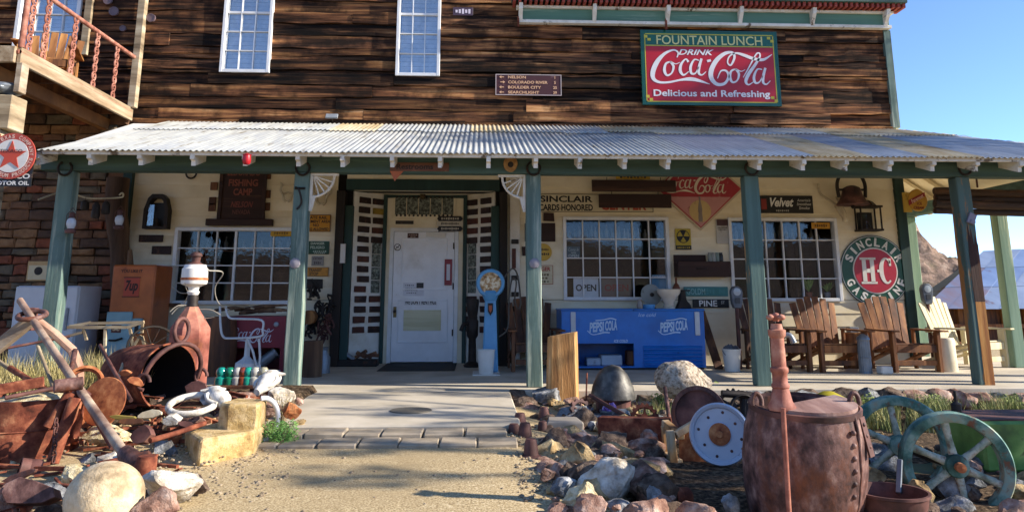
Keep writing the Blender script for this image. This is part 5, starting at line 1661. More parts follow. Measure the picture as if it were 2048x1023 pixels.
lathe_thing('door_lamp', 'small tarnished lamp hanging over the door transom', 'lamp', M['plaqueyellow'] if False else mat('tarnished lamp', '#6a5a40', '#4a3e2c', metal=.5, rough=.5), (q_.x, YD - .09, q_.z - .06), [(.02, 0), (.05, .03), (.045, .08), (.03, .1), (.04, .13), (.015, .16), (0, .16)], 14)
q_ = at(722, 722, 11.9)
o = thing('junk_tray', 'dark tray of rusty odds and ends left of the white door', 'tray', (q_.x, 11.8, 0))
sub('tray', M['iron'], o, lambda q: q.box((q_.x - .32, 11.62, .001), (q_.x + .28, 11.85, .1)), bev=.01)
for k in range(9):
    u = rnd.uniform(-.26, .22)
    sub('scrap', rnd.choice([M['rustdark'], M['wooddark'], galv]), o, lambda q: q.obox((q_.x + u, 11.73 + rnd.uniform(-.06, .06), .13 + rnd.random() * .05), (rnd.uniform(.06, .2), .07, .05), Matrix.Rotation(rnd.uniform(-.6, .6), 3, 'Y')), bev=.006)

# ------------------------------------------------------------------ window displays
x0, z0, x1, z1 = wins['M']
gls = pm('#5a5750', .2)
for k in range(17):
    xx = x0 + .12 + (x1 - x0 - .24) * k / 16 + rnd.uniform(-.02, .02)
    h = rnd.uniform(.16, .25)
    b = MB(); b.lathe((xx, YW + .26, z1 - .33), [(.03, 0), (.032, h * .55), (.012, h * .75), (.012, h), (0, h)], 10)
    tag(b.build('display_bottle', pm(rnd.choice(['#6a6860', '#545850', '#75726a']), .25), loc=(xx, YW + .26, z1 - .33), smooth=40), 'dusty clear bottle on the shelf inside the middle window', 'bottle', 'bottles on the middle window shelf')
b = MB(); b.box((x0 + .06, YW + .21, z1 - .35), (x1 - .06, YW + .34, z1 - .331))
b.build('window_shelf', M['wooddark'], store)
x0, z0, x1, z1 = wins['L']
b = MB(); b.box((x0 + .06, YW + .21, z1 - .35), (x1 - .06, YW + .34, z1 - .331))
b.build('window_shelf', M['wooddark'], store)
for k in range(12):
    xx = x0 + .12 + (x1 - x0 - .3) * k / 11
    h = rnd.uniform(.14, .22)
    b = MB(); b.lathe((xx, YW + .26, z1 - .33), [(.03, 0), (.032, h * .55), (.012, h * .75), (.012, h), (0, h)], 10)
    tag(b.build('display_bottle', gls, loc=(xx, YW + .26, z1 - .33), smooth=40), 'dusty bottle on the shelf inside the left window', 'bottle', 'bottles on the left window shelf')
x0, z0, x1, z1 = wins['R']
b = MB(); b.box((x0 + .06, YW + .21, z1 - .35), (x1 - .06, YW + .34, z1 - .331))
b.build('window_shelf', M['wooddark'], store)
for k in range(15):
    xx = x0 + .12 + (x1 - x0 - .3) * k / 14
    h = rnd.uniform(.14, .24)
    b = MB(); b.lathe((xx, YW + .26, z1 - .33), [(.03, 0), (.032, h * .55), (.012, h * .75), (.012, h), (0, h)], 10)
    tag(b.build('display_bottle', gls, loc=(xx, YW + .26, z1 - .33), smooth=40), 'dusty bottle on the shelf inside the right window', 'bottle', 'bottles on the right window shelf')
def inside_sign(box, label, m_, texts, border=None):
    sign('window_sign', label, 'sign', box, m_, texts, Y=YW + .06, th=.01, border=border, bw=.012)
inside_sign((1147, 556, 1197, 594), 'white OPEN sign behind the glass of the middle window', pm('#c9d2da'), [('OPEN', .5, .5, .82, .36, '#23262a', .03)])
inside_sign((1203, 556, 1263, 594), 'brown OPEN sign with red lettering behind the middle window', pm('#6e5a50'), [('OPEN', .5, .5, .8, .36, '#8a2f2a', .03)])
inside_sign((1134, 492, 1160, 516), 'small blue come in we\'re open card in the middle window', pm('#20506a'), [('Come In', .5, .72, .8, .26, '#a9c4cc', .0, .3), ("WE'RE", .5, .45, .4, .14, '#a9c4cc'), ('OPEN', .5, .2, .8, .24, '#a9c4cc', .02)])
inside_sign((1304, 549, 1334, 590), 'blue danger poster in the lower right of the middle window', pm('#4a86a8'), [('DANGER', .5, .9, .9, .13, '#dfe6ea', .02)])
# plants in the right window
leafy = mat('houseplant leaf', '#4f7a34', '#7a9a4a', sc=9, bump=.1)
x0, z0, x1, z1 = wins['R']
for i, px in enumerate((1618, 1655)):
    q_ = at(px, 585, YW + .2)
    o = thing('window_plant', ['potted plant with pale leaves in the right window, left one', 'smaller potted plant in the corner of the right window'][i], 'plant', (q_.x, YW + .2, z0 + .05), 'plants in the right window')
    sub('pot', pm('#7a8a9a' if i else '#8a4a3a'), o, lambda q: q.lathe((q_.x, YW + .2, z0 + .05), [(.04, 0), (.05, .09), (0, .085)], 12), 40)
    for k in range(16):
        a, e = rnd.random() * 6.28, rnd.uniform(.1, .3 - .1 * i)
        c = Vector((q_.x, YW + .2, z0 + .14))
        tip = c + Vector((math.cos(a) * .12, math.sin(a) * .1, e * .9))
        mid = (c + tip) / 2 + Vector((math.sin(a) * .03, 0, .02))
        mid2 = (c + tip) / 2 - Vector((math.sin(a) * .03, 0, -.02))
        sub('leaf', leafy, o, lambda q: q.add([c, mid, tip, mid2], [(0, 1, 2), (0, 2, 3)]))
# ------------------------------------------------------------------ rocks
def icos(sub_):
    t = (1 + 5 ** .5) / 2
    v = [Vector(p_).normalized() for p_ in ((-1, t, 0), (1, t, 0), (-1, -t, 0), (1, -t, 0), (0, -1, t), (0, 1, t), (0, -1, -t), (0, 1, -t), (t, 0, -1), (t, 0, 1), (-t, 0, -1), (-t, 0, 1))]
    f = [(0, 11, 5), (0, 5, 1), (0, 1, 7), (0, 7, 10), (0, 10, 11), (1, 5, 9), (5, 11, 4), (11, 10, 2), (10, 7, 6), (7, 1, 8), (3, 9, 4), (3, 4, 2), (3, 2, 6), (3, 6, 8), (3, 8, 9), (4, 9, 5), (2, 4, 11), (6, 2, 10), (8, 6, 7), (9, 8, 1)]
    for _ in range(sub_):
        c, nf = {}, []
        def mid(a, b):
            k = (min(a, b), max(a, b))
            if k not in c:
                v.append((v[a] + v[b]).normalized())
                c[k] = len(v) - 1
            return c[k]
        for a, b, d in f:
            x, y, z = mid(a, b), mid(b, d), mid(d, a)
            nf += [(a, x, z), (b, y, x), (d, z, y), (x, y, z)]
        f = nf
    return v, f
ICO = icos(3)
def rock_mesh(mb, c, size, seed, cuts=13, rough=.10, cut=(.55, .88)):
    rr = random.Random(seed)
    pl = []
    for _ in range(cuts):
        n_ = Vector((rr.uniform(-1, 1), rr.uniform(-1, 1), rr.uniform(-.6, 1))).normalized()
        pl.append((n_, rr.uniform(*cut)))
    out = []
    for p_ in ICO[0]:
        q = p_.copy()
        for n_, d in pl:
            e = q.dot(n_) - d
            if e > 0:
                q -= n_ * e
        q *= 1 + rough * noise.noise(p_ * 2.2 + Vector((seed, 0, 0))) - rough * .7 * abs(noise.noise(p_ * 4.5 + Vector((0, seed, 0)))) + rough * .35 * noise.noise(p_ * 11 + Vector((0, 0, seed)))
        out.append((c[0] + q.x * size[0], c[1] + q.y * size[1], c[2] + q.z * size[2]))
    mb.add(out, ICO[1])
def rmat(nm, c1, stops, sc=5, bump=1.0):
    return mat(nm, c1, stops, sc=sc * 2.2, rough=.92, bump=bump, bsc=26, dist=.03, spec=.25, dirt='#54463a', dsc=6, dr=(.52, .7), det=9)
RK = {
    'white': rmat('pale quartz rock', '#d0c8b8', [(.3, '#8a7a66'), (.45, '#c4b8a4'), (.6, '#e2dccf'), (.75, '#cfc4b0')]),
    'cream': rmat('cream pocked rock', '#d8c8a0', [(.3, '#8a7450'), (.45, '#c9b68a'), (.6, '#e6dab6'), (.75, '#bfa878')], 9, 1.0),
    'pink': rmat('pink granite', '#a08074', [(.3, '#5e4038'), (.45, '#94705f'), (.58, '#b39484'), (.72, '#d8c4b4')]),
    'grey': rmat('blue grey rock', '#7d7c7a', [(.3, '#3c3b3a'), (.45, '#6f706f'), (.58, '#98999a'), (.72, '#c9c8c4')]),
    'dark': rmat('dark banded rock', '#5a4a40', [(.3, '#2a211c'), (.45, '#54443a'), (.6, '#7d6a5a'), (.78, '#b3a28c')], 6),
    'orange': rmat('orange jasper', '#a8643a', [(.3, '#5a2c1a'), (.45, '#a05c34'), (.6, '#c98a5a'), (.75, '#ddb894')]),
    'tan': rmat('tan sandstone', '#b09468', [(.3, '#6e5636'), (.5, '#b09468'), (.7, '#d3bd92')]),
    'pumice': mat('speckled pumice', '#a89884', [(.32, '#4f4438'), (.45, '#9a8a76'), (.58, '#c4b6a2'), (.7, '#8f7f6c')], sc=26, rough=.95, bump=1.0, bsc=30, dist=.02),
}
def rock(px, pt, pb, w, kind, label, zg=-.2, Yo=None, depth=.8, cuts=14, seed=None, name='boulder', group=None, rough=.12, cut=(.52, .88)):
    Y = gd(px, pb, zg).y if Yo is None else Yo
    k = (Y * _cp * _cy) / F
    c = at(px, (pt + pb) / 2, Y)
    hz = (at(px, pt, Y).z - at(px, pb, Y).z) / 2
    b = MB()
    sd_ = seed if seed is not None else int(px * 7 + pt)
    rock_mesh(b, (c.x, Y, c.z - hz * .12), (w * k / 2 * 1.12, w * k / 2 * depth, hz * 1.15), sd_, cuts, rough, cut)
    return tag(b.build(name, RK[kind] if isinstance(kind, str) else kind, loc=(c.x, Y, c.z - hz), smooth=22), label, 'rock', group)

# ------------------------------------------------------------------ garden beds
soil = mat('rubbly garden soil', '#4a3c2e', [(.34, '#241c15'), (.46, '#47392b'), (.58, '#6b5843'), (.72, '#94806a')], sc=30, rough=.95, bump=1.0, bsc=50, dist=.02, spec=.15)
def bed(x0, x1, y0, y1, top, edge, nm):
    b = MB()
    nx_, ny_ = int((x1 - x0) / .12), int((y1 - y0) / .12)
    vs_ = []
    for j in range(ny_ + 1):
        for i in range(nx_ + 1):
            x, y = x0 + (x1 - x0) * i / nx_, y0 + (y1 - y0) * j / ny_
            u = min(i / nx_, 1 - i / nx_) * (x1 - x0)
            v = min(j / ny_, 1) * (y1 - y0)
            e = min(1.0, min(u, v) / edge)
            h = top(x, y) * (e * e * (3 - 2 * e)) + (-.5) * (1 - e) if e < 1 else top(x, y)
            vs_.append((x, y, h + .03 * noise.noise((x * 2, y * 2, 2)) + .02 * noise.noise((x * 6, y * 6, 2))))
    b.add(vs_, [(j * (nx_ + 1) + i, j * (nx_ + 1) + i + 1, (j + 1) * (nx_ + 1) + i + 1, (j + 1) * (nx_ + 1) + i) for j in range(ny_) for i in range(nx_)])
    struct(b.build(nm, soil, smooth=180))
bed(-6.5, -1.42, 3.7, 8.60, lambda x, y: -.16 + .22 * min(1, max(0, (y - 5.4) / 1.6)), .35, 'garden_bed')
bed(.40, 8.6, 4.0, 8.60, lambda x, y: -.19 - .06 * max(0, 5 - y), .3, 'garden_bed')

# ------------------------------------------------------------------ scatter: pebbles and grass
def pebbles():
    b = MB()
    v, f = icos(0)
    for k in range(1700):
        if rnd.random() < .5:
            x, y = rnd.uniform(.25, 1.3), rnd.uniform(4.6, 6.4)
        elif rnd.random() < .6:
            x, y = rnd.uniform(-2.4, -1.2), rnd.uniform(4.7, 6.0)
        else:
            x, y = rnd.uniform(-4, 4), rnd.uniform(3.8, 5.6)
        s = rnd.uniform(.004, .016) * (1.6 if rnd.random() < .06 else 1)
        z = ground_z(x, y)
        if x > .55 and y > 4.9 or x < -1.7 and y > 5.2:
            z += .03
        b.add([(x + p_.x * s, y + p_.y * s, z + p_.z * s * .7) for p_ in v], f)
    struct(b.build('pebbles', mat('loose pebbles', '#93826a', [(.3, '#5a4c3c'), (.5, '#8d7c64'), (.7, '#b8a88c')], sc=30, bump=.2)), 'stuff')
pebbles()
def tuft(mb, x, y, z, n, h, spread, bend=.35, w=.004):
    for _ in range(n):
        a = rnd.random() * 6.283
        r0 = spread * math.sqrt(rnd.random())
        bx, by = x + r0 * math.cos(a), y + r0 * math.sin(a)
        d = rnd.random() * 6.283
        hh = h * rnd.uniform(.45, 1.1)
        lean = bend * hh * rnd.random()
        ww = w * rnd.uniform(.7, 1.6)
        px_, py_ = -math.sin(d) * ww, math.cos(d) * ww
        m1 = (bx + math.cos(d) * lean * .35, by + math.sin(d) * lean * .35, z + hh * .55)
        tp = (bx + math.cos(d) * lean, by + math.sin(d) * lean, z + hh)
        mb.add([(bx - px_, by - py_, z), (bx + px_, by + py_, z), (m1[0] + px_ * .8, m1[1] + py_ * .8, m1[2]), (m1[0] - px_ * .8, m1[1] - py_ * .8, m1[2]), tp], [(0, 1, 2, 3), (3, 2, 4)])
def leaves(mb, c, rad, n, size, rr=None, shell=.35):
    for _ in range(n):
        while True:
            p_ = Vector((rnd.uniform(-1, 1), rnd.uniform(-1, 1), rnd.uniform(-1, 1)))
            if shell < p_.length < 1:
                break
        q = Vector((c[0] + p_.x * rad[0], c[1] + p_.y * rad[1], c[2] + p_.z * rad[2]))
        a = Vector((rnd.gauss(0, 1), rnd.gauss(0, 1), rnd.gauss(0, .7))).normalized()
        b_ = a.orthogonal().normalized()
        s = size * rnd.uniform(.6, 1.3)
        mb.add([q - a * s, q - b_ * s * .4, q + a * s, q + b_ * s * .4], [(0, 1, 2, 3)])
dry = mat('dry straw grass', '#a89a62', [(.35, '#7a7444'), (.5, '#a89a62'), (.65, '#cfc08c')], sc=6, bump=0, rough=.9)
grn = mat('green weeds', '#7a8048', [(.32, '#4a5a30'), (.45, '#737c46'), (.57, '#a39c66'), (.68, '#c4b684')], sc=6, bump=0, rough=.9)
b = MB()
for k in range(170):
    px = rnd.uniform(-30, 330)
    Y = rnd.uniform(7.3, 8.3)
    x = at(px, 700, Y).x
    tuft(b, x, Y, .02, 42, rnd.uniform(.25, .5), .10, .6, .003)
struct(b.build('dry_grass', dry), 'stuff')
b = MB()
for (p0, p1, y0, y1, n, h) in ((1265, 1340, 7.3, 8.1, 40, .2), (1425, 1470, 7.6, 8.3, 12, .18), (1690, 1790, 6.9, 8.2, 38, .22), (1825, 1905, 7.0, 7.9, 40, .26), (1960, 2048, 7.2, 7.7, 20, .28)):
    for k in range(n):
        Y = rnd.uniform(y0, y1)
        x = at(rnd.uniform(p0, p1), 800, Y).x
        tuft(b, x, Y, -.2, 30, h * rnd.uniform(.6, 1.2), .09, .6, .0035)
struct(b.build('green_grass', grn), 'stuff')

# ------------------------------------------------------------------ left bay objects
# white freezer
Y = 10.5
x0, x1, zt_ = at(25, 620, Y).x, at(152, 620, Y).x, at(90, 571, Y).z
frz = mat('bluish white enamel', '#cfd0d2', '#c0c2c6', sc=3, rough=.4, bump=.03, wear='#8a8a92', wsc=5, wr=(.7, .74))
o = thing('white_freezer', 'white upright freezer standing behind the leftmost green post', 'freezer', ((x0 + x1) / 2, Y, 0))
sub('cabinet', frz, o, lambda q: q.box((x0, Y + .04, 0), (x1, Y + .65, zt_)), bev=.015)
sub('door', frz, o, lambda q: q.box((x0 + .005, Y, .05), (x1 - .005, Y + .036, zt_ - .01)), bev=.012)
sub('handle', galv, o, lambda q: q.box((x1 - .12, Y - .03, zt_ * .5), (x1 - .09, Y - .001, zt_ * .75)), bev=.005)
# gnarled trunk
p0, p1 = at(222, 690, 11.3), at(212, 345, 11.3)
b = MB()
pts, rs = [], []
for i in range(15):
    u = i / 14
    pts.append((p0.x - .05 + .12 * math.sin(u * 5) + .03 * noise.noise((u * 5, 1, 1)), 11.35, u * 2.75))
    rs.append(.17 - .05 * u + .05 * noise.noise((u * 6, 4, 2)) + .04 * (u > .8))
b.tube(pts, rs, 12)
b.tube([(pts[6][0], 11.33, pts[6][2]), (pts[6][0] + .16, 11.2, pts[6][2] + .2), (pts[6][0] + .13, 11.2, pts[6][2] + .5)], [.07, .06, .03], 8)
tag(b.build('tree_trunk', M['trunk'], loc=(p0.x, 11.35, 0), smooth=60), 'gnarled old tree trunk standing against the stone wall', 'trunk')
# curled iron hanger and small lanterns
q0 = at(150, 395, 9.6)
o = thing('iron_hanger', 'pale curled iron hanger arm reaching right from the leftmost post', 'hanger', (q0.x, 9.6, q0.z))
iv = plain('ivory iron', '#b8ad90', .6)
q1 = at(243, 395, 9.6)
sub('arm', iv, o, lambda q: q.tube(cr([(q0.x - .12, 9.03, q0.z - .1), (q0.x - .03, 9.3, q0.z + .02), (q0.x + .02, 9.6, q0.z + .03), (q0.x + .2, 9.6, q0.z - .01), (q1.x - .03, 9.6, q1.z), (q1.x + .02, 9.6, q1.z + .03), (q1.x, 9.6, q1.z + .06), (q1.x - .03, 9.6, q1.z + .03)], 6), .011, 6), 60)
for i, (px, py, h) in enumerate(((170, 410, .12), (192, 420, .2), (212, 415, .16))):
    q_ = at(px, py, 9.6)
    o_ = thing('hanging_pot', ['dark tin pot hanging nearest the post from the iron hanger', 'long dark tin hanging mid way on the iron hanger', 'dark tin cup hanging right of the middle on the iron hanger'][i], 'pot', (q_.x, 9.6, q_.z - h / 2), 'tins on the iron hanger')
    sub('body', M['iron'], o_, lambda q: q.lathe((q_.x, 9.6, q_.z - h / 2), [(.04, 0), (.05, .02), (.045, h * .8), (.02, h), (0, h)], 12), 40)
    sub('wire', M['iron'], o_, lambda q: q.tube([(q_.x, 9.6, q_.z + h / 2), (q_.x, 9.6, q0.z + .01)], .003, 5))
def barn_lantern(px, py, Y, label, zc=None):
    q_ = at(px, py, Y)
    o_ = thing('barn_lantern', label, 'lantern', (q_.x, Y, q_.z - .13), 'hanging barn lanterns')
    sub('base', M['rustdark'], o_, lambda q: q.lathe((q_.x, Y, q_.z - .13), [(.055, 0), (.06, .03), (.035, .05), (0, .05)], 14), 40)
    sub('globe', pm('#b9bcc0', .15), o_, lambda q: q.lathe((q_.x, Y, q_.z - .08), [(.035, 0), (.052, .05), (.05, .09), (.03, .12)], 14), 40)
    sub('cap', M['rustdark'], o_, lambda q: q.lathe((q_.x, Y, q_.z + .042), [(.04, 0), (.03, .03), (.035, .05), (.015, .07), (0, .07)], 14), 40)
    sub('bail', M['rustdark'], o_, lambda q: (q.tube([(q_.x + sg, Y, q_.z - .09 + .0) for sg in (-.06, -.065)] + [(q_.x - .06, Y, q_.z + .08), (q_.x, Y, q_.z + .16), (q_.x + .06, Y, q_.z + .08), (q_.x + .06, Y, q_.z - .09)], .004, 5)))
barn_lantern(239, 437, 9.6, 'small barn lantern with pale globe at the end of the iron hanger')
barn_lantern(143, 443, 8.8, 'tiny lantern hanging on the face of the leftmost green post')
# orange vending machine
Y = 10.75
x0, x1, zt_ = at(219, 600, Y).x, at(306, 600, Y).x, at(262, 529, Y).z
orm = mat('orange enamel, rusting', '#b5622c', '#a35424', sc=3, rough=.45, bump=.06, coat=.2, wear='#7a3c1c', wsc=3, wr=(.6, .68), dirt='#8a4a22', dsc=1.5)
o = thing('vending_machine', 'orange soda vending machine with a pale teal door by the left window', 'vending machine', ((x0 + x1) / 2, Y, 0))
w_ = x1 - x0
sub('cabinet', orm, o, lambda q: q.box((x0, Y, 0.02), (x1, Y + .6, zt_)), bev=.02)
teal = mat('pale teal enamel', '#86aab0', '#769aa2', sc=3, rough=.4, bump=.05, wear='#5a6a6a', wsc=5, wr=(.66, .7))
sub('lower_door', teal, o, lambda q: q.box((x0 - .005, Y - .035, .06), (x0 + w_ * .58, Y - .001, zt_ * .56)), bev=.012)
sub('coin_unit', teal, o, lambda q: q.box((x0 + w_ * .6, Y - .06, zt_ * .36), (x0 + w_ * .84, Y - .001, zt_ * .5)), bev=.012)
sub('coin_slot', M['black'], o, lambda q: q.box((x0 + w_ * .68, Y - .064, zt_ * .38), (x0 + w_ * .77, Y - .0605, zt_ * .48)), bev=.01)
sub('chute', M['black'], o, lambda q: q.box((x0 + w_ * .62, Y - .004, zt_ * .06), (x0 + w_ * .8, Y - .001, zt_ * .17)))
sub('price_card', pm('#5a2a24'), o, lambda q: q.box((x0 + w_ * .14, Y - .04, zt_ * .37), (x0 + w_ * .36, Y - .0355, zt_ * .44)))
sub('logo_panel', pm('#b0452e', .4), o, lambda q: q.box((x0 + w_ * .3, Y - .006, zt_ * .70), (x0 + w_ * .66, Y - .001, zt_ * .88)))
sub('door_handle', M['iron'], o, lambda q: q.tube([(x0 + w_ * .12, Y - .05, zt_ * .3), (x0 + w_ * .28, Y - .06, zt_ * .3), (x0 + w_ * .42, Y - .05, zt_ * .32)], .014, 6), 60)
t = MB()
add_text(t, '7up', x0 + w_ * .48, zt_ * .79, w_ * .3, zt_ * .13, Y - .009, .04, .2)
for zz in (.70, .88):
    t.box((x0 + w_ * .28, Y - .009, zt_ * zz - .006), (x0 + w_ * .68, Y - .0065, zt_ * zz + .006))
t.build('lettering', pm('#3a1c14'), o)
t = MB()
add_text(t, 'YOU LIKE IT', x0 + w_ * .45, zt_ * .94, w_ * .5, zt_ * .03, Y - .004, .03)
t.build('lettering', pm('#3a1c14'), o)
t = MB(); add_text(t, '5c', x0 + w_ * .25, zt_ * .405, .09, .05, Y - .043, .03); t.build('lettering', pm('#d8c49a'), o)
# white ice box at its right, on a wall bracket
x0, z0, x1, z1 = rect_px(309, 529, 328, 606, 11.3)
o = thing('wall_dispenser', 'narrow white soda dispenser on the wall beside the orange machine', 'dispenser', ((x0 + x1) / 2, 11.4, z0))
sub('case', wb, o, lambda q: q.box((x0, 11.3, z0), (x1, 11.72, z1)), bev=.008)
sub('label_panel', pm('#a83a30'), o, lambda q: q.box((x0 + .02, 11.294, z0 + (z1 - z0) * .4), (x1 - .02, 11.299, z0 + (z1 - z0) * .85)))
t = MB(); add_text(t, '7up', (x0 + x1) / 2, z0 + (z1 - z0) * .62, (z1 - z0) * .3, .08, 11.291, .03, rot=R(80)); t.build('lettering', pm('#d8d8d8'), o)
sub('shelf', M['wooddark'], o, lambda q: q.box((x0 - .03, 11.3, z0 - .05), (x1 + .12, 11.72, z0 - .001)), bev=.004)
# red cooler
Y = 10.45
x0, x1, zt_ = at(443, 680, Y).x, at(569, 680, Y).x, at(506, 632, Y).z
o = thing('red_cooler', 'dark red soda chest cooler with white script left of the doorway', 'cooler', ((x0 + x1) / 2, Y, 0))
rdm = mat('dull maroon enamel', '#7a1f2c', '#68182a', sc=3, rough=.45, bump=.06, wear='#4a1c20', wsc=6, wr=(.64, .7))
hole = (x0 + .09, .03, x1 - .05, zt_ * .46)
sub('body', rdm, o, lambda q: [q.box((a, Y, b_), (c, Y + .05, d)) for (a, b_, c, d) in rect_sub((x0, 0, x1, zt_), [hole])] + [q.box((x0, Y + .05, 0), (x0 + .03, Y + .6, zt_)), q.box((x1 - .03, Y + .05, 0), (x1, Y + .6, zt_)), q.box((x0 + .03, Y + .05, zt_ - .05), (x1 - .03, Y + .6, zt_)), q.box((x0 + .03, Y + .57, 0), (x1 - .03, Y + .6, zt_ - .05))])
t = MB(); script_word(t, x0 + (x1 - x0) * .1, zt_ * .55, x0 + (x1 - x0) * .82, zt_ * .80, Y - .003, 1.0); t.build('lettering', pm('#c9c9d6'), o)
sub('opener', galv, o, lambda q: q.lathe((x1 - .12, Y - .001, zt_ * .86), [(.035, 0), (.03, .015), (0, .02)], 12, axis=(0, -1, 0)), 40)
for k in range(11):                       # driftwood pile on the lid
    xx = x0 + rnd.uniform(.12, .8) * (x1 - x0)
    L_ = rnd.uniform(.15, .32)
    a = rnd.uniform(-.5, .5)
    z_ = zt_ + .03 + .022 * (k // 3)
    b = MB(); b.tube(cr([(xx - L_ * math.cos(a), Y + .25 + rnd.uniform(-.12, .12), z_), (xx, Y + .22, z_ + .035), (xx + L_ * math.cos(a), Y + .22 + rnd.uniform(-.12, .12), z_ + rnd.uniform(0, .05))], 4), [.02, .025, .03, .03, .026, .024, .02, .016, .012], 6)
    tag(b.build('driftwood', rnd.choice([M['trunk'], M['woodpale'], M['trunk']]), loc=(xx, Y + .25, zt_), smooth=60), 'twisted driftwood stick piled on the red cooler', 'driftwood', 'driftwood on the red cooler')
q_ = at(535, 715, Y + .3)
b = MB(); b.lathe((q_.x - .12, Y + .15, .08), [(.07, 0), (.07, .32), (.09, .33), (.09, .36), (0, .36)], 14, axis=(.8, 0, .6))
tag(b.build('metal_jug', galv, loc=(q_.x, Y + .2, 0), smooth=40), 'grey metal jug tipped inside the red cooler opening', 'jug')
# white tube chair frame in front of it
Y = 9.55
wt = mat('chalky white tube paint', '#c3cbd2', '#a9b2ba', sc=5, rough=.5, bump=.1, wear='#6a5a4a', wsc=6, wr=(.62, .7))
q_ = lambda px, py, dy=0.0: tuple(at(px, py, Y + dy))
o = thing('chair_frame', 'bare white tubular chair frame on a square pedestal before the red cooler', 'chair', (at(495, 745, Y).x, Y, 0))
sub('back_tube', wt, o, lambda q: (q.tube(cr([q_(440, 612), q_(441, 650), q_(446, 672), q_(462, 676), q_(520, 672), q_(525, 660), q_(523, 640), q_(480, 637), q_(458, 634), q_(451, 612)], 5), .014, 7)), 60)
sub('leg_tube', wt, o, lambda q: (q.tube(cr([q_(494, 676), q_(505, 700), q_(518, 735), q_(560, 742)], 5), .014, 7), q.tube(cr([q_(518, 676), q_(520, 710), q_(522, 738), q_(556, 746)], 5), .014, 7)), 60)
c_ = at(489, 745, Y)
sub('pedestal', wt, o, lambda q: q.lathe((c_.x, Y + .05, 0), [(.14, 0), (.135, .22), (.06, .27), (.035, .3), (.03, .5)], 4), 0)
# dark barrel behind
q_ = at(425, 730, 10.2)
b = MB(); b.lathe((q_.x, 10.4, 0), [(.2, 0), (.23, .3), (.22, .55), (.19, .75), (.17, .75), (0, .7)], 20)
tag(b.build('dark_barrel', M['wooddark'], loc=(q_.x, 10.4, 0), smooth=40), 'dark wooden barrel left of the red cooler', 'barrel')
# log stump, milk can, rusty hanging tools
q_ = at(622, 745, 10.2)
b = MB(); b.tube([(q_.x, 10.2, 0), (q_.x + .01, 10.2, .2), (q_.x, 10.2, .45)], [.14, .13, .135], 12)
tag(b.build('log_stump', M['trunk'], loc=(q_.x, 10.2, 0), smooth=50), 'upright log stump right of the post left of the door', 'stump')
q_ = at(640, 745, 10.7)
lathe_thing('milk_can', 'small grey milk can beside the log stump', 'can', galv, (q_.x + .03, 10.7, 0), [(.1, 0), (.1, .2), (.06, .27), (.055, .31), (.075, .34), (0, .34)], 18)
for i, (px, py, kx) in enumerate(((628, 585, 0), (655, 610, 1), (640, 625, 2), (658, 645, 3), (625, 650, 4), (646, 668, 5))):
    q_ = at(px, py, YW - .2)
    b = MB()
    for k in range(16):
        a = rnd.random() * 6.28
        r_ = rnd.uniform(.02, .16)
        c = Vector((q_.x + r_ * .6 * math.cos(a), YW - .12 - rnd.random() * .12, q_.z + r_ * math.sin(a)))
        d = Vector((rnd.uniform(-.05, .05), rnd.uniform(-.03, .03), rnd.uniform(-.09, .09)))
        b.tube(cr([c - d, c + Vector((rnd.uniform(-.03, .03), 0, rnd.uniform(-.03, .03))), c + d], 3), rnd.uniform(.010, .022), 6)
    tag(b.build('tool_bundle', rnd.choice([M['iron'], M['rustdark']]), loc=(q_.x, YW - .12, q_.z), smooth=50), ['topmost bundle of black iron tools under the dark board', 'bundle of iron tools nearest the doorway post, upper', 'bundle of iron tools in the middle of the tool heap', 'bundle of iron tools nearest the doorway post, lower', 'bundle of iron tools close beside the green post', 'lowest bundle of iron tools above the milk can'][i], 'tools', 'iron tools hung beside the doorway')
q_ = at(618, 634, YW - .35)
b = MB(); disc(b, q_.x, q_.z, 0, .1, YW - .4, YW - .2); disc(b, q_.x, q_.z, .06, .1, YW - .41, YW - .4005)
tag(b.build('log_slice', M['wood'], loc=(q_.x, YW - .3, q_.z - .1), smooth=40), 'round cut log end among the iron tools', 'log slice')

# ------------------------------------------------------------------ rusty buoy tank with porcelain top
Y = 7.75
cx_ = at(377, 700, Y).x
zz = lambda py: at(377, py, Y).z
rw = (at(418, 690, Y).x - at(336, 690, Y).x) / 2
o = thing('rusty_tank', 'tall rusty octagonal tank with a white porcelain insulator and loose wires on top', 'tank', (cx_, Y, 0))
rt = mat('pinkish rust tank', '#8d5244', [(.3, '#5a2c20'), (.48, '#8a4e40'), (.6, '#a46a58'), (.75, '#c08a6a')], sc=5, rough=.8, bump=.3, bsc=40, dist=.004, dirt='#a8682c', dsc=2)
sub('shell', rt, o, lambda q: q.lathe((cx_, Y, 0), [(rw, 0), (rw, zz(660)), (rw * .98, zz(655)), (rw * .38, zz(618)), (rw * .3, zz(612)), (0, zz(612))], 8), 0, bev=.008)
sub('side_pipe', rt, o, lambda q: q.tube([(cx_ + .0, Y - rw - .03, 0), (cx_ + .0, Y - rw - .03, zz(668))], .05, 10), 50)
sub('neck', M['iron'], o, lambda q: q.lathe((cx_, Y, zz(612)), [(.06, 0), (.05, .04), (.055, .08), (.045, .12)], 14), 40)
sub('porcelain', wb, o, lambda q: q.lathe((cx_, Y, zz(590)), [(.045, 0), (.06, .03), (.045, .05), (.055, .08), (.12, .11), (.125, .13), (.122, .26), (.11, .27), (.1, .3), (0, .3)], 20), 40)
sub('rust_ring', M['rustorange'], o, lambda q: q.lathe((cx_, Y, zz(560)), [(.127, 0), (.129, .012), (.127, .025)], 20, cap=False), 40)
sub('cap', M['rustdark'], o, lambda q: q.lathe((cx_, Y, zz(534)), [(.08, 0), (.075, .03), (.04, .05), (.045, .1), (.06, .11), (.05, .14), (.02, .15), (0, .15)], 14), 40)
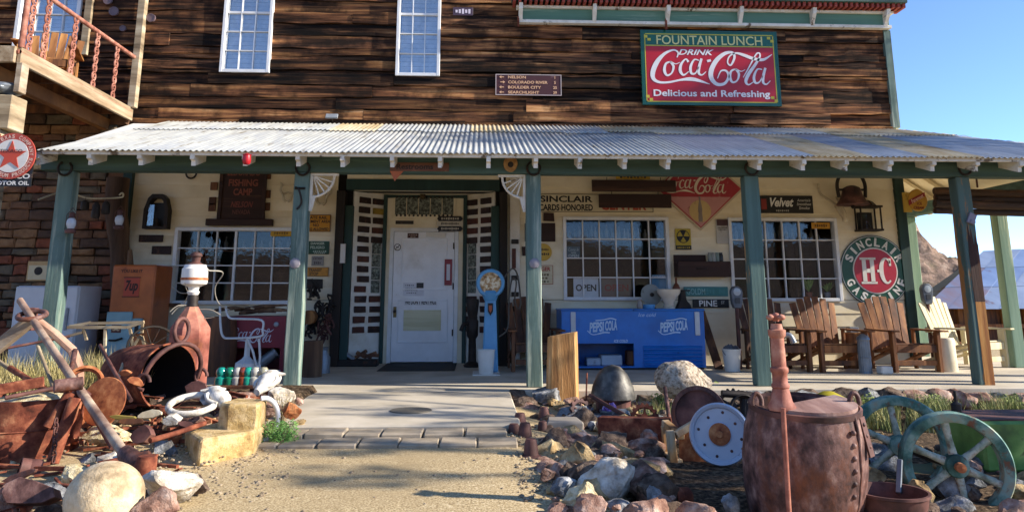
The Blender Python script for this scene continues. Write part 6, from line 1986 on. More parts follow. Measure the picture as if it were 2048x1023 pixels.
for k in range(9):
    a = rnd.uniform(0, 6.28)
    z_ = zz(rnd.uniform(575, 640))
    e = rnd.uniform(.15, .32)
    sub('loose_wire', plain('pale wire', '#a8a090', .5), o, lambda q: q.tube(cr([(cx_, Y, z_), (cx_ + e * .6 * math.cos(a), Y + e * .4 * math.sin(a), z_ + rnd.uniform(-.04, .05)), (cx_ + e * math.cos(a), Y + e * .6 * math.sin(a), z_ + rnd.uniform(-.08, .06))], 5), .0035, 4), 60)
sub('long_wire', plain('white cable', '#b8b4a8', .5), o, lambda q: q.tube(cr([(cx_ + .05, Y, zz(530)), tuple(at(415, 540, Y)), tuple(at(446, 545, Y + .5)), tuple(at(430, 575, Y + .8)), tuple(at(437, 605, Y + 1.2)), tuple(at(460, 620, Y + 1.5))], 6), .006, 5), 60)

# ------------------------------------------------------------------ cart frame with spoked wheel
Y = 8.15
q_ = lambda px, py, dy=0.0: tuple(at(px, py, Y + dy))
o = thing('cart_frame', 'pale wooden cart frame with one spoked wheel in the dry grass', 'cart', (at(220, 700, Y).x, Y, 0))
for a, c in (((135, 654), (255, 654)), ((255, 654), (288, 643)), ((140, 652, .5), (180, 645, .5)), ((180, 646, .5), (288, 644, .5))):
    sub('rail', M['woodpale'], o, lambda q: q.bar(q_(*a), q_(*c), .03, .03))
for a, c in (((167, 656), (173, 680)), ((211, 656), (209, 715)), ((259, 652), (266, 690)), ((285, 644, .2), (284, 665, .2)), ((120, 676), (165, 664)), ((262, 700), (282, 670)), ((284, 672), (292, 700))):
    sub('strut', M['woodpale'], o, lambda q: q.bar(q_(*a), q_(*c), .025, .025))
wc = at(303, 690, Y)
rwh = .19
sub('wheel', M['iron'], o, lambda q: q.tube([(wc.x + rwh * math.cos(R(a)), Y + .12 * math.cos(R(a)), wc.z + rwh * math.sin(R(a))) for a in range(0, 360, 15)], .013, 6, closed=True), 60)
for k in range(10):
    a = R(36 * k)
    sub('spoke', M['iron'], o, lambda q: q.tube([(wc.x, Y, wc.z), (wc.x + rwh * math.cos(a), Y + .12 * math.cos(a), wc.z + rwh * math.sin(a))], .005, 5))

# ------------------------------------------------------------------ big kettle lying on its side
ax = Vector((.84, -.52, .02)).normalized()
c1 = at(338, 752, 6.75)
Rk = .265
o = thing('iron_kettle', 'big rusty iron kettle bucket lying on its side with bail loops', 'kettle', (c1.x - .3, 6.8, c1.z - .3))
L_ = .72
org = c1 - ax * L_
sub('shell', M['rust'], o, lambda q: q.lathe(org, [(0, 0), (Rk * .55, .01), (Rk * .85, .1), (Rk * .97, .3), (Rk, L_ - .03), (Rk * 1.04, L_ - .02), (Rk * 1.04, L_), (Rk * .99, L_)], 36, axis=ax, cap=False), 40)
sub('shaded_inside', plain('soot black iron', '#17110e', .95), o, lambda q: q.lathe(org, [(Rk * .985, L_ - .004), (Rk * .95, .3), (Rk * .8, .12), (0, .05)], 36, axis=ax, cap=False), 40)  # lining coloured black to paint in the shade inside the sunward mouth
u_ = ax.cross(Vector((0, 0, 1))).normalized()
v_ = u_.cross(ax).normalized()
cc = lambda a, r_, d: c1 + ax * d + (u_ * math.cos(R(a)) + v_ * math.sin(R(a))) * r_
bail = [cc(a, Rk * 1.02, .04 + .10 * math.sin(R(a))) for a in range(-8, 190, 14)]
sub('bail', M['rustdark'], o, lambda q: q.tube(bail, .02, 8), 60)
tp = cc(90, Rk * 1.05 + .10, .12)
sub('bail_loop', M['rustdark'], o, lambda q: q.tube([tp + u_ * (.07 * math.cos(R(a))) + v_ * (.10 * math.sin(R(a))) for a in range(0, 360, 20)], .018, 8, closed=True), 60)
for a in (0, 180):
    e = cc(a, Rk * 1.05, .06)
    sub('bail_hook', M['rustdark'], o, lambda q: q.tube([e + Vector((.05 * math.cos(R(t_)), 0, -.02 + .06 * math.sin(R(t_)))) for t_ in range(0, 300, 25)], .015, 7), 60)
# ------------------------------------------------------------------ the heap, left
Y = 5.75
c_ = at(45, 905, Y)
rb = .34
o = thing('rusty_drum', 'wide rusty steel drum with a raised band at the far left of the heap', 'drum', (c_.x, Y, -.15))
z0_, z1_ = -.15, at(45, 800, Y - .3).z
sub('lower_shell', M['rust'], o, lambda q: q.lathe((c_.x, Y, z0_), [(rb, 0), (rb, (z1_ - z0_) * .55), (rb * 1.02, (z1_ - z0_) * .56), (rb * .97, (z1_ - z0_) * .57), (rb * .9, .1), (0, .1)], 36), 40)
sub('upper_shell', M['rust'], o, lambda q: q.lathe((c_.x + .01, Y + .02, z0_ + (z1_ - z0_) * .56), [(rb * .985, 0), (rb * .985, (z1_ - z0_) * .42), (rb * .95, (z1_ - z0_) * .42), (rb * .93, .02), (0, .0)], 36, a0=R(150), a1=R(475)), 40)
sub('gravel_fill', RK['cream'], o, lambda q: rock_mesh(q, (c_.x, Y + .05, z1_ - .08), (rb * .9, rb * .9, .09), 3, 2))
def beam(name, label, cat, m_, a, c, w, d, group=None, tubular=False, bev=.004):
    b_ = MB()
    if tubular:
        b_.tube([a, (Vector(a) + Vector(c)) / 2, c], w, 9)
    else:
        b_.bar(a, c, w, d)
    return tag(b_.build(name, m_, loc=a, smooth=50 if tubular else 0, bev=0 if tubular else bev), label, cat, group)
V = lambda px, py, Y: tuple(at(px, py, Y))
beam('channel_beam', 'rusty steel channel lying across the top of the drum', 'beam', M['rust'], V(-40, 785, 5.6), V(88, 762, 5.75), .07, .07)
beam('bent_bar', 'thin rusty bar under the steel channel on the heap', 'bar', M['rustdark'], V(10, 795, 5.5), V(110, 775, 5.7), .015, .02, tubular=True)
grey_w = mat('silvery weathered pole', '#a3917a', [(.3, '#6a5644'), (.5, '#9f8d76'), (.7, '#c4b5a0')], sc=6, st=(.3, .3, 1), bump=.4)
pole_m = mat('pole, wood to rusty iron', '#8d7868', [(.3, '#5a4034'), (.5, '#8a7060'), (.7, '#bba890')], sc=5, bump=.3)
o = thing('mining_pole', 'long weathered pole with an iron ring leaning across the left heap', 'pole', V(262, 925, 4.85))
sub('shaft', pole_m, o, lambda q: q.tube([V(40, 600, 6.35), V(150, 765, 5.75), V(262, 925, 4.85)], [.026, .03, .032], 9), 60)
sub('second_shaft', M['rustdark'], o, lambda q: q.tube([V(105, 700, 6.2), V(170, 800, 5.85), V(225, 895, 5.5)], .018, 8), 60)
sub('ring', M['rustpurple'], o, lambda q: q.tube([Vector(V(64, 630, 6.25)) + Vector((.1 * math.cos(R(a)), .08 * math.sin(R(a)), .03 * math.sin(R(a)))) for a in range(0, 360, 20)], .02, 8, closed=True), 60)
sub('clamp', M['rustdark'], o, lambda q: q.obox(V(163, 786, 5.85), (.1, .09, .05), Matrix.Rotation(R(35), 3, 'Y')), bev=.006)
sub('socket', M['rustpurple'], o, lambda q: q.tube([V(250, 905, 4.95), V(275, 925, 4.85), V(300, 905, 4.85)], [.05, .06, .02], 9), 60)
o = thing('curved_beam', 'pale curved timber arm standing behind the long pole', 'beam', V(158, 770, 6.5))
sub('arm', M['woodpale'] if False else mat('pinkish weathered beam', '#a8826c', [(.3, '#7a5442'), (.5, '#a8826c'), (.7, '#c4a48e')], sc=5, bump=.3), o, lambda q: [q.bar(a, c, .05, .085, up=(0, 1, 0)) for a, c in zip([V(*p_, 6.5) for p_ in ((62, 632), (110, 668), (145, 700), (158, 735), (157, 775))], [V(*p_, 6.5) for p_ in ((113, 670), (147, 702), (159, 737), (158, 772), (155, 800))])], bev=.01)
beam('grey_timber', 'pale grey timber slanting from the left edge up to the pole ring', 'timber', grey_w, V(-25, 710, 6.3), V(62, 640, 6.3), .07, .09)
beam('grey_timber', 'short dark grey timber end under the iron ring', 'timber', M['rustdark'], V(58, 660, 6.35), V(66, 615, 6.35), .06, .07)
beam('grey_stick', 'thin pale stick slanting through the dry grass at the left edge', 'stick', M['woodpale'], V(-20, 710, 6.9), V(35, 748, 6.6), .025, .03)
beam('long_rod', 'thin rusty rod lying over the dry grass behind the pole', 'rod', M['rustdark'], V(-10, 700, 7.0), V(140, 672, 7.2), .012, .012, tubular=True)
# pipes and chain
pipes = (((95, 855), (140, 785), .035, 'upper', 5.55), ((105, 925), (150, 795), .04, 'middle', 5.5), ((130, 890), (158, 780), .03, 'rear', 5.65), ((108, 772), (165, 765), .045, 'cross', 5.55))
for a, c, r_, nm, Y in pipes:
    beam('rusty_pipe', {'upper': 'rusty pipe with a flared end pointing at the drum', 'middle': 'thick rusty pipe standing in the middle of the heap', 'rear': 'thin rusty pipe behind the thick one on the heap', 'cross': 'rusty pipe lying crosswise over the pipe bundle'}[nm], 'pipe', M['rustpurple'] if nm == 'cross' else M['rust'], V(*a, Y - .1), V(*c, Y), r_, r_, 'rusty pipes in the heap', True)
b = MB()
for k in range(9):
    p_ = Vector(V(112 - k * .6, 842 + k * 9.5, 5.36))
    b.tube([p_ + Vector((.013 * math.cos(R(a)) * (1 if k % 2 else .2), .013 * math.cos(R(a)) * (.2 if k % 2 else 1), .024 * math.sin(R(a)))) for a in range(0, 360, 40)], .005, 5, closed=True)
tag(b.build('chain', M['rustdark'], loc=V(112, 925, 5.36), smooth=60), 'short rusty chain hanging from the pipe bundle', 'chain')
# saw disc, gear, leaf shaped scraps
c_ = at(207, 802, 5.95)
b = MB(); b.lathe(c_, [(0, .012), (.17, .004), (.175, 0), (.17, -.006), (0, -.002)], 40, axis=(-.15, -1, .25))
tag(b.build('rusty_disc', M['rustorange'], loc=(c_.x, c_.y, c_.z - .17), smooth=30), 'round orange rusty disc blade standing on the heap before the kettle', 'disc')
c_ = at(168, 768, 6.1)
b = MB(); b.lathe(c_, [(.12, .015), (.14, .01), (.14, -.01), (.10, -.015), (.10, .015)], 28, axis=(.3, -1, .3), cap=False)
for k in range(14):
    a = 2 * math.pi * k / 14
tag(b.build('rusty_ring', M['rustorange'], loc=(c_.x, c_.y, c_.z - .14), smooth=40), 'thin rusty iron ring behind the long pole', 'ring')
def scrap(px, py, Y, w, h, m_, label, seed, name='scrap_plate', rot=0, thick=.012, cat='scrap'):
    c = at(px, py, Y)
    rr = random.Random(seed)
    b_ = MB(T(c.x, c.y, c.z) @ Matrix.Rotation(R(rot), 4, 'Y') @ Matrix.Rotation(R(rr.uniform(-35, 20)), 4, 'X'))
    n = 9
    b_.prism([(w / 2 * math.cos(2 * math.pi * k / n) * rr.uniform(.75, 1.1), h / 2 * math.sin(2 * math.pi * k / n) * rr.uniform(.75, 1.1)) for k in range(n)], -thick, thick)
    return tag(b_.build(name, m_, loc=(c.x, c.y, c.z - h / 2), bev=.003), label, cat, 'scrap pieces in the left heap')
scrap(270, 762, 6.1, .14, .07, M['rustorange'], 'leaf shaped rusty scrap above the round disc', 1, rot=20)
scrap(250, 745, 6.15, .1, .05, M['rustorange'], 'second smaller leaf shaped scrap by the kettle', 2)
scrap(262, 842, 5.7, .2, .05, M['wooddark'], 'flat dark board piece under the round disc', 3)
scrap(300, 828, 5.9, .22, .06, bone, 'pale curved bone piece in front of the kettle', 4, rot=-12)
scrap(245, 834, 5.75, .2, .035, pm('#8a7a3a', .6), 'olive wooden slat in front of the kettle', 5, rot=3)
scrap(345, 838, 5.85, .12, .08, RK['white'], 'jagged white stone scrap between slat and skull', 6, thick=.04)
scrap(285, 868, 5.6, .17, .14, M['rustdark'], 'triangular dark rusty wedge in the middle of the heap', 7, rot=-30, thick=.03)
scrap(375, 850, 5.75, .16, .05, M['rustdark'], 'dark rusty strip near the yellow block', 8, rot=15)
scrap(300, 705, 7.35, .16, .16, M['rustorange'], 'rust coloured plate standing behind the kettle loop', 9)
scrap(395, 780, 6.4, .2, .16, M['rustdark'], 'bent grey brown sheet beside the rusty tank', 10, rot=35)
scrap(40, 950, 4.5, .2, .04, M['rustpurple'], 'curled rusty strap at the left edge of the heap', 11, rot=-20)
scrap(128, 868, 5.45, .06, .05, M['rustorange'], 'small rusty sprocket among the pipes', 12, thick=.02)
scrap(60, 985, 4.2, .3, .14, M['rustpurple'], 'crumpled purplish sheet metal at the bottom left', 13, rot=10, thick=.05)
scrap(420, 798, 6.2, .14, .12, RK['grey'], 'dull grey green cup fragment beside the tank', 14, thick=.03)
# rusty can
c_ = at(287, 950, 4.75)
b = MB(); b.lathe((c_.x, 4.75, c_.z - .02), [(.06, 0), (.065, .02), (.057, .11), (.05, .13), (0, .13)], 20, axis=(.1, 0, 1))
tag(b.build('rusty_can', M['rust'], loc=(c_.x, 4.75, c_.z - .02), smooth=40), 'small rusty can standing at the foot of the long pole', 'can')
# skulls and white ring
bone_w = mat('sun bleached skull', '#d2ccc0', [(.32, '#8f8474'), (.45, '#c2bbae'), (.6, '#dcd7cc')], sc=14, rough=.85, bump=.6, bsc=30)
def skull(px, py, Y, s, label, rot=0):
    c = at(px, py, Y)
    Mx = T(c.x, c.y, c.z) @ rz(rot)
    b_ = MB(Mx)
    b_.tube(cr([(-.02 * s, .1 * s, .05 * s), (0, 0, .06 * s), (.02 * s, -.14 * s, .0), (.03 * s, -.26 * s, -.05 * s)], 5), [.05 * s] + [.085 * s] * 4 + [.09 * s] * 4 + [.075 * s, .07 * s, .06 * s, .05 * s, .045 * s, .04 * s, .035 * s], 10)
    for sg in (-1, 1):
        b_.tube(cr([(sg * .05 * s, -.02 * s, .07 * s), (sg * .10 * s, -.03 * s, .06 * s), (sg * .11 * s, -.1 * s, .02 * s), (sg * .05 * s, -.18 * s, -.01 * s)], 4), [.03 * s] * 5 + [.02 * s] * 8, 7)
        b_.tube(cr([(sg * .06 * s, .04 * s, .1 * s), (sg * .13 * s, .07 * s, .10 * s)], 3), [.026 * s, .022 * s, .016 * s, .01 * s], 7)
    tag(b_.build('cow_skull', bone_w, loc=(c.x, c.y, c.z - .1), smooth=60), label, 'skull', 'bleached skulls in the heap')
skull(430, 800, 6.2, .75, 'white bleached skull resting in the white ring', 40)
skull(540, 768, 6.6, .8, 'white bleached skull behind the yellow block', -20)
c_ = at(385, 808, 6.1)
b = MB(); b.tube([c_ + Vector((.17 * math.cos(R(a)), .15 * math.sin(R(a)), .05 * math.sin(R(a)))) for a in range(0, 360, 12)], .026, 8, closed=True)
tag(b.build('white_ring', bone_w, loc=(c_.x, c_.y, c_.z - .05), smooth=60), 'white oval toilet seat ring in the heap left of the yellow block', 'seat ring')
c_ = at(525, 838, 5.95)
b = MB(); b.tube([c_ + Vector((.1 * math.cos(R(a)), .05 * math.cos(R(a)), .15 * math.sin(R(a)))) for a in range(-100, 101, 10)], .02, 8)
tag(b.build('white_hoop', frz, loc=(c_.x, c_.y, c_.z - .15), smooth=60), 'bluish white curved hoop leaning right of the yellow block', 'hoop')
# yellow block
Y = 5.62
a, c = at(366, 900, Y + .1), at(513, 900, Y + .1)
zt1, zt2 = at(440, 868, Y - .1).z, at(465, 808, Y + .1).z
ym = mat('yellow rendered block', '#c0a470', [(.32, '#8a7044'), (.46, '#b89a62'), (.58, '#ceb484'), (.72, '#a8875a')], sc=9, rough=.95, bump=.9, bsc=36, dist=.015, dirt='#7d6244', dsc=5, dr=(.52, .7), det=9)
o = thing('yellow_block', 'stepped block of yellow painted masonry at the path edge', 'block', ((a.x + c.x) / 2, Y, -.15))
xm = at(425, 925, Y).x
def soft_block(q, pts, z0_, z1_):
    k = len(pts)
    cxm = sum(p_[0] for p_ in pts) / k
    cym = sum(p_[1] for p_ in pts) / k
    lv = [(z0_, 1.0), (z0_ + (z1_ - z0_) * .5, 1.0), (z1_ - .02, 1.0), (z1_, .95)]
    vs_ = []
    for (z_, s_) in lv:
        for p_ in pts:
            vs_.append((cxm + (p_[0] - cxm) * s_ + rnd.uniform(-.006, .006), cym + (p_[1] - cym) * s_ + rnd.uniform(-.006, .006), z_ + rnd.uniform(-.004, .004)))
    fs = []
    for i in range(3):
        for j in range(k):
            j2 = (j + 1) % k
            fs.append((i * k + j, i * k + j2, (i + 1) * k + j2, (i + 1) * k + j))
    fs.append(tuple(3 * k + j for j in range(k)))
    q.add(vs_, fs)
sub('lower_block', ym, o, lambda q: soft_block(q, [(a.x, Y + .12), (xm, Y - .28), (c.x, Y + .02), (c.x - .02, Y + .42), (a.x + .14, Y + .5)], -.2, zt1), bev=.012)
sub('upper_block', ym, o, lambda q: soft_block(q, [(a.x + .2, Y + .18), (a.x + .3, Y + .08), (c.x - .01, Y + .1), (c.x - .03, Y + .4), (a.x + .24, Y + .46)], zt1 - .005, zt2), bev=.012)
# glass insulators on a tray
Y = 7.15
a, c = at(428, 768, Y), at(535, 768, Y)
o = thing('wooden_tray', 'old board tray carrying the glass insulators', 'tray', ((a.x + c.x) / 2, Y, a.z - .05))
sub('board', M['wooddark'], o, lambda q: q.box((a.x, Y - .1, a.z - .03), (c.x, Y + .12, a.z)), bev=.005)
sub('support', M['rustdark'], o, lambda q: (q.box((a.x + .05, Y - .05, .0), (a.x + .12, Y + .08, a.z - .031)), q.box((c.x - .14, Y - .05, .0), (c.x - .06, Y + .08, a.z - .031))))
cols_ = [('#1fa593', 441, 'aqua green glass insulator, leftmost on the tray'), ('#1c8f68', 458, 'deep green glass insulator, second on the tray'), ('#d8d4c8', 474, 'clear glass insulator, third on the tray'), ('#7a3a24', 485, 'brown glazed insulator behind the clear one'), ('#1f9a80', 495, 'green glass insulator right of the brown one'), ('#e0dccb', 509, 'clear glass insulator, second from the right end'), ('#cfc9a8', 526, 'pale glass insulator at the right end of the tray')]
for cl_, px, lab in cols_:
    c_ = at(px, 766, Y - .02)
    m_ = mat('insulator glass ' + cl_, cl_, None, sc=5, rough=.08, bump=0, coat=.5)
    m_.node_tree.nodes['Principled BSDF'].inputs['Transmission Weight'].default_value = .35 if 'brown' not in lab else 0
    lathe_thing('glass_insulator', lab, 'insulator', m_, (c_.x, Y - .02, a.z), [(.05, 0), (.053, .018), (.05, .06), (.036, .07), (.036, .08), (.044, .09), (.042, .125), (.026, .148), (0, .152)], 18, group='glass insulators on the tray')
# heap rocks
c_ = at(210, 990, 4.15)
b = MB(); v, f = ICO
b.add([(c_.x + p_.x * .185, 4.15 + p_.y * .185, c_.z - .01 + p_.z * .172) for p_ in v], f)
o_ = b.build('stone_ball', mat('cracked plaster ball', '#c9b694', [(.32, '#8f7c5e'), (.45, '#bca684'), (.58, '#d6c4a2'), (.72, '#c0a884')], sc=8, rough=.92, bump=.8, bsc=14, dist=.02, dirt='#94805e', dsc=5, dr=(.5, .7), det=9), loc=(c_.x, 4.15, c_.z - .18), smooth=180)
tag(o_, 'large cracked tan stone ball at the front of the left heap', 'stone ball')
for (px, pt, pb, w, k, lab) in ((152, 925, 972, 80, 'cream', 'cream pocked rock left of the stone ball'), (112, 962, 1004, 72, 'grey', 'smooth flat grey rock in the bottom left'), (8, 965, 1040, 50, 'pink', 'pale pink rock at the bottom left corner'),
        (345, 925, 1000, 110, 'white', 'white and grey rock at the path edge below the yellow block'), (308, 970, 1050, 80, 'pink', 'reddish pink rock at the bottom beside the stone ball'), (258, 915, 965, 60, 'white', 'greenish white rock behind the stone ball'), (238, 862, 915, 62, 'cream', 'rounded cream rock under the long pole'),
        (330, 870, 925, 58, 'grey', 'striped grey rock left of the yellow block'), (225, 895, 940, 60, 'white', 'angular white rock between pipe and pole'), (395, 948, 985, 46, 'dark', 'small dark log like stone at the gravel edge'), (215, 840, 885, 80, 'cream', 'broad tan rock behind the long pole'), (180, 905, 935, 50, 'grey', 'grey slab among rocks below the pipes'),
        (395, 828, 862, 48, 'pink', 'purple brown rock behind the yellow block'), (560, 770, 812, 52, 'white', 'pale rock at the foot of the green post'), (580, 800, 835, 40, 'orange', 'small orange rock at the base of the green post'), (535, 795, 830, 50, 'pink', 'pinkish rock behind the white hoop'), (600, 835, 852, 26, 'tan', 'small tan rock at the walkway edge'), (430, 770, 800, 50, 'tan', 'tan rock under the insulator tray'), (490, 780, 806, 60, 'pink', 'pinkish flat rock in front of the insulator tray')):
    rock(px, pt, pb, w, k, lab, zg=-.12 if pb > 900 else (-.02 if pb > 840 else .08), group='rocks in the left heap')

# loose rubble nobody could count, between the named rocks
def rubble(nm, n, region, smin, smax, kinds):
    v2, f2_ = icos(2)
    mbs = {k_: MB() for k_ in kinds}
    for i_ in range(n):
        x, y, z = region()
        s_ = smin + (smax - smin) * rnd.random() ** 2.5
        rr = random.Random(i_ * 13 + n)
        pl = [(Vector((rr.uniform(-1, 1), rr.uniform(-1, 1), rr.uniform(-.5, 1))).normalized(), rr.uniform(.5, .85)) for _ in range(8)]
        sx, sy2, sz = s_ * rr.uniform(.8, 1.4), s_ * rr.uniform(.7, 1.2), s_ * rr.uniform(.5, .9)
        rot = Matrix.Rotation(rr.random() * 6.28, 3, 'Z')
        out = []
        for p_ in v2:
            q = p_.copy()
            for n_, d in pl:
                e = q.dot(n_) - d
                if e > 0:
                    q -= n_ * e
            q *= 1 + .14 * noise.noise(p_ * 3 + Vector((i_, 0, 0))) + .10 * noise.noise(p_ * 8 + Vector((0, i_, 0)))
            w_ = rot @ Vector((q.x * sx, q.y * sy2, q.z * sz))
            out.append((x + w_.x, y + w_.y, z + w_.z))
        mbs[rr.choice(kinds)].add(out, f2_)
    for k_, mb in mbs.items():
        if mb.v:
            struct(mb.build(nm, RK[k_], smooth=16), 'stuff')
def reg_right():
    while True:
        x, y = (rnd.uniform(.42, 3.6) if rnd.random() < .4 else rnd.uniform(.42, 1.7)), rnd.uniform(4.25, 8.4)
        if .235 < x / y < .40 and y < 6.3:
            continue
        return x, y, -.16 - .06 * max(0, 5 - y) + rnd.random() * .08 * (x < 1.8)
def reg_left():
    y = rnd.uniform(3.95, 7.2)
    x = rnd.uniform(-4.2, -1.6 if y > 5.6 else -1.85)
    return x, y, -.14 + .22 * min(1, max(0, (y - 5.4) / 1.6))
rubble('rubble', 480, reg_right, .015, .17, ['dark', 'grey', 'pink', 'tan'])
rubble('rubble', 520, reg_left, .015, .12, ['dark', 'tan', 'pink', 'cream'])
rust_bits = MB()
for i_ in range(150):
    x, y, z = reg_left()
    a = rnd.random() * 3.14
    L2 = rnd.uniform(.04, .24)
    rust_bits.bar((x - L2 * math.cos(a), y - L2 * math.sin(a) * .6, z + .05 + rnd.random() * .06), (x + L2 * math.cos(a), y + L2 * math.sin(a) * .6, z + .05 + rnd.random() * .06), rnd.uniform(.01, .04), rnd.uniform(.006, .03))
struct(rust_bits.build('rusty_scrap', M['rust']), 'stuff')

# shrubs
def shrub(px, pt, pb, w, zg, m_, label, n=900, leaf=.012, stems=14):
    g_ = gd(px, pb, zg)
    k = g_.y * .978 / F
    rx, hz = w * k / 2, (at(px, pt, g_.y).z - zg)
    o_ = thing('shrub', label, 'shrub', (g_.x, g_.y, zg))
    b_ = MB()
    for _ in range(stems):
        a = rnd.random() * 6.28
        b_.tube([(g_.x, g_.y, zg - .02), (g_.x + rx * .4 * math.cos(a), g_.y + rx * .4 * math.sin(a), zg + hz * .5), (g_.x + rx * .8 * math.cos(a), g_.y + rx * .8 * math.sin(a), zg + hz * rnd.uniform(.6, .95))], [.004, .003, .0015], 4)
    b_.build('stems', M['woodpale'], o_)
    b_ = MB()
    for _ in range(9):
        a, r_ = rnd.random() * 6.28, rnd.random() * .55
        leaves(b_, (g_.x + rx * r_ * math.cos(a), g_.y + rx * r_ * math.sin(a), zg + hz * rnd.uniform(.3, .72)), (rx * .5, rx * .5, hz * .34), n // 9, leaf, shell=.1)
    b_.build('foliage', m_, o_)
shrub(557, 832, 896, 84, -.1, mat('bright herb leaf', '#5a8a3a', [(.35, '#38602a'), (.5, '#5f8c40'), (.65, '#8fb05e')], sc=8, bump=0), 'small bright green bush at the left edge of the walkway', 1500, .012)
shrub(565, 785, 850, 60, 0.0, dry, 'dry twiggy weed beside the green post', 260, .008, 40)

# ------------------------------------------------------------------ right bed
Y = 8.5
a = rect_px(1091, 668, 1157, 775, Y)
b = MB()
n = 14
vs_, fs = [], []
for i in range(9):
    u = i / 8
    for j in range(n):
        an = 2 * math.pi * j / n
        w_ = (a[2] - a[0]) / 2
        rr = w_ * (1.0 - .12 * u + .10 * noise.noise((math.cos(an) * 2, math.sin(an) * 2, u * .7)))
        sq = 1 / max(abs(math.cos(an)), abs(math.sin(an))) ** .6
        vs_.append(((a[0] + a[2]) / 2 + rr * sq * math.cos(an) + .01 * u, Y + .02 + rr * .6 * sq * math.sin(an), -.2 + (a[3] + .2) * u + (.03 * math.cos(an) if i == 8 else 0)))
for i in range(8):
    for j in range(n):
        fs.append((i * n + j, i * n + (j + 1) % n, (i + 1) * n + (j + 1) % n, (i + 1) * n + j))
fs.append(tuple(8 * n + j for j in range(n)))
b.add(vs_, fs)
tag(b.build('petrified_stump', mat('yellow petrified wood', '#b88a4a', [(.3, '#5e3a1e'), (.45, '#a0703c'), (.6, '#c99a62'), (.75, '#e4cba0')], sc=8, st=(1, 1, .12), rough=.8, bump=1.0, bsc=16, dist=.02), loc=((a[0] + a[2]) / 2, Y, -.2), smooth=35), 'upright yellow petrified wood stump at the walkway corner', 'stump')
for (px, pt, pb, w, k, lab) in ((1096, 764, 822, 82, 'grey', 'large blue grey boulder in front of the petrified stump'), (1032, 778, 818, 58, 'dark', 'dark rough rock at the walkway corner'), (1066, 755, 790, 42, 'orange', 'orange jasper rock under the petrified stump'), (1095, 760, 780, 30, 'orange', 'small orange rock at the foot of the petrified stump'),
        (1108, 852, 885, 24, 'tan', 'tan rock beside the grey stone slab'), (1185, 862, 915, 66, 'pink', 'pink angular rock behind the white boulder'), (1140, 890, 935, 52, 'grey', 'blue grey rough rock left of the white boulder'), (1133, 918, 962, 56, 'grey', 'banded blue rock at the gravel edge'), (1220, 905, 1002, 116, 'white', 'big white boulder in the right bed'),
        (1162, 962, 1030, 96, 'cream', 'flat topped pale pink rock at the bottom of the right bed'), (1308, 930, 1008, 86, 'dark', 'brown striped stump like rock right of the white boulder'), (1338, 955, 1003, 36, 'white', 'small white pointed stone before the striped rock'), (1290, 988, 1060, 110, 'pink', 'mottled dark pink rock at the bottom edge'), (1395, 990, 1060, 90, 'pink', 'pale pink rock at the bottom edge below the machine'),
        (1165, 895, 935, 40, 'pink', 'purple rock between pink rock and white boulder'), (1280, 918, 945, 46, 'grey', 'dark blue grey rock under the rusty beam'), (1345, 842, 880, 46, 'grey', 'grey rock left of the white wheel machine'), (1195, 840, 870, 40, 'cream', 'pale rounded rock right of the stone slab'), (1135, 800, 828, 30, 'cream', 'round tan rock right of the grey boulder'),
        (1245, 838, 862, 34, 'pink', 'reddish rock below the amethyst pot'), (1180, 792, 815, 34, 'dark', 'dark rock left of the shell dome'), (1115, 940, 975, 32, 'dark', 'small dark rock on the gravel left of the banded rock'), (1088, 925, 945, 34, 'grey', 'small grey stone beside the rusty insulators'), (1460, 985, 1030, 40, 'grey', 'small bluish rock at the bottom below the machine'), (1435, 760, 790, 54, 'pink', 'reddish rock behind the ring near the porch edge')):
    rock(px, pt, pb, w, k, lab, zg=-.2, group='rocks in the right bed')
o_ = rock(1366, 716, 790, 104, 'pumice', 'rounded speckled pumice boulder in front of the blue cooler', Yo=7.95, cuts=3, rough=.08)
# shell dome
g_ = at(1226, 795, 7.8)
k = g_.y * .978 / F
b = MB()
hz = at(1226, 728, g_.y).z - g_.z
b.lathe((g_.x, g_.y, g_.z), [(44 * k, 0), (44 * k, .02), (40 * k, hz * .35), (30 * k, hz * .7), (16 * k, hz * .93), (0, hz)], 28)
o_ = tag(b.build('iron_dome', mat('dull black dome', '#4a4844', [(.3, '#2a2826'), (.5, '#4a4844'), (.7, '#77736a')], sc=7, rough=.5, metal=.3, bump=.4, bsc=20), loc=(g_.x, g_.y, -.15), smooth=60), 'dark grey domed iron bell cap standing in the right bed', 'dome')
sub('foot', M['rustdark'], o_, lambda q: q.lathe((g_.x, g_.y, -.2), [(30 * k, 0), (36 * k, .2 + g_.z)], 20))
# stone slab
g_ = gd(1130, 888, -.2)
k = g_.y * .978 / F
b = MB()
w_ = 33 * k
zt_ = at(1130, 818, g_.y + .25).z
soft_block(b, [(g_.x - w_ * 1.1, g_.y), (g_.x + w_ * 1.1, g_.y), (g_.x + w_, g_.y + .3), (g_.x - w_ * .8, g_.y + .3)], -.22, -.02)
tag(b.build('stone_slab', mat('smooth grey stone', '#8f877c', '#7a7268', sc=4, rough=.85, bump=.3), loc=(g_.x, g_.y, -.22), bev=.01), 'smooth grey dressed stone block in the right bed', 'stone block')
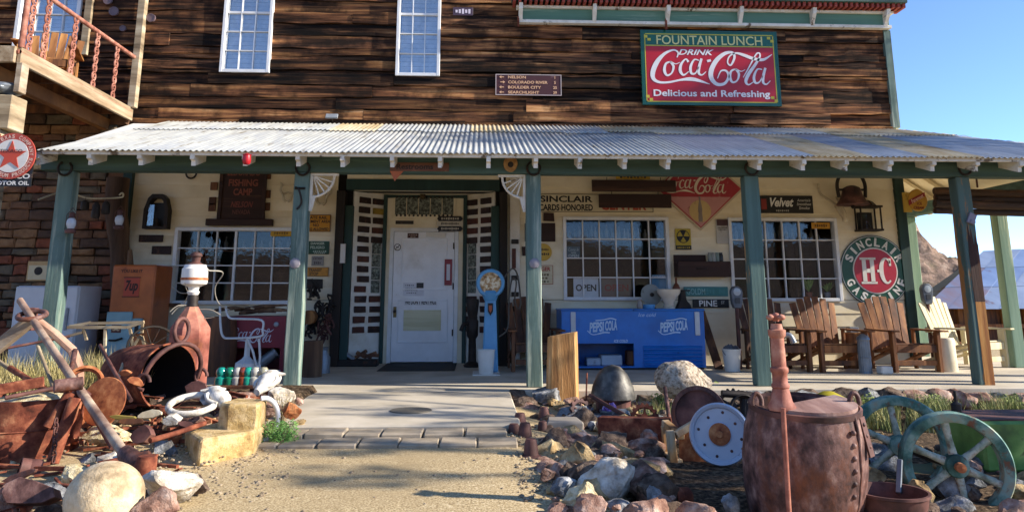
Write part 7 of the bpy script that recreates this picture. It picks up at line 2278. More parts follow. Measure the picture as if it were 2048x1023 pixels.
# rusty hat shaped insulators
for i, (px, py, s, lab) in enumerate(((1040, 862, 1.0, 'rusty hat shaped cap at the walkway edge, rearmost'), (1050, 885, 1.0, 'rusty hat shaped cap standing second from the walkway'), (1062, 918, .95, 'rusty hat shaped cap nearest the gravel'), (1088, 842, .9, 'rusty hat shaped cap beside the stone slab, rear'), (1085, 868, .8, 'half buried rusty cap beside the stone slab'), (1028, 880, .9, 'low rusty cap tucked behind the others'), (1125, 890, .8, 'rusty cap in front of the stone slab'))):
    g_ = gd(px, py, -.12)
    lathe_thing('rusty_insulator', lab, 'insulator', M['rustdark'], (g_.x, g_.y, -.2), [(.1 * s, 0), (.105 * s, .03), (.09 * s, .07 * s), (.08 * s, .11 * s), (.058 * s, .12 * s), (.045 * s, .21 * s), (.038 * s, .23 * s), (0, .235 * s)], 20, group='rusty hat shaped caps')
# pot of amethyst
g_ = gd(1222, 852, -.2)
amy = mat('amethyst crystal', '#7a5aa0', [(.35, '#4a3a7a'), (.5, '#8a6ab0'), (.65, '#c9b4dc')], sc=12, rough=.25, bump=.3)
bucket(0, g_.y, .10, .15, galv, 'small zinc pot full of purple amethyst in the right bed', name='crystal_pot', fill=amy, z=-.2, handle=False, base=g_.x)
# long rusty beam
g_ = gd(1270, 920, -.2)
beam('rusted_trough', 'long rusty brown trough beam lying behind the white boulder', 'trough', M['rust'], (at(1200, 905, 6.5).x, 6.45, -.05), (at(1345, 905, 6.2).x, 6.2, -.03), .14, .18)
b = MB(); c_ = at(1260, 998, 5.1)
b.box((c_.x - .13, 5.05, -.25), (c_.x + .14, 5.12, c_.z + .03)); b.box((c_.x - .13, 5.12, -.25), (c_.x - .1, 5.3, c_.z + .03)); b.box((c_.x + .11, 5.12, -.25), (c_.x + .14, 5.3, c_.z + .03))
tag(b.build('blue_crate', pm('#22384e', .5), loc=(c_.x, 5.05, -.25), bev=.004), 'dark blue metal tray end between rocks at the bottom', 'tray')

# ------------------------------------------------------------------ machine with white wheel
Y = 5.75
q_ = lambda px, py, dy=0.0: tuple(at(px, py, Y + dy))
wmach = mat('rust stained pale wood', '#a88a62', [(.3, '#6a3c1c'), (.45, '#a0784a'), (.6, '#bca888'), (.75, '#8a5428')], sc=6, st=(1, 1, .4), bump=.5, bsc=20)
o = thing('winch_machine', 'rust stained wooden winch frame with a white enamel wheel', 'machine', (at(1410, 980, Y).x, Y, -.25))
for a, c, w, d in (((1340, 860, 0), (1352, 975, 0), .05, .06), ((1330, 850, .25), (1340, 950, .25), .05, .06), ((1360, 932, 0), (1475, 940, 0), .05, .05), ((1352, 868, 0), (1420, 828, 0), .05, .05), ((1330, 845, .3), (1362, 872, -.02), .06, .05), ((1325, 905, .3), (1358, 925, -.02), .06, .05), ((1472, 935, .05), (1478, 990, .05), .03, .03)):
    sub('frame_bar', wmach, o, lambda q: q.bar(q_(*a), q_(*c), w, d), bev=.005)
sub('side_panel', M['rustorange'], o, lambda q: q.add([q_(1358, 870, .04), q_(1358, 925, .04), q_(1470, 930, .04), q_(1440, 835, .04), q_(1358, 870, .07), q_(1358, 925, .07), q_(1470, 930, .07), q_(1440, 835, .07)], [(0, 1, 2, 3), (7, 6, 5, 4), (0, 4, 5, 1), (1, 5, 6, 2), (2, 6, 7, 3), (3, 7, 4, 0)]))
sub('lower_panel', wmach, o, lambda q: q.add([q_(1358, 945, .08), q_(1362, 985, .08), q_(1476, 985, .08), q_(1472, 945, .08), q_(1358, 945, .1), q_(1362, 985, .1), q_(1476, 985, .1), q_(1472, 945, .1)], [(0, 1, 2, 3), (7, 6, 5, 4), (0, 4, 5, 1), (1, 5, 6, 2), (2, 6, 7, 3), (3, 7, 4, 0)]))
wc = at(1440, 867, Y - .12)
whm = mat('chipped white enamel', '#b9bfc9', '#a9b0bc', sc=3, rough=.35, bump=.05, coat=.2, wear='#7a4a24', wsc=9, wr=(.62, .66))
axw = Vector((-.38, -1, .1))
rw_ = .215
sub('wheel', whm, o, lambda q: q.lathe(wc, [(0, .03), (rw_ * .35, .03), (rw_ * .4, .02), (rw_ * .82, .02), (rw_ * .86, .04), (rw_ * .95, .05), (rw_, .03), (rw_, 0), (0, 0)], 48, axis=axw), 30)
sub('wheel_hub', M['rustorange'], o, lambda q: q.lathe(wc, [(rw_ * .36, .031), (rw_ * .3, .038), (rw_ * .12, .04), (rw_ * .1, .06), (0, .06)], 28, axis=axw), 30)
for k_ in range(8):
    a_ = R(45 * k_ + 10)
    xw_ = axw.cross(Vector((0, 0, 1))).normalized()
    yw_ = xw_.cross(axw).normalized()
    p_ = wc + axw.normalized() * .0205 + (xw_ * math.cos(a_) + yw_ * math.sin(a_)) * rw_ * (.62 if k_ % 2 else .7)
    sub('bolt', M['rustdark'], o, lambda q: q.lathe(p_, [(.011, 0), (.009, .004), (0, .005)], 8, axis=axw))
rc_ = at(1398, 828, Y + .35)
sub('rear_ring', M['rustpurple'], o, lambda q: q.lathe(rc_, [(rw_ * .85, .02), (rw_, .02), (rw_, -.02), (rw_ * .85, -.02), (rw_ * .85, .02)], 40, axis=axw, cap=False), 30)
sub('rear_plate', M['rustdark'], o, lambda q: q.lathe(rc_, [(0, -.03), (rw_ * .86, -.03), (rw_ * .86, -.01), (0, -.01)], 40, axis=axw), 30)
# iron wheel bits between machine and barrel
c_ = at(1485, 810, 6.6)
o = thing('valve_stand', 'black iron valve wheel on a stand behind the big barrel', 'valve', (c_.x, 6.6, -.2))
sub('stem', M['iron'], o, lambda q: q.tube([(c_.x, 6.6, -.2), (c_.x, 6.6, c_.z + .12)], .025, 8), 60)
sub('wheel', M['iron'], o, lambda q: q.tube([(c_.x + .12 * math.cos(R(a)), 6.56, c_.z - .03 + .12 * math.sin(R(a))) for a in range(0, 360, 20)], .014, 6, closed=True), 60)
sub('cross_arm', M['iron'], o, lambda q: q.tube([(c_.x - .18, 6.58, c_.z + .1), (c_.x + .12, 6.58, c_.z + .08)], .03, 8), 60)

# ------------------------------------------------------------------ big riveted barrel with pump
Y = 4.35
k = Y * .978 / F
bc = at(1604, 900, Y)
rb = 121 * k
tilt = Vector((.04, -.10, 1)).normalized()
o = thing('riveted_barrel', 'big purplish rusty riveted iron barrel with broken lid in the foreground', 'barrel', (bc.x, Y + rb, -.3))
Yb = Y + rb * .8
zt_ = at(1604, 808, Yb).z
H = zt_ + .3
kk = Yb * .978 / F
rb = 115 * kk
sub('shell', M['rustpurple'], o, lambda q: q.lathe((at(1596, 900, Yb).x, Yb, -.3), [(rb * .84, 0), (rb * .96, H * .3), (rb, H * .55), (rb * .97, H * .8), (rb * .88, H), (rb * .83, H), (rb * .9, H * .6), (rb * .8, .05), (0, .05)], 48, axis=tilt), 40)
X0 = at(1596, 900, Yb).x
top = Vector((X0, Yb, -.3)) + tilt * H
sub('rim', M['rustdark'], o, lambda q: q.lathe(top - tilt * .015, [(rb * .86, 0), (rb * .905, 0), (rb * .91, .03), (rb * .87, .035), (rb * .86, 0)], 48, axis=tilt, cap=False), 40)
lidw = mat('weathered pinkish lid planks', '#8a6a60', [(.3, '#5a403a'), (.5, '#8a6a60'), (.7, '#b09488')], sc=5, st=(1, .2, 1), bump=.4)
sub('lid_half', lidw, o, lambda q: q.lathe(top, [(0, .0), (rb * .84, .0), (rb * .84, .035), (0, .035)], 24, axis=tilt, a0=R(-150), a1=R(30)))
sub('seam', M['rustpurple'], o, lambda q: q.tube([Vector((X0, Yb, -.3)) + tilt * (H * u) + Vector((rb * f_ * math.sin(R(35)), -rb * f_ * math.cos(R(35)), 0)) for u, f_ in ((.02, .86), (.3, .965), (.55, 1.003), (.8, .975), (.98, .89))], .008, 6), 60)
for i in range(6):
    u = .35 + i * .1
    f_ = 1.0 - abs(u - .55) * .12
    p_ = Vector((X0, Yb, -.3)) + tilt * (H * u) + Vector((rb * f_ * math.sin(R(26)), -rb * f_ * math.cos(R(26)), 0))
    sub('rivet', M['rustpurple'], o, lambda q: q.lathe(p_, [(.015, -.004), (.015, .003), (.012, .010), (.006, .014), (0, .015)], 12, axis=(.44, -.9, 0)), 60)
for sg in (-1, 1):
    e = top + Vector((sg * rb * .84, -.03, -.0))
    sub('lug', M['rustpurple'], o, lambda q: q.tube([e + Vector((.028 * math.cos(R(a)), 0, .03 + .05 * math.sin(R(a)))) for a in range(-20, 201, 20)], .014, 7), 60)
sub('strap', M['rustdark'], o, lambda q: q.bar(top + Vector((rb * .7, -rb * .56, -.03)), top + Vector((rb * .80, -rb * .60, -.24)), .05, .012, up=(.6, -.8, 0)))
for i in range(3):
    p_ = top + Vector((rb * (.71 + .035 * i), -rb * .575, -.07 - .06 * i))
    sub('rivet', M['rustpurple'], o, lambda q: q.lathe(p_, [(.014, 0), (.011, .01), (0, .014)], 8, axis=(.6, -.8, 0)), 60)
# standpipe
pc = at(1568, 812, Yb - rb * .62)
Yq = pc.y
rp = mat('salmon rust standpipe', '#9a5e4c', [(.3, '#6a3628'), (.5, '#9a5e4c'), (.7, '#bb8a72')], sc=7, rough=.7, bump=.25)
o = thing('standpipe', 'salmon rusty water standpipe with a four lobed tap handle on the barrel', 'standpipe', (pc.x, Yq, pc.z - .02))
zz = lambda py: at(1558, py, Yq).z
xo = at(1556, 700, Yq).x - pc.x
sub('column', rp, o, lambda q: q.lathe((pc.x + xo, Yq, pc.z - .02), [(.075, 0), (.078, .02), (.06, .05), (.045, .12), (.05, .125), (.05, .14), (.042, .15), (.042, .2), (.05, .21), (.05, .23), (.04, .24), (.038, zz(668) - pc.z), (.048, zz(664) - pc.z), (.05, zz(652) - pc.z), (.035, zz(650) - pc.z), (.03, zz(640) - pc.z), (0, zz(640) - pc.z)], 20), 40)
for a in (20, 110, 200, 290):
    sub('handle_lobe', rp, o, lambda q: q.lathe((pc.x + xo + .042 * math.cos(R(a)), Yq + .042 * math.sin(R(a)), zz(634)), [(0, -.018), (.018, -.012), (.024, 0), (.018, .012), (0, .018)], 10), 60)
sub('handle_hub', rp, o, lambda q: q.lathe((pc.x + xo, Yq, zz(642)), [(.018, 0), (.022, .03), (.018, .045), (0, .05)], 10), 60)
sub('spout', galv, o, lambda q: q.tube(cr([(pc.x + xo + .03, Yq, zz(672)), (pc.x + xo + .07, Yq - .01, zz(670)), (pc.x + xo + .09, Yq - .02, zz(685))], 4), .016, 8), 60)
e0, e1 = at(1566, 815, Yb - rb * 1.02), at(1580, 1060, Yb - rb * 1.05)
beam('iron_rod', 'rusty iron rod standing against the front of the big barrel', 'rod', rp, tuple(e1), tuple(e0), .014, .014, tubular=True)
# yellow dome
g_ = gd(1650, 828, -.15)
k = g_.y * .978 / F
b = MB(); b.lathe((g_.x + .05, g_.y, -.16), [(52 * k, 0), (52 * k, .03), (44 * k, .1), (30 * k, .18), (10 * k, .23), (0, .235)], 28)
tag(b.build('yellow_cover', mat('mustard yellow paint', '#a89a2a', '#948624', sc=5, rough=.5, bump=.1, wear='#6a5a2a', wsc=8, wr=(.66, .7)), loc=(g_.x, g_.y, -.16), smooth=60), 'mustard yellow domed metal cover behind the big barrel', 'cover')

# ------------------------------------------------------------------ green engine with two flywheels
engm = mat('teal green flywheel paint', '#4a7468', [(.32, '#24423a'), (.45, '#456e62'), (.57, '#7a978a'), (.7, '#93876c')], sc=7, rough=.7, bump=.5, bsc=40, wear='#6b4630', wsc=8, wr=(.56, .64), det=9)
spk = mat('flaking pale spoke paint', '#93a094', [(.32, '#5c4434'), (.45, '#83927f'), (.58, '#b4b8a6'), (.7, '#7d5a40')], sc=12, rough=.75, bump=.5, bsc=40)
o = thing('green_engine', 'old green stationary engine with two spoked flywheels at the right', 'engine', (at(1900, 1010, 4.9).x, 5.1, -.3))
def flywheel(px, py, Y, rpx, nm):
    c = at(px, py, Y)
    r_ = rpx * Y * .978 / F
    axf = Vector((-.30, -1, .06)).normalized()
    sub(nm, engm, o, lambda q: q.lathe(c, [(r_ * .80, .035), (r_ * .84, .045), (r_ * .97, .045), (r_, .03), (r_, -.05), (r_ * .97, -.06), (r_ * .84, -.06), (r_ * .80, -.05), (r_ * .80, .035)], 64, axis=axf, cap=False), 40)
    x_ = axf.cross(Vector((0, 0, 1))).normalized()
    y_ = x_.cross(axf).normalized()
    for k_ in range(6):
        a = R(60 * k_ + 22)
        d = x_ * math.cos(a) + y_ * math.sin(a)
        sub('spoke', spk, o, lambda q: q.tube([c + d * r_ * .12, c + d * r_ * .5, c + d * r_ * .82], [.028, .02, .026], 8), 60)
    sub('hub', engm, o, lambda q: q.lathe(c, [(0, .07), (r_ * .08, .07), (r_ * .1, .05), (r_ * .2, .045), (r_ * .22, .03), (r_ * .22, -.05), (0, -.05)], 20, axis=axf), 40)
    sub('shaft_end', M['rustorange'], o, lambda q: q.lathe(c, [(r_ * .09, .065), (r_ * .09, .11), (0, .115)], 14, axis=axf), 40)
    return c
f1 = flywheel(1912, 930, 4.75, 101, 'flywheel')
f2 = flywheel(1800, 890, 5.25, 94, 'flywheel')
sub('crankshaft', M['iron'], o, lambda q: q.tube([f1 + Vector((0, .05, 0)), f2 + Vector((0, -.05, 0))], .03, 10), 60)
grt = mat('bright green engine paint', '#5c8a3a', [(.35, '#3c5e28'), (.5, '#5a8438'), (.7, '#86a45c')], sc=3, rough=.45, bump=.1, coat=.2, wear='#4a5a2a', wsc=6, wr=(.62, .68))
p0 = at(1945, 850, 5.5)
sub('water_hopper', grt, o, lambda q: q.box((p0.x, 5.4, at(2000, 945, 5.4).z), (p0.x + .75, 5.9, at(2000, 842, 5.4).z)), bev=.02)
sub('hopper_rim', M['rustdark'], o, lambda q: q.box((p0.x + .02, 5.42, at(2000, 842, 5.4).z), (p0.x + .73, 5.88, at(2000, 842, 5.4).z + .012)))
sub('crankcase', mat('dark green engine block', '#2f5a34', '#234528', sc=4, rough=.6, bump=.2, dirt='#2a2a20', dsc=2), o, lambda q: q.box((f2.x - .05, 5.4, -.28), (p0.x + .72, 5.85, at(2000, 946, 5.4).z)), bev=.02)
sub('oiler', M['iron'], o, lambda q: q.lathe((at(1942, 840, 5.3).x, 5.45, at(1942, 842, 5.4).z), [(.02, 0), (.02, .05), (.035, .06), (.035, .11), (.01, .13), (.01, .2), (0, .2)], 10), 40)
# rusty bucket with handle by the flywheel
g_ = at(1792, 1010, 4.45)
bucket(0, 4.5, .2, .2, M['rustdark'], 'wide dark rusty bucket with bail in front of the flywheels', name='rusty_bucket', z=g_.z - .13, base=g_.x)
b = MB(); b.bar(tuple(at(1797, 985, 4.62)), tuple(at(1800, 918, 4.7)), .03, .02)
tag(b.build('metal_bar', galv, loc=tuple(at(1797, 985, 4.62)), bev=.003), 'pale blue grey metal bar sticking out of the rusty bucket', 'bar')

# ------------------------------------------------------------------ stones along the porch edge at right
es = thing('retaining_wall', 'dry stone edge of rough rocks below the porch slab at the right', 'wall', (5.0, 8.5, -.3))
i = 0
for (px0, px1, pt, pb, kinds) in ((1590, 1790, 758, 800, ('dark', 'dark', 'grey')), (1780, 1925, 762, 800, ('orange', 'pink', 'dark')), (1925, 2130, 765, 795, ('grey', 'dark', 'pink')), (1935, 2130, 790, 825, ('dark', 'grey', 'dark')), (1470, 1600, 762, 800, ('dark', 'grey')), (1270, 1330, 770, 800, ('dark', 'pink')), (1160, 1180, 770, 790, ('dark',))):
    px = px0
    while px < px1:
        w = rnd.uniform(34, 74)
        Y = 8.43
        c = at(px + w / 2, (pt + pb) / 2 + rnd.uniform(-5, 5), Y)
        kq = Y * .978 / F
        b = MB()
        rock_mesh(b, (c.x, Y + rnd.uniform(-.08, .03), min(c.z, -.1)), (w * kq * .58, .2, (pb - pt) * kq * .62), 500 + i, 9)
        b.build('stone', RK[rnd.choice(kinds)], es, smooth=34)
        px += w * .9
        i += 1
# ------------------------------------------------------------------ hanging dark timbers at the right
Y = 9.7
o = thing('hanging_timbers', 'bundle of dark weathered timbers hung by chains under the right porch roof', 'timber', (at(1960, 400, Y).x, Y, at(1960, 430, Y).z))
for i, (py, r_) in enumerate(((384, .05), (396, .055), (409, .055), (422, .045))):
    a, c = at(1866 + rnd.uniform(0, 10), py - 2, Y), at(2110, py + 6, Y)
    pts = [tuple(a + (c - a) * u + Vector((0, .05 * (i % 2), .012 * noise.noise((u * 5, i, 0))))) for u in [k / 10 for k in range(11)]]
    sub('timber', mat('blackened log ' + str(i), '#2f2118', '#4a3526', sc=6, st=(.1, 1, 1), bump=.8, bsc=16, dist=.02, wear='#6a4a32', wsc=5, wst=(.1, 1, 1)), o, lambda q: q.tube(pts, [r_ * (1 + .15 * noise.noise((k * .8, i, 3))) for k in range(11)], 9), 50)
for px in (1955, 2060):
    a = at(px, 375, Y)
    sub('chain', M['rustdark'], o, lambda q: q.tube([(a.x, Y, a.z), (a.x, Y, roof_z(Y) - .18)], .012, 6))
q_ = at(1943, 437, YP - .02)
b = MB(); b.obox((q_.x, YP - .02, q_.z), (.09, .03, .13), Matrix.Rotation(R(25), 3, 'Y')); b.lathe((q_.x, YP - .03, q_.z - .04), [(.035, 0), (.03, .02), (0, .02)], 10, axis=(0, -1, 0))
tag(b.build('iron_latch', plain('pale iron latch', '#8a8490', .5), loc=(q_.x, YP - .02, q_.z - .06), bev=.004), 'pale iron latch on the rightmost peeled post', 'latch')
q_ = at(600, 385, YP)
b = MB(); b.tube(cr([(q_.x - .05, YP - .02, q_.z + .06), (q_.x, YP - .05, q_.z + .02), (q_.x + .03, YP - .03, q_.z - .12), (q_.x - .02, YP - .03, q_.z - .2)], 4), .012, 6); b.tube([(q_.x - .06, YP - .01, q_.z + .05), (q_.x + .06, YP - .01, q_.z + .05)], .014, 6)
tag(b.build('iron_spur', M['iron'], loc=(q_.x, YP - .02, q_.z - .2), smooth=60), 'black iron hook hung on the post left of the door', 'hook')
for px, lab in ((590, 'pale shell fixed on the post left of the door'), (1069, 'pale shell fixed on the post right of the door')):
    q_ = at(px, 526, YP)
    b = MB(); b.lathe((q_.x, YP + .002, q_.z), [(.065, 0), (.055, .012), (.03, .02), (0, .022)], 9, axis=(0, -1, 0))
    tag(b.build('shell', plain('pale shell', '#8f8a90', .4), loc=(q_.x, YP, q_.z - .05), smooth=30), lab, 'shell', 'shells on the posts')
# ------------------------------------------------------------------ balcony, upper left
pb_ = at(262, 243, YW - .1)
Xb, Zb = pb_.x, pb_.z + .02
Zf = Zb + .2
bal = thing('balcony', 'timber balcony with rusty pipe rail and twisted chain balusters at upper left', 'balcony', (Xb - 1.5, 10.2, Zb))
Yf = 8.75
sub('fascia', M['woodbalc'], bal, lambda q: q.box((Xb - .05, Yf, Zb), (Xb, YW - .06, Zf)), bev=.006)
sub('fascia', M['woodbalc'], bal, lambda q: q.box((-9.2, Yf - .05, Zb), (Xb - .052, Yf - .001, Zf)), bev=.006)
for k in range(14):
    xx = Xb - .08 - k * .25
    sub('deck_board', M['wood'], bal, lambda q: q.box((xx - .24, Yf + .002, Zf - .035), (xx, YW - .06, Zf - .004)))
for k in range(5):
    yy = Yf + .35 + k * .55
    sub('joist', M['wooddark'], bal, lambda q: q.box((-9.2, yy, Zb + .02), (Xb - .053, yy + .05, Zf - .037)))
sub('under_beam', M['wood'], bal, lambda q: q.box((Xb - .45, Yf + .1, Zb - .16), (Xb - .33, YW - .06, Zb + .018)), bev=.008)
zr0, zr1 = at(262, 226, YW - .2).z, at(275, 113, YW - .2).z
xr_ = Xb - .025
sub('rail', M['pipe'], bal, lambda q: q.tube([(xr_, Yf, zr1), (xr_, YW - .1, zr1)], .032, 10), 60)
sub('rail', M['pipe'], bal, lambda q: q.tube([(xr_, Yf, zr0 + .05), (xr_, YW - .1, zr0 + .05)], .026, 10), 60)
sub('rail', M['pipe'], bal, lambda q: q.tube([(xr_, Yf, zr0 + .05), (-9.2, Yf, zr0 + .05)], .026, 10), 60)
sub('rail_post', M['pipe'], bal, lambda q: q.tube([(xr_, Yf + .02, Zf), (xr_, Yf + .02, 6.4)], .036, 10), 60)
def y_of(px, py):
    r_ = ray(px, py)
    return Xb / (r_.x / r_.y)
for px, py in ((234, 140), (194, 125), (150, 95), (95, 70), (66, 60)):
    yy = y_of(px, py)
    if yy < Yf:
        continue
    b = MB()
    nl = 7
    hl = (zr1 - zr0 - .06) / nl
    for k in range(nl):
        zc2 = zr0 + .08 + hl * (k + .5)
        for sg in (-1, 1):
            b.tube([(xr_, yy + .05 * math.sin(R(a)) * sg * (.5 + .5 * abs(math.sin(R(a)))), zc2 + hl * .55 * math.cos(R(a))) for a in range(0, 181, 20)], .013, 6)
        b.tube([(xr_ + .01 * (k % 2), yy + .03 * math.cos(R(a)), zc2 + .03 * math.sin(R(a))) for a in range(0, 360, 40)], .01, 5, closed=True)
    b.build('baluster', M['pipe'], bal, smooth=60)
sub('corner_post', M['woodbalc'] if False else M['woodpale'], bal, lambda q: q.box((Xb - .05, YW - .17, Zf + .001), (Xb + .06, YW - .055, 6.6)), bev=.006)
sub('window_trim', M['woodpale'], store, lambda q: q.box((upw['C'][2] + .08, YW - .1, upw['C'][1] - .05), (upw['C'][2] + .19, YW - .04, 6.4)), bev=.005)
sub('window_sill', M['woodpale'], store, lambda q: q.box((upw['C'][0] - .05, YW - .11, upw['C'][1] - .12), (upw['C'][2] + .079, YW - .04, upw['C'][1] - .001)), bev=.005)
# support column at the left edge
c_ = at(8, 220, Yf + .1)
o = thing('timber_column', 'bleached timber column with a torn metal cap at the left edge', 'column', (c_.x, Yf + .1, 0))
hw = .15
sub('shaft', M['woodpale'], o, lambda q: q.box((c_.x - hw * 1.1, Yf, 0), (c_.x + hw * .35, Yf + .22, at(8, 258, Yf).z)), bev=.01)
sub('head_block', M['woodpale'], o, lambda q: q.box((c_.x - hw * 1.3, Yf - .03, at(8, 258, Yf).z + .001), (c_.x + hw * 1.05, Yf + .27, at(8, 190, Yf).z)), bev=.01)
sub('metal_cap', galv, o, lambda q: rock_mesh(q, (c_.x - .05, Yf + .1, at(8, 175, Yf).z), (.24, .22, .09), 77, 6), 30)
sub('end_block', grey_w, o, lambda q: q.box((c_.x + hw * 1.05, Yf - .04, at(8, 185, Yf).z), (c_.x + hw * 1.05 + .07, Yf + .1, Zb - .001)), bev=.006)
adirondack(0, 10.3, 20, M['wood'], 'weathered wooden slatted chair up on the balcony', group='slatted porch chairs', x=at(88, 120, 10.3).x, z=Zf)

# ------------------------------------------------------------------ trees (one showing at the corner, two that shade the yard from outside the frame)
leafm = mat('tree leaf', '#5f7d3a', [(.35, '#3f5a28'), (.5, '#627f3c'), (.65, '#8aa35c')], sc=8, bump=0, rough=.8)
def tree(base, h, crown, n, leaf, label, lean=(0, 0)):
    o_ = thing('desert_tree', label, 'tree', base)
    B = Vector(base)
    topv = B + Vector((lean[0], lean[1], h))
    b_ = MB()
    b_.tube(cr([B - Vector((0, 0, .2)), B + (topv - B) * .35 + Vector((.1, .05, 0)), B + (topv - B) * .7, topv], 4), [.16, .15, .14, .13, .12, .11, .1, .09, .08, .07, .06, .05, .04], 9)
    cl_ = []
    for (dx, dy, dz, rx, ry, rz_) in crown:
        c = B + Vector((dx, dy, dz))
        s_ = B + (topv - B) * rnd.uniform(.4, .8)
        b_.tube(cr([s_, (s_ + c) / 2 + Vector((0, 0, .15)), c], 4), [.06, .055, .05, .045, .04, .035, .03, .02, .015], 6)
        cl_.append((c, (rx, ry, rz_)))
    b_.build('trunk', M['trunk'], o_, smooth=60)
    b_ = MB()
    for c, rd in cl_:
        leaves(b_, c, rd, n, leaf, shell=.15)
    b_.build('crown', leafm, o_)
tree((-7.3, 7.2, -.1), 5.2, [(2.02, .3, 4.68, .42, .4, .34), (1.1, .2, 5.2, .7, .6, .5), (.2, -.2, 5.4, .8, .7, .6)], 700, .05, 'tree with fine yellow green leaves reaching in at the top left corner', (.3, 0))
tree((10.4, 3.6, -.2), 5.2, [(rnd.uniform(-1.0, 1.0), rnd.uniform(-.5, 3.3), rnd.uniform(4.3, 6.3), rnd.uniform(.4, .8), rnd.uniform(.22, .42), rnd.uniform(.14, .3)) for _ in range(17)], 95, .08, 'spreading tree outside the right edge that dapples the path', (0, .6))
tree((17.0, 8.2, -.3), 10.5, [(0, 0, 9.2, 1.2, 1.2, .6), (-1, .8, 10.4, 1.1, 1.0, .6), (1, .5, 11.2, 1.2, 1.1, .6), (0, -.8, 11.6, 1.2, 1.0, .6)], 420, .12, 'tall thin tree outside the right edge that shades the upper wall', (0, 0))

# ------------------------------------------------------------------ far side: shed, mountain, ridge behind the viewer
YS2 = 24.0
q0, q1 = at(1845, 617, YS2), at(2300, 617, YS2)
r0, r1 = at(1965, 505, YS2 + 4.5), at(2300, 492, YS2 + 4.5)
shed = thing('metal_shed', 'low shed with blue grey sheet metal roof beyond the right end of the porch', 'shed', (q0.x + 4, YS2 + 2, -1.2))
mts = [mat('blue grey roof sheet %d' % i, c1, c2, sc=1.2, st=(1, .3, 1), rough=.45, metal=.2, bump=.1, wear='#6a4a44', wsc=1.0, wr=(.58, .66)) for i, (c1, c2) in enumerate((('#7f93b4', '#6c80a4'), ('#8c9ab0', '#78869e'), ('#6f7f9c', '#7a6a72')))]
n = 9
for row in range(3):
    for i in range(n):
        u0, u1 = i / n, (i + 1) / n
        v0, v1 = row / 3, (row + 1) / 3 + .02
        f_ = lambda u, v: (q0 + (q1 - q0) * u) * (1 - v) + (r0 + (r1 - r0) * u) * v
        P_ = [f_(u0, v0), f_(u1 + .004, v0), f_(u1 + .004, v1), f_(u0, v1)]
        d = Vector((0, 0, .02 * row + .012 * (i % 2)))
        b = MB()
        b.add([p_ + d for p_ in P_] + [p_ + d - Vector((0, 0, .01)) for p_ in P_], [(0, 1, 2, 3), (7, 6, 5, 4), (0, 4, 5, 1), (1, 5, 6, 2), (2, 6, 7, 3), (3, 7, 4, 0)])
        b.build('roof_sheet', rnd.choice(mts), shed)
sub('wall', M['wooddark'], shed, lambda q: q.box((q0.x + .5, YS2 + .6, -1.6), (q1.x, YS2 + .75, q0.z + .15)))
for k in range(12):
    xx = q0.x + .7 + k * .75
    sub('wall_post', M['wood'], shed, lambda q: q.box((xx, YS2 + .45, -1.6), (xx + .14, YS2 + .58, q0.z + .08)))
for zz_ in (.05, -.5):
    sub('rail', M['woodorange'], shed, lambda q: q.box((q0.x + .3, YS2 + .3, zz_), (q1.x, YS2 + .42, zz_ + .12)))
b = MB()
b.add([(r0.x, r0.y, r0.z), (r1.x, r1.y, r1.z), (r1.x, r1.y + 4, q1.z), (r0.x - 1, r0.y + 4, q0.z)], [(0, 1, 2, 3)])
b.build('rear_roof', mts[0], shed)
# green brush near the shed
b = MB()
for k in range(120):
    px = rnd.uniform(1828, 1905)
    Yb2 = rnd.uniform(38, 60)
    c = at(px, 590, Yb2)
    leaves(b, (c.x, Yb2, ground_z(c.x, Yb2) + .9), (1.1, 1.0, .9), 60, .14, shell=.1)
struct(b.build('brush', mat('pale desert brush', '#8a9a52', [(.35, '#5f7038'), (.5, '#8a9a52'), (.65, '#b0b878')], sc=3, bump=0)), 'stuff')
rockm = mat('desert mountain rock', '#a08470', [(.3, '#4a3a32'), (.44, '#75604f'), (.56, '#957a66'), (.7, '#b39a84')], sc=.3, rough=.95, bump=.8, bsc=.5, dist=1.5, dirt='#7a7a50', dsc=.05, dr=(.5, .7))
def mountain(cx2, cy2, peaks, w, nseg, hscale, nm):
    vs_, fs = [], []
    for j in range(nseg + 1):
        for i in range(nseg + 1):
            x = cx2 + (i / nseg - .5) * 2 * w
            y = cy2 + (j / nseg - .5) * 2 * w
            h = 0
            for (mx, my, mh, mr, pw) in peaks:
                d = math.hypot(x - mx, y - my) / mr
                h = max(h, mh * max(0, 1 - d) ** pw)
            rg = 0
            for o_, am in ((.05, .5), (.12, .45), (.3, .25), (.7, .12)):
                rg += am * (1 - 2 * abs(noise.noise((x * o_, y * o_, 7.7))))
            z = h * (1 + .5 * rg * (h > 0)) * hscale
            vs_.append((x, y, z - 2))
    for j in range(nseg):
        for i in range(nseg):
            a = j * (nseg + 1) + i
            fs.append((a, a + 1, a + nseg + 2, a + nseg + 1))
    b = MB()
    b.add(vs_, fs)
    struct(b.build(nm, rockm, smooth=30))
Ym = 230.0
pk = at(1836, 462, Ym)
mountain(pk.x, Ym, [(pk.x - 4, Ym, (pk.z + 2) * 1.0, 17, .8), (pk.x - 3, Ym, (pk.z + 2) * .62, 40, 1.0), (pk.x - 40, Ym + 20, pk.z * .55, 60, 1.0)], 75, 110, 1.0, 'mountain')
vs_, fs = [], []
na, nr = 120, 26
for i in range(na + 1):
    a = R(-200 + 220 * i / na)
    for j in range(nr + 1):
        r_ = 35 + 150 * (j / nr)
        x, y = r_ * math.cos(a), r_ * math.sin(a)
        h = 20 * (j / nr) ** .8 * (.75 + .5 * noise.noise((x * .012, y * .012, 1.3))) + 3.0 * (j / nr) * noise.noise((x * .08, y * .08, 4))
        vs_.append((x, y - 4, h - .8))
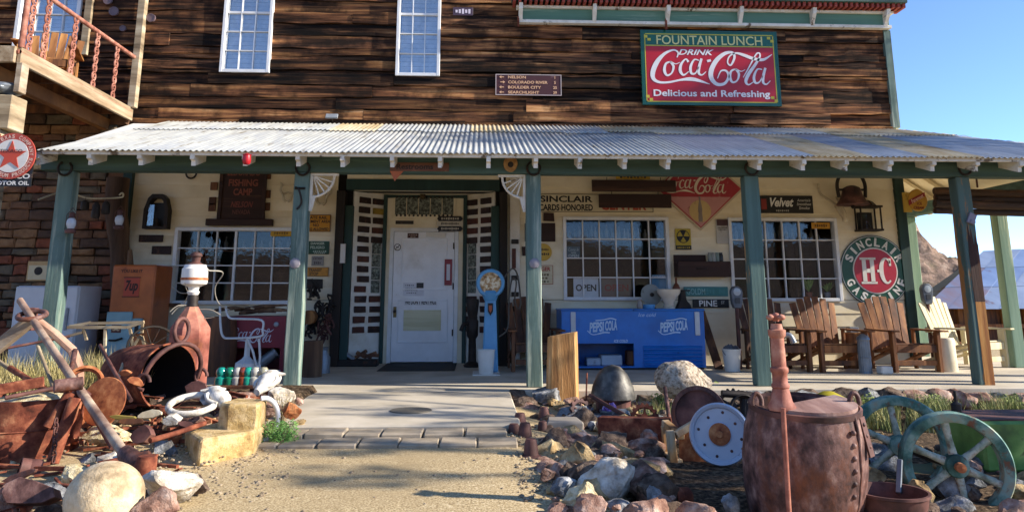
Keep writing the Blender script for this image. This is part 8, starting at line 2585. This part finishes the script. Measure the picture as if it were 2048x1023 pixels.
for i in range(na):
    for j in range(nr):
        k = i * (nr + 1) + j
        fs.append((k, k + 1, k + nr + 2, k + nr + 1))
b = MB()
b.add(vs_, fs)
struct(b.build('hills', rockm, smooth=180))
# ------------------------------------------------------------------ more single scrap pieces in the two heaps
def gear(px, pb, rpx, zg, ax_, label, m_, teeth=14, hub=True):
    Y = gd(px, pb, zg).y
    r_ = rpx * Y * .978 / F
    c = at(px, pb, Y) + Vector((0, 0, r_ * .92))
    axn = Vector(ax_).normalized()
    x_ = axn.orthogonal().normalized()
    y_ = axn.cross(x_)
    o_ = thing('iron_gear', label, 'gear', (c.x, c.y, c.z - r_), 'iron gears in the heaps')
    t_ = r_ * .14
    b_ = MB()
    n = teeth * 4
    ring = []
    for k_ in range(n):
        a = 2 * math.pi * k_ / n
        rr = r_ * (1.0 if k_ % 4 < 2 else .87)
        ring.append((a, rr))
    vs_, fs = [], []
    for (a, rr) in ring:
        d = x_ * math.cos(a) + y_ * math.sin(a)
        vs_ += [c + d * rr + axn * t_, c + d * rr - axn * t_, c + d * r_ * .68 - axn * t_, c + d * r_ * .68 + axn * t_]
    for k_ in range(n):
        a0, b0 = 4 * k_, 4 * ((k_ + 1) % n)
        for q in range(4):
            q2 = (q + 1) % 4
            fs.append((a0 + q, a0 + q2, b0 + q2, b0 + q))
    b_.add(vs_, fs)
    b_.build('toothed_rim', m_, o_)
    for k_ in range(5):
        a = 2 * math.pi * k_ / 5
        d = x_ * math.cos(a) + y_ * math.sin(a)
        sub('spoke', m_, o_, lambda q: q.tube([c + d * r_ * .1, c + d * r_ * .7], [r_ * .09, r_ * .07], 6))
    sub('hub', m_, o_, lambda q: q.lathe(c - axn * t_ * 1.4, [(r_ * .1, 0), (r_ * .24, 0), (r_ * .24, t_ * 2.8), (r_ * .1, t_ * 2.8)], 14, axis=axn), 40)
def coil(px, pb, L, r_, zg, ang, label, m_):
    g_ = gd(px, pb, zg)
    d = Vector((math.cos(ang), math.sin(ang), .1))
    s_ = Vector((-math.sin(ang), math.cos(ang), 0))
    pts = [g_ + Vector((0, 0, r_)) + d * (L * (k_ / 64 - .5)) + s_ * r_ * math.cos(k_ * .78) + Vector((0, 0, r_ * math.sin(k_ * .78))) for k_ in range(65)]
    b_ = MB()
    b_.tube(pts, r_ * .17, 6)
    tag(b_.build('coil_spring', m_, loc=tuple(g_), smooth=60), label, 'spring', 'coil springs in the heaps')
def shovel(px0, py0, px1, py1, Y0, Y1, label):
    a, c = at(px0, py0, Y0), at(px1, py1, Y1)
    o_ = thing('shovel', label, 'shovel', tuple(c))
    d = (c - a).normalized()
    sub('handle', M['woodpale'], o_, lambda q: q.tube([a, c], .014, 8), 60)
    s_ = d.cross(Vector((0, 1, 0))).normalized()
    n_ = s_.cross(d)
    b_ = MB()
    prof = [(-.02, .03), (.0, .09), (.1, .11), (.2, .1), (.27, .05), (.3, .004)]
    vs_ = []
    for (t_, w) in prof:
        for u in (-1, -.4, .4, 1):
            vs_.append(c + d * t_ + s_ * (w * u) + n_ * (.025 * u * u))
    k_ = len(vs_)
    vs_ += [v_ + n_ * .006 for v_ in vs_]
    fs = []
    for i_ in range(len(prof) - 1):
        for j_ in range(3):
            q = i_ * 4 + j_
            fs += [(q, q + 1, q + 5, q + 4), (k_ + q, k_ + q + 4, k_ + q + 5, k_ + q + 1)]
    b_.add(vs_, fs)
    b_.build('blade', M['rust'], o_, smooth=50)
def tin(px, pb, r_, h, zg, ax_, label, m_):
    g_ = gd(px, pb, zg)
    c = (g_.x, g_.y, zg + .02)
    b_ = MB()
    b_.lathe(c, [(0, 0), (r_, 0), (r_ * 1.03, .006), (r_, .012), (r_, h * .5), (r_ * .97, h * .52), (r_, h * .55), (r_, h - .01), (r_ * 1.03, h - .005), (r_ * .96, h), (r_ * .94, .01), (0, .008)], 20, axis=ax_)
    tag(b_.build('rusty_tin', m_, loc=c, smooth=40), label, 'tin can', 'rusty tins in the heaps')
gear(190, 862, 30, -.02, (.3, -1, .5), 'toothed iron gear leaning under the round rusty disc', M['rustorange'])
gear(22, 872, 34, -.02, (.2, -1, .3), 'large iron gear leaning against the rusty drum', M['rustdark'], 18)
gear(318, 862, 20, -.06, (-.3, -1, .9), 'small iron gear lying near the yellow block', M['rust'], 12)
gear(1162, 845, 24, -.16, (.4, -1, .4), 'small iron gear beside the grey stone block', M['rustdark'], 12)
gear(1290, 862, 28, -.16, (-.2, -1, .5), 'rusty gear standing behind the long trough beam', M['rust'], 16)
gear(1468, 845, 34, -.16, (-.5, -1, .2), 'dark gear wheel between the winch wheel and the barrel', M['iron'], 18)
coil(170, 895, .24, .035, -.08, .4, 'rusty coil spring below the pipe bundle', M['rust'])
coil(420, 838, .22, .035, .0, -.5, 'dark coil spring behind the yellow block', M['rustdark'])
coil(1200, 892, .24, .035, -.17, .7, 'rusty coil spring in front of the trough beam', M['rust'])
shovel(75, 690, 128, 830, 6.5, 5.7, 'old shovel stuck blade down behind the rusty drum')
shovel(255, 700, 222, 800, 6.9, 6.3, 'short shovel leaning beside the kettle')
tin(232, 905, .05, .11, -.08, (.9, -.3, .15), 'rusty tin lying on its side under the long pole', M['rust'])
tin(345, 905, .045, .1, -.1, (.1, 0, 1), 'upright rusty tin beside the striped rock', M['rustorange'])
tin(80, 945, .06, .12, -.1, (-.8, -.5, .2), 'dented rusty tin lying at the foot of the pipes', M['rustdark'])
tin(1112, 905, .045, .1, -.17, (.7, -.6, .1), 'rusty tin lying beside the hat shaped insulators', M['rust'])
tin(1258, 890, .05, .11, -.17, (.1, -.1, 1), 'upright brown tin before the trough beam', M['rustdark'])
tin(1375, 1000, .055, .12, -.2, (-.8, -.4, .1), 'rusty tin lying under the winch machine', M['rust'])
for i_, (a, c, r_, Y0, Y1, lab) in enumerate((((20, 735), (130, 800), .022, 6.4, 5.8, 'rusty pipe sloping from the left edge into the heap'), ((200, 690), (262, 800), .016, 6.9, 6.2, 'thin rusty rod leaning left of the kettle mouth'), ((150, 700), (120, 850), .02, 6.3, 5.6, 'rusty pipe crossing behind the long pole'), ((300, 880), (410, 845), .018, 5.3, 5.7, 'rusty bar resting against the yellow block'), ((1180, 790), (1290, 850), .02, 7.6, 6.7, 'rusty pipe lying behind the crystal pot'), ((1330, 775), (1345, 880), .018, 7.2, 6.4, 'thin rusty rod standing behind the winch frame'), ((1172, 800), (1174, 745), .008, 7.6, 7.7, 'thin iron rod standing left of the iron dome'))):
    b = MB()
    b.tube([V(*a, Y0), V((a[0] + c[0]) / 2, (a[1] + c[1]) / 2 + 2, (Y0 + Y1) / 2), V(*c, Y1)], r_, 9)
    tag(b.build('scrap_pipe', [M['rust'], M['rustdark'], M['rustpurple']][i_ % 3], loc=V(*c, Y1), smooth=60), lab, 'pipe', 'loose pipes in the heaps')

weed = mat('yellow green weed leaf', '#7a8a3c', [(.35, '#4f6228'), (.5, '#7d8c42'), (.65, '#aab06a')], sc=8, bump=0, rough=.9)
for (px, pt, pb, w, lab) in ((1322, 778, 836, 70, 'bushy green weed between the iron dome and the winch'), (1436, 762, 800, 40, 'small green weed behind the rear winch ring'), (1745, 785, 832, 90, 'low green weed behind the big barrel'), (1872, 780, 830, 76, 'yellow green weed above the flywheels'), (2020, 785, 830, 60, 'thin green weed at the right edge by the stones')):
    shrub(px, pt, pb, w, -.2, weed, lab, 700, .014, 22)
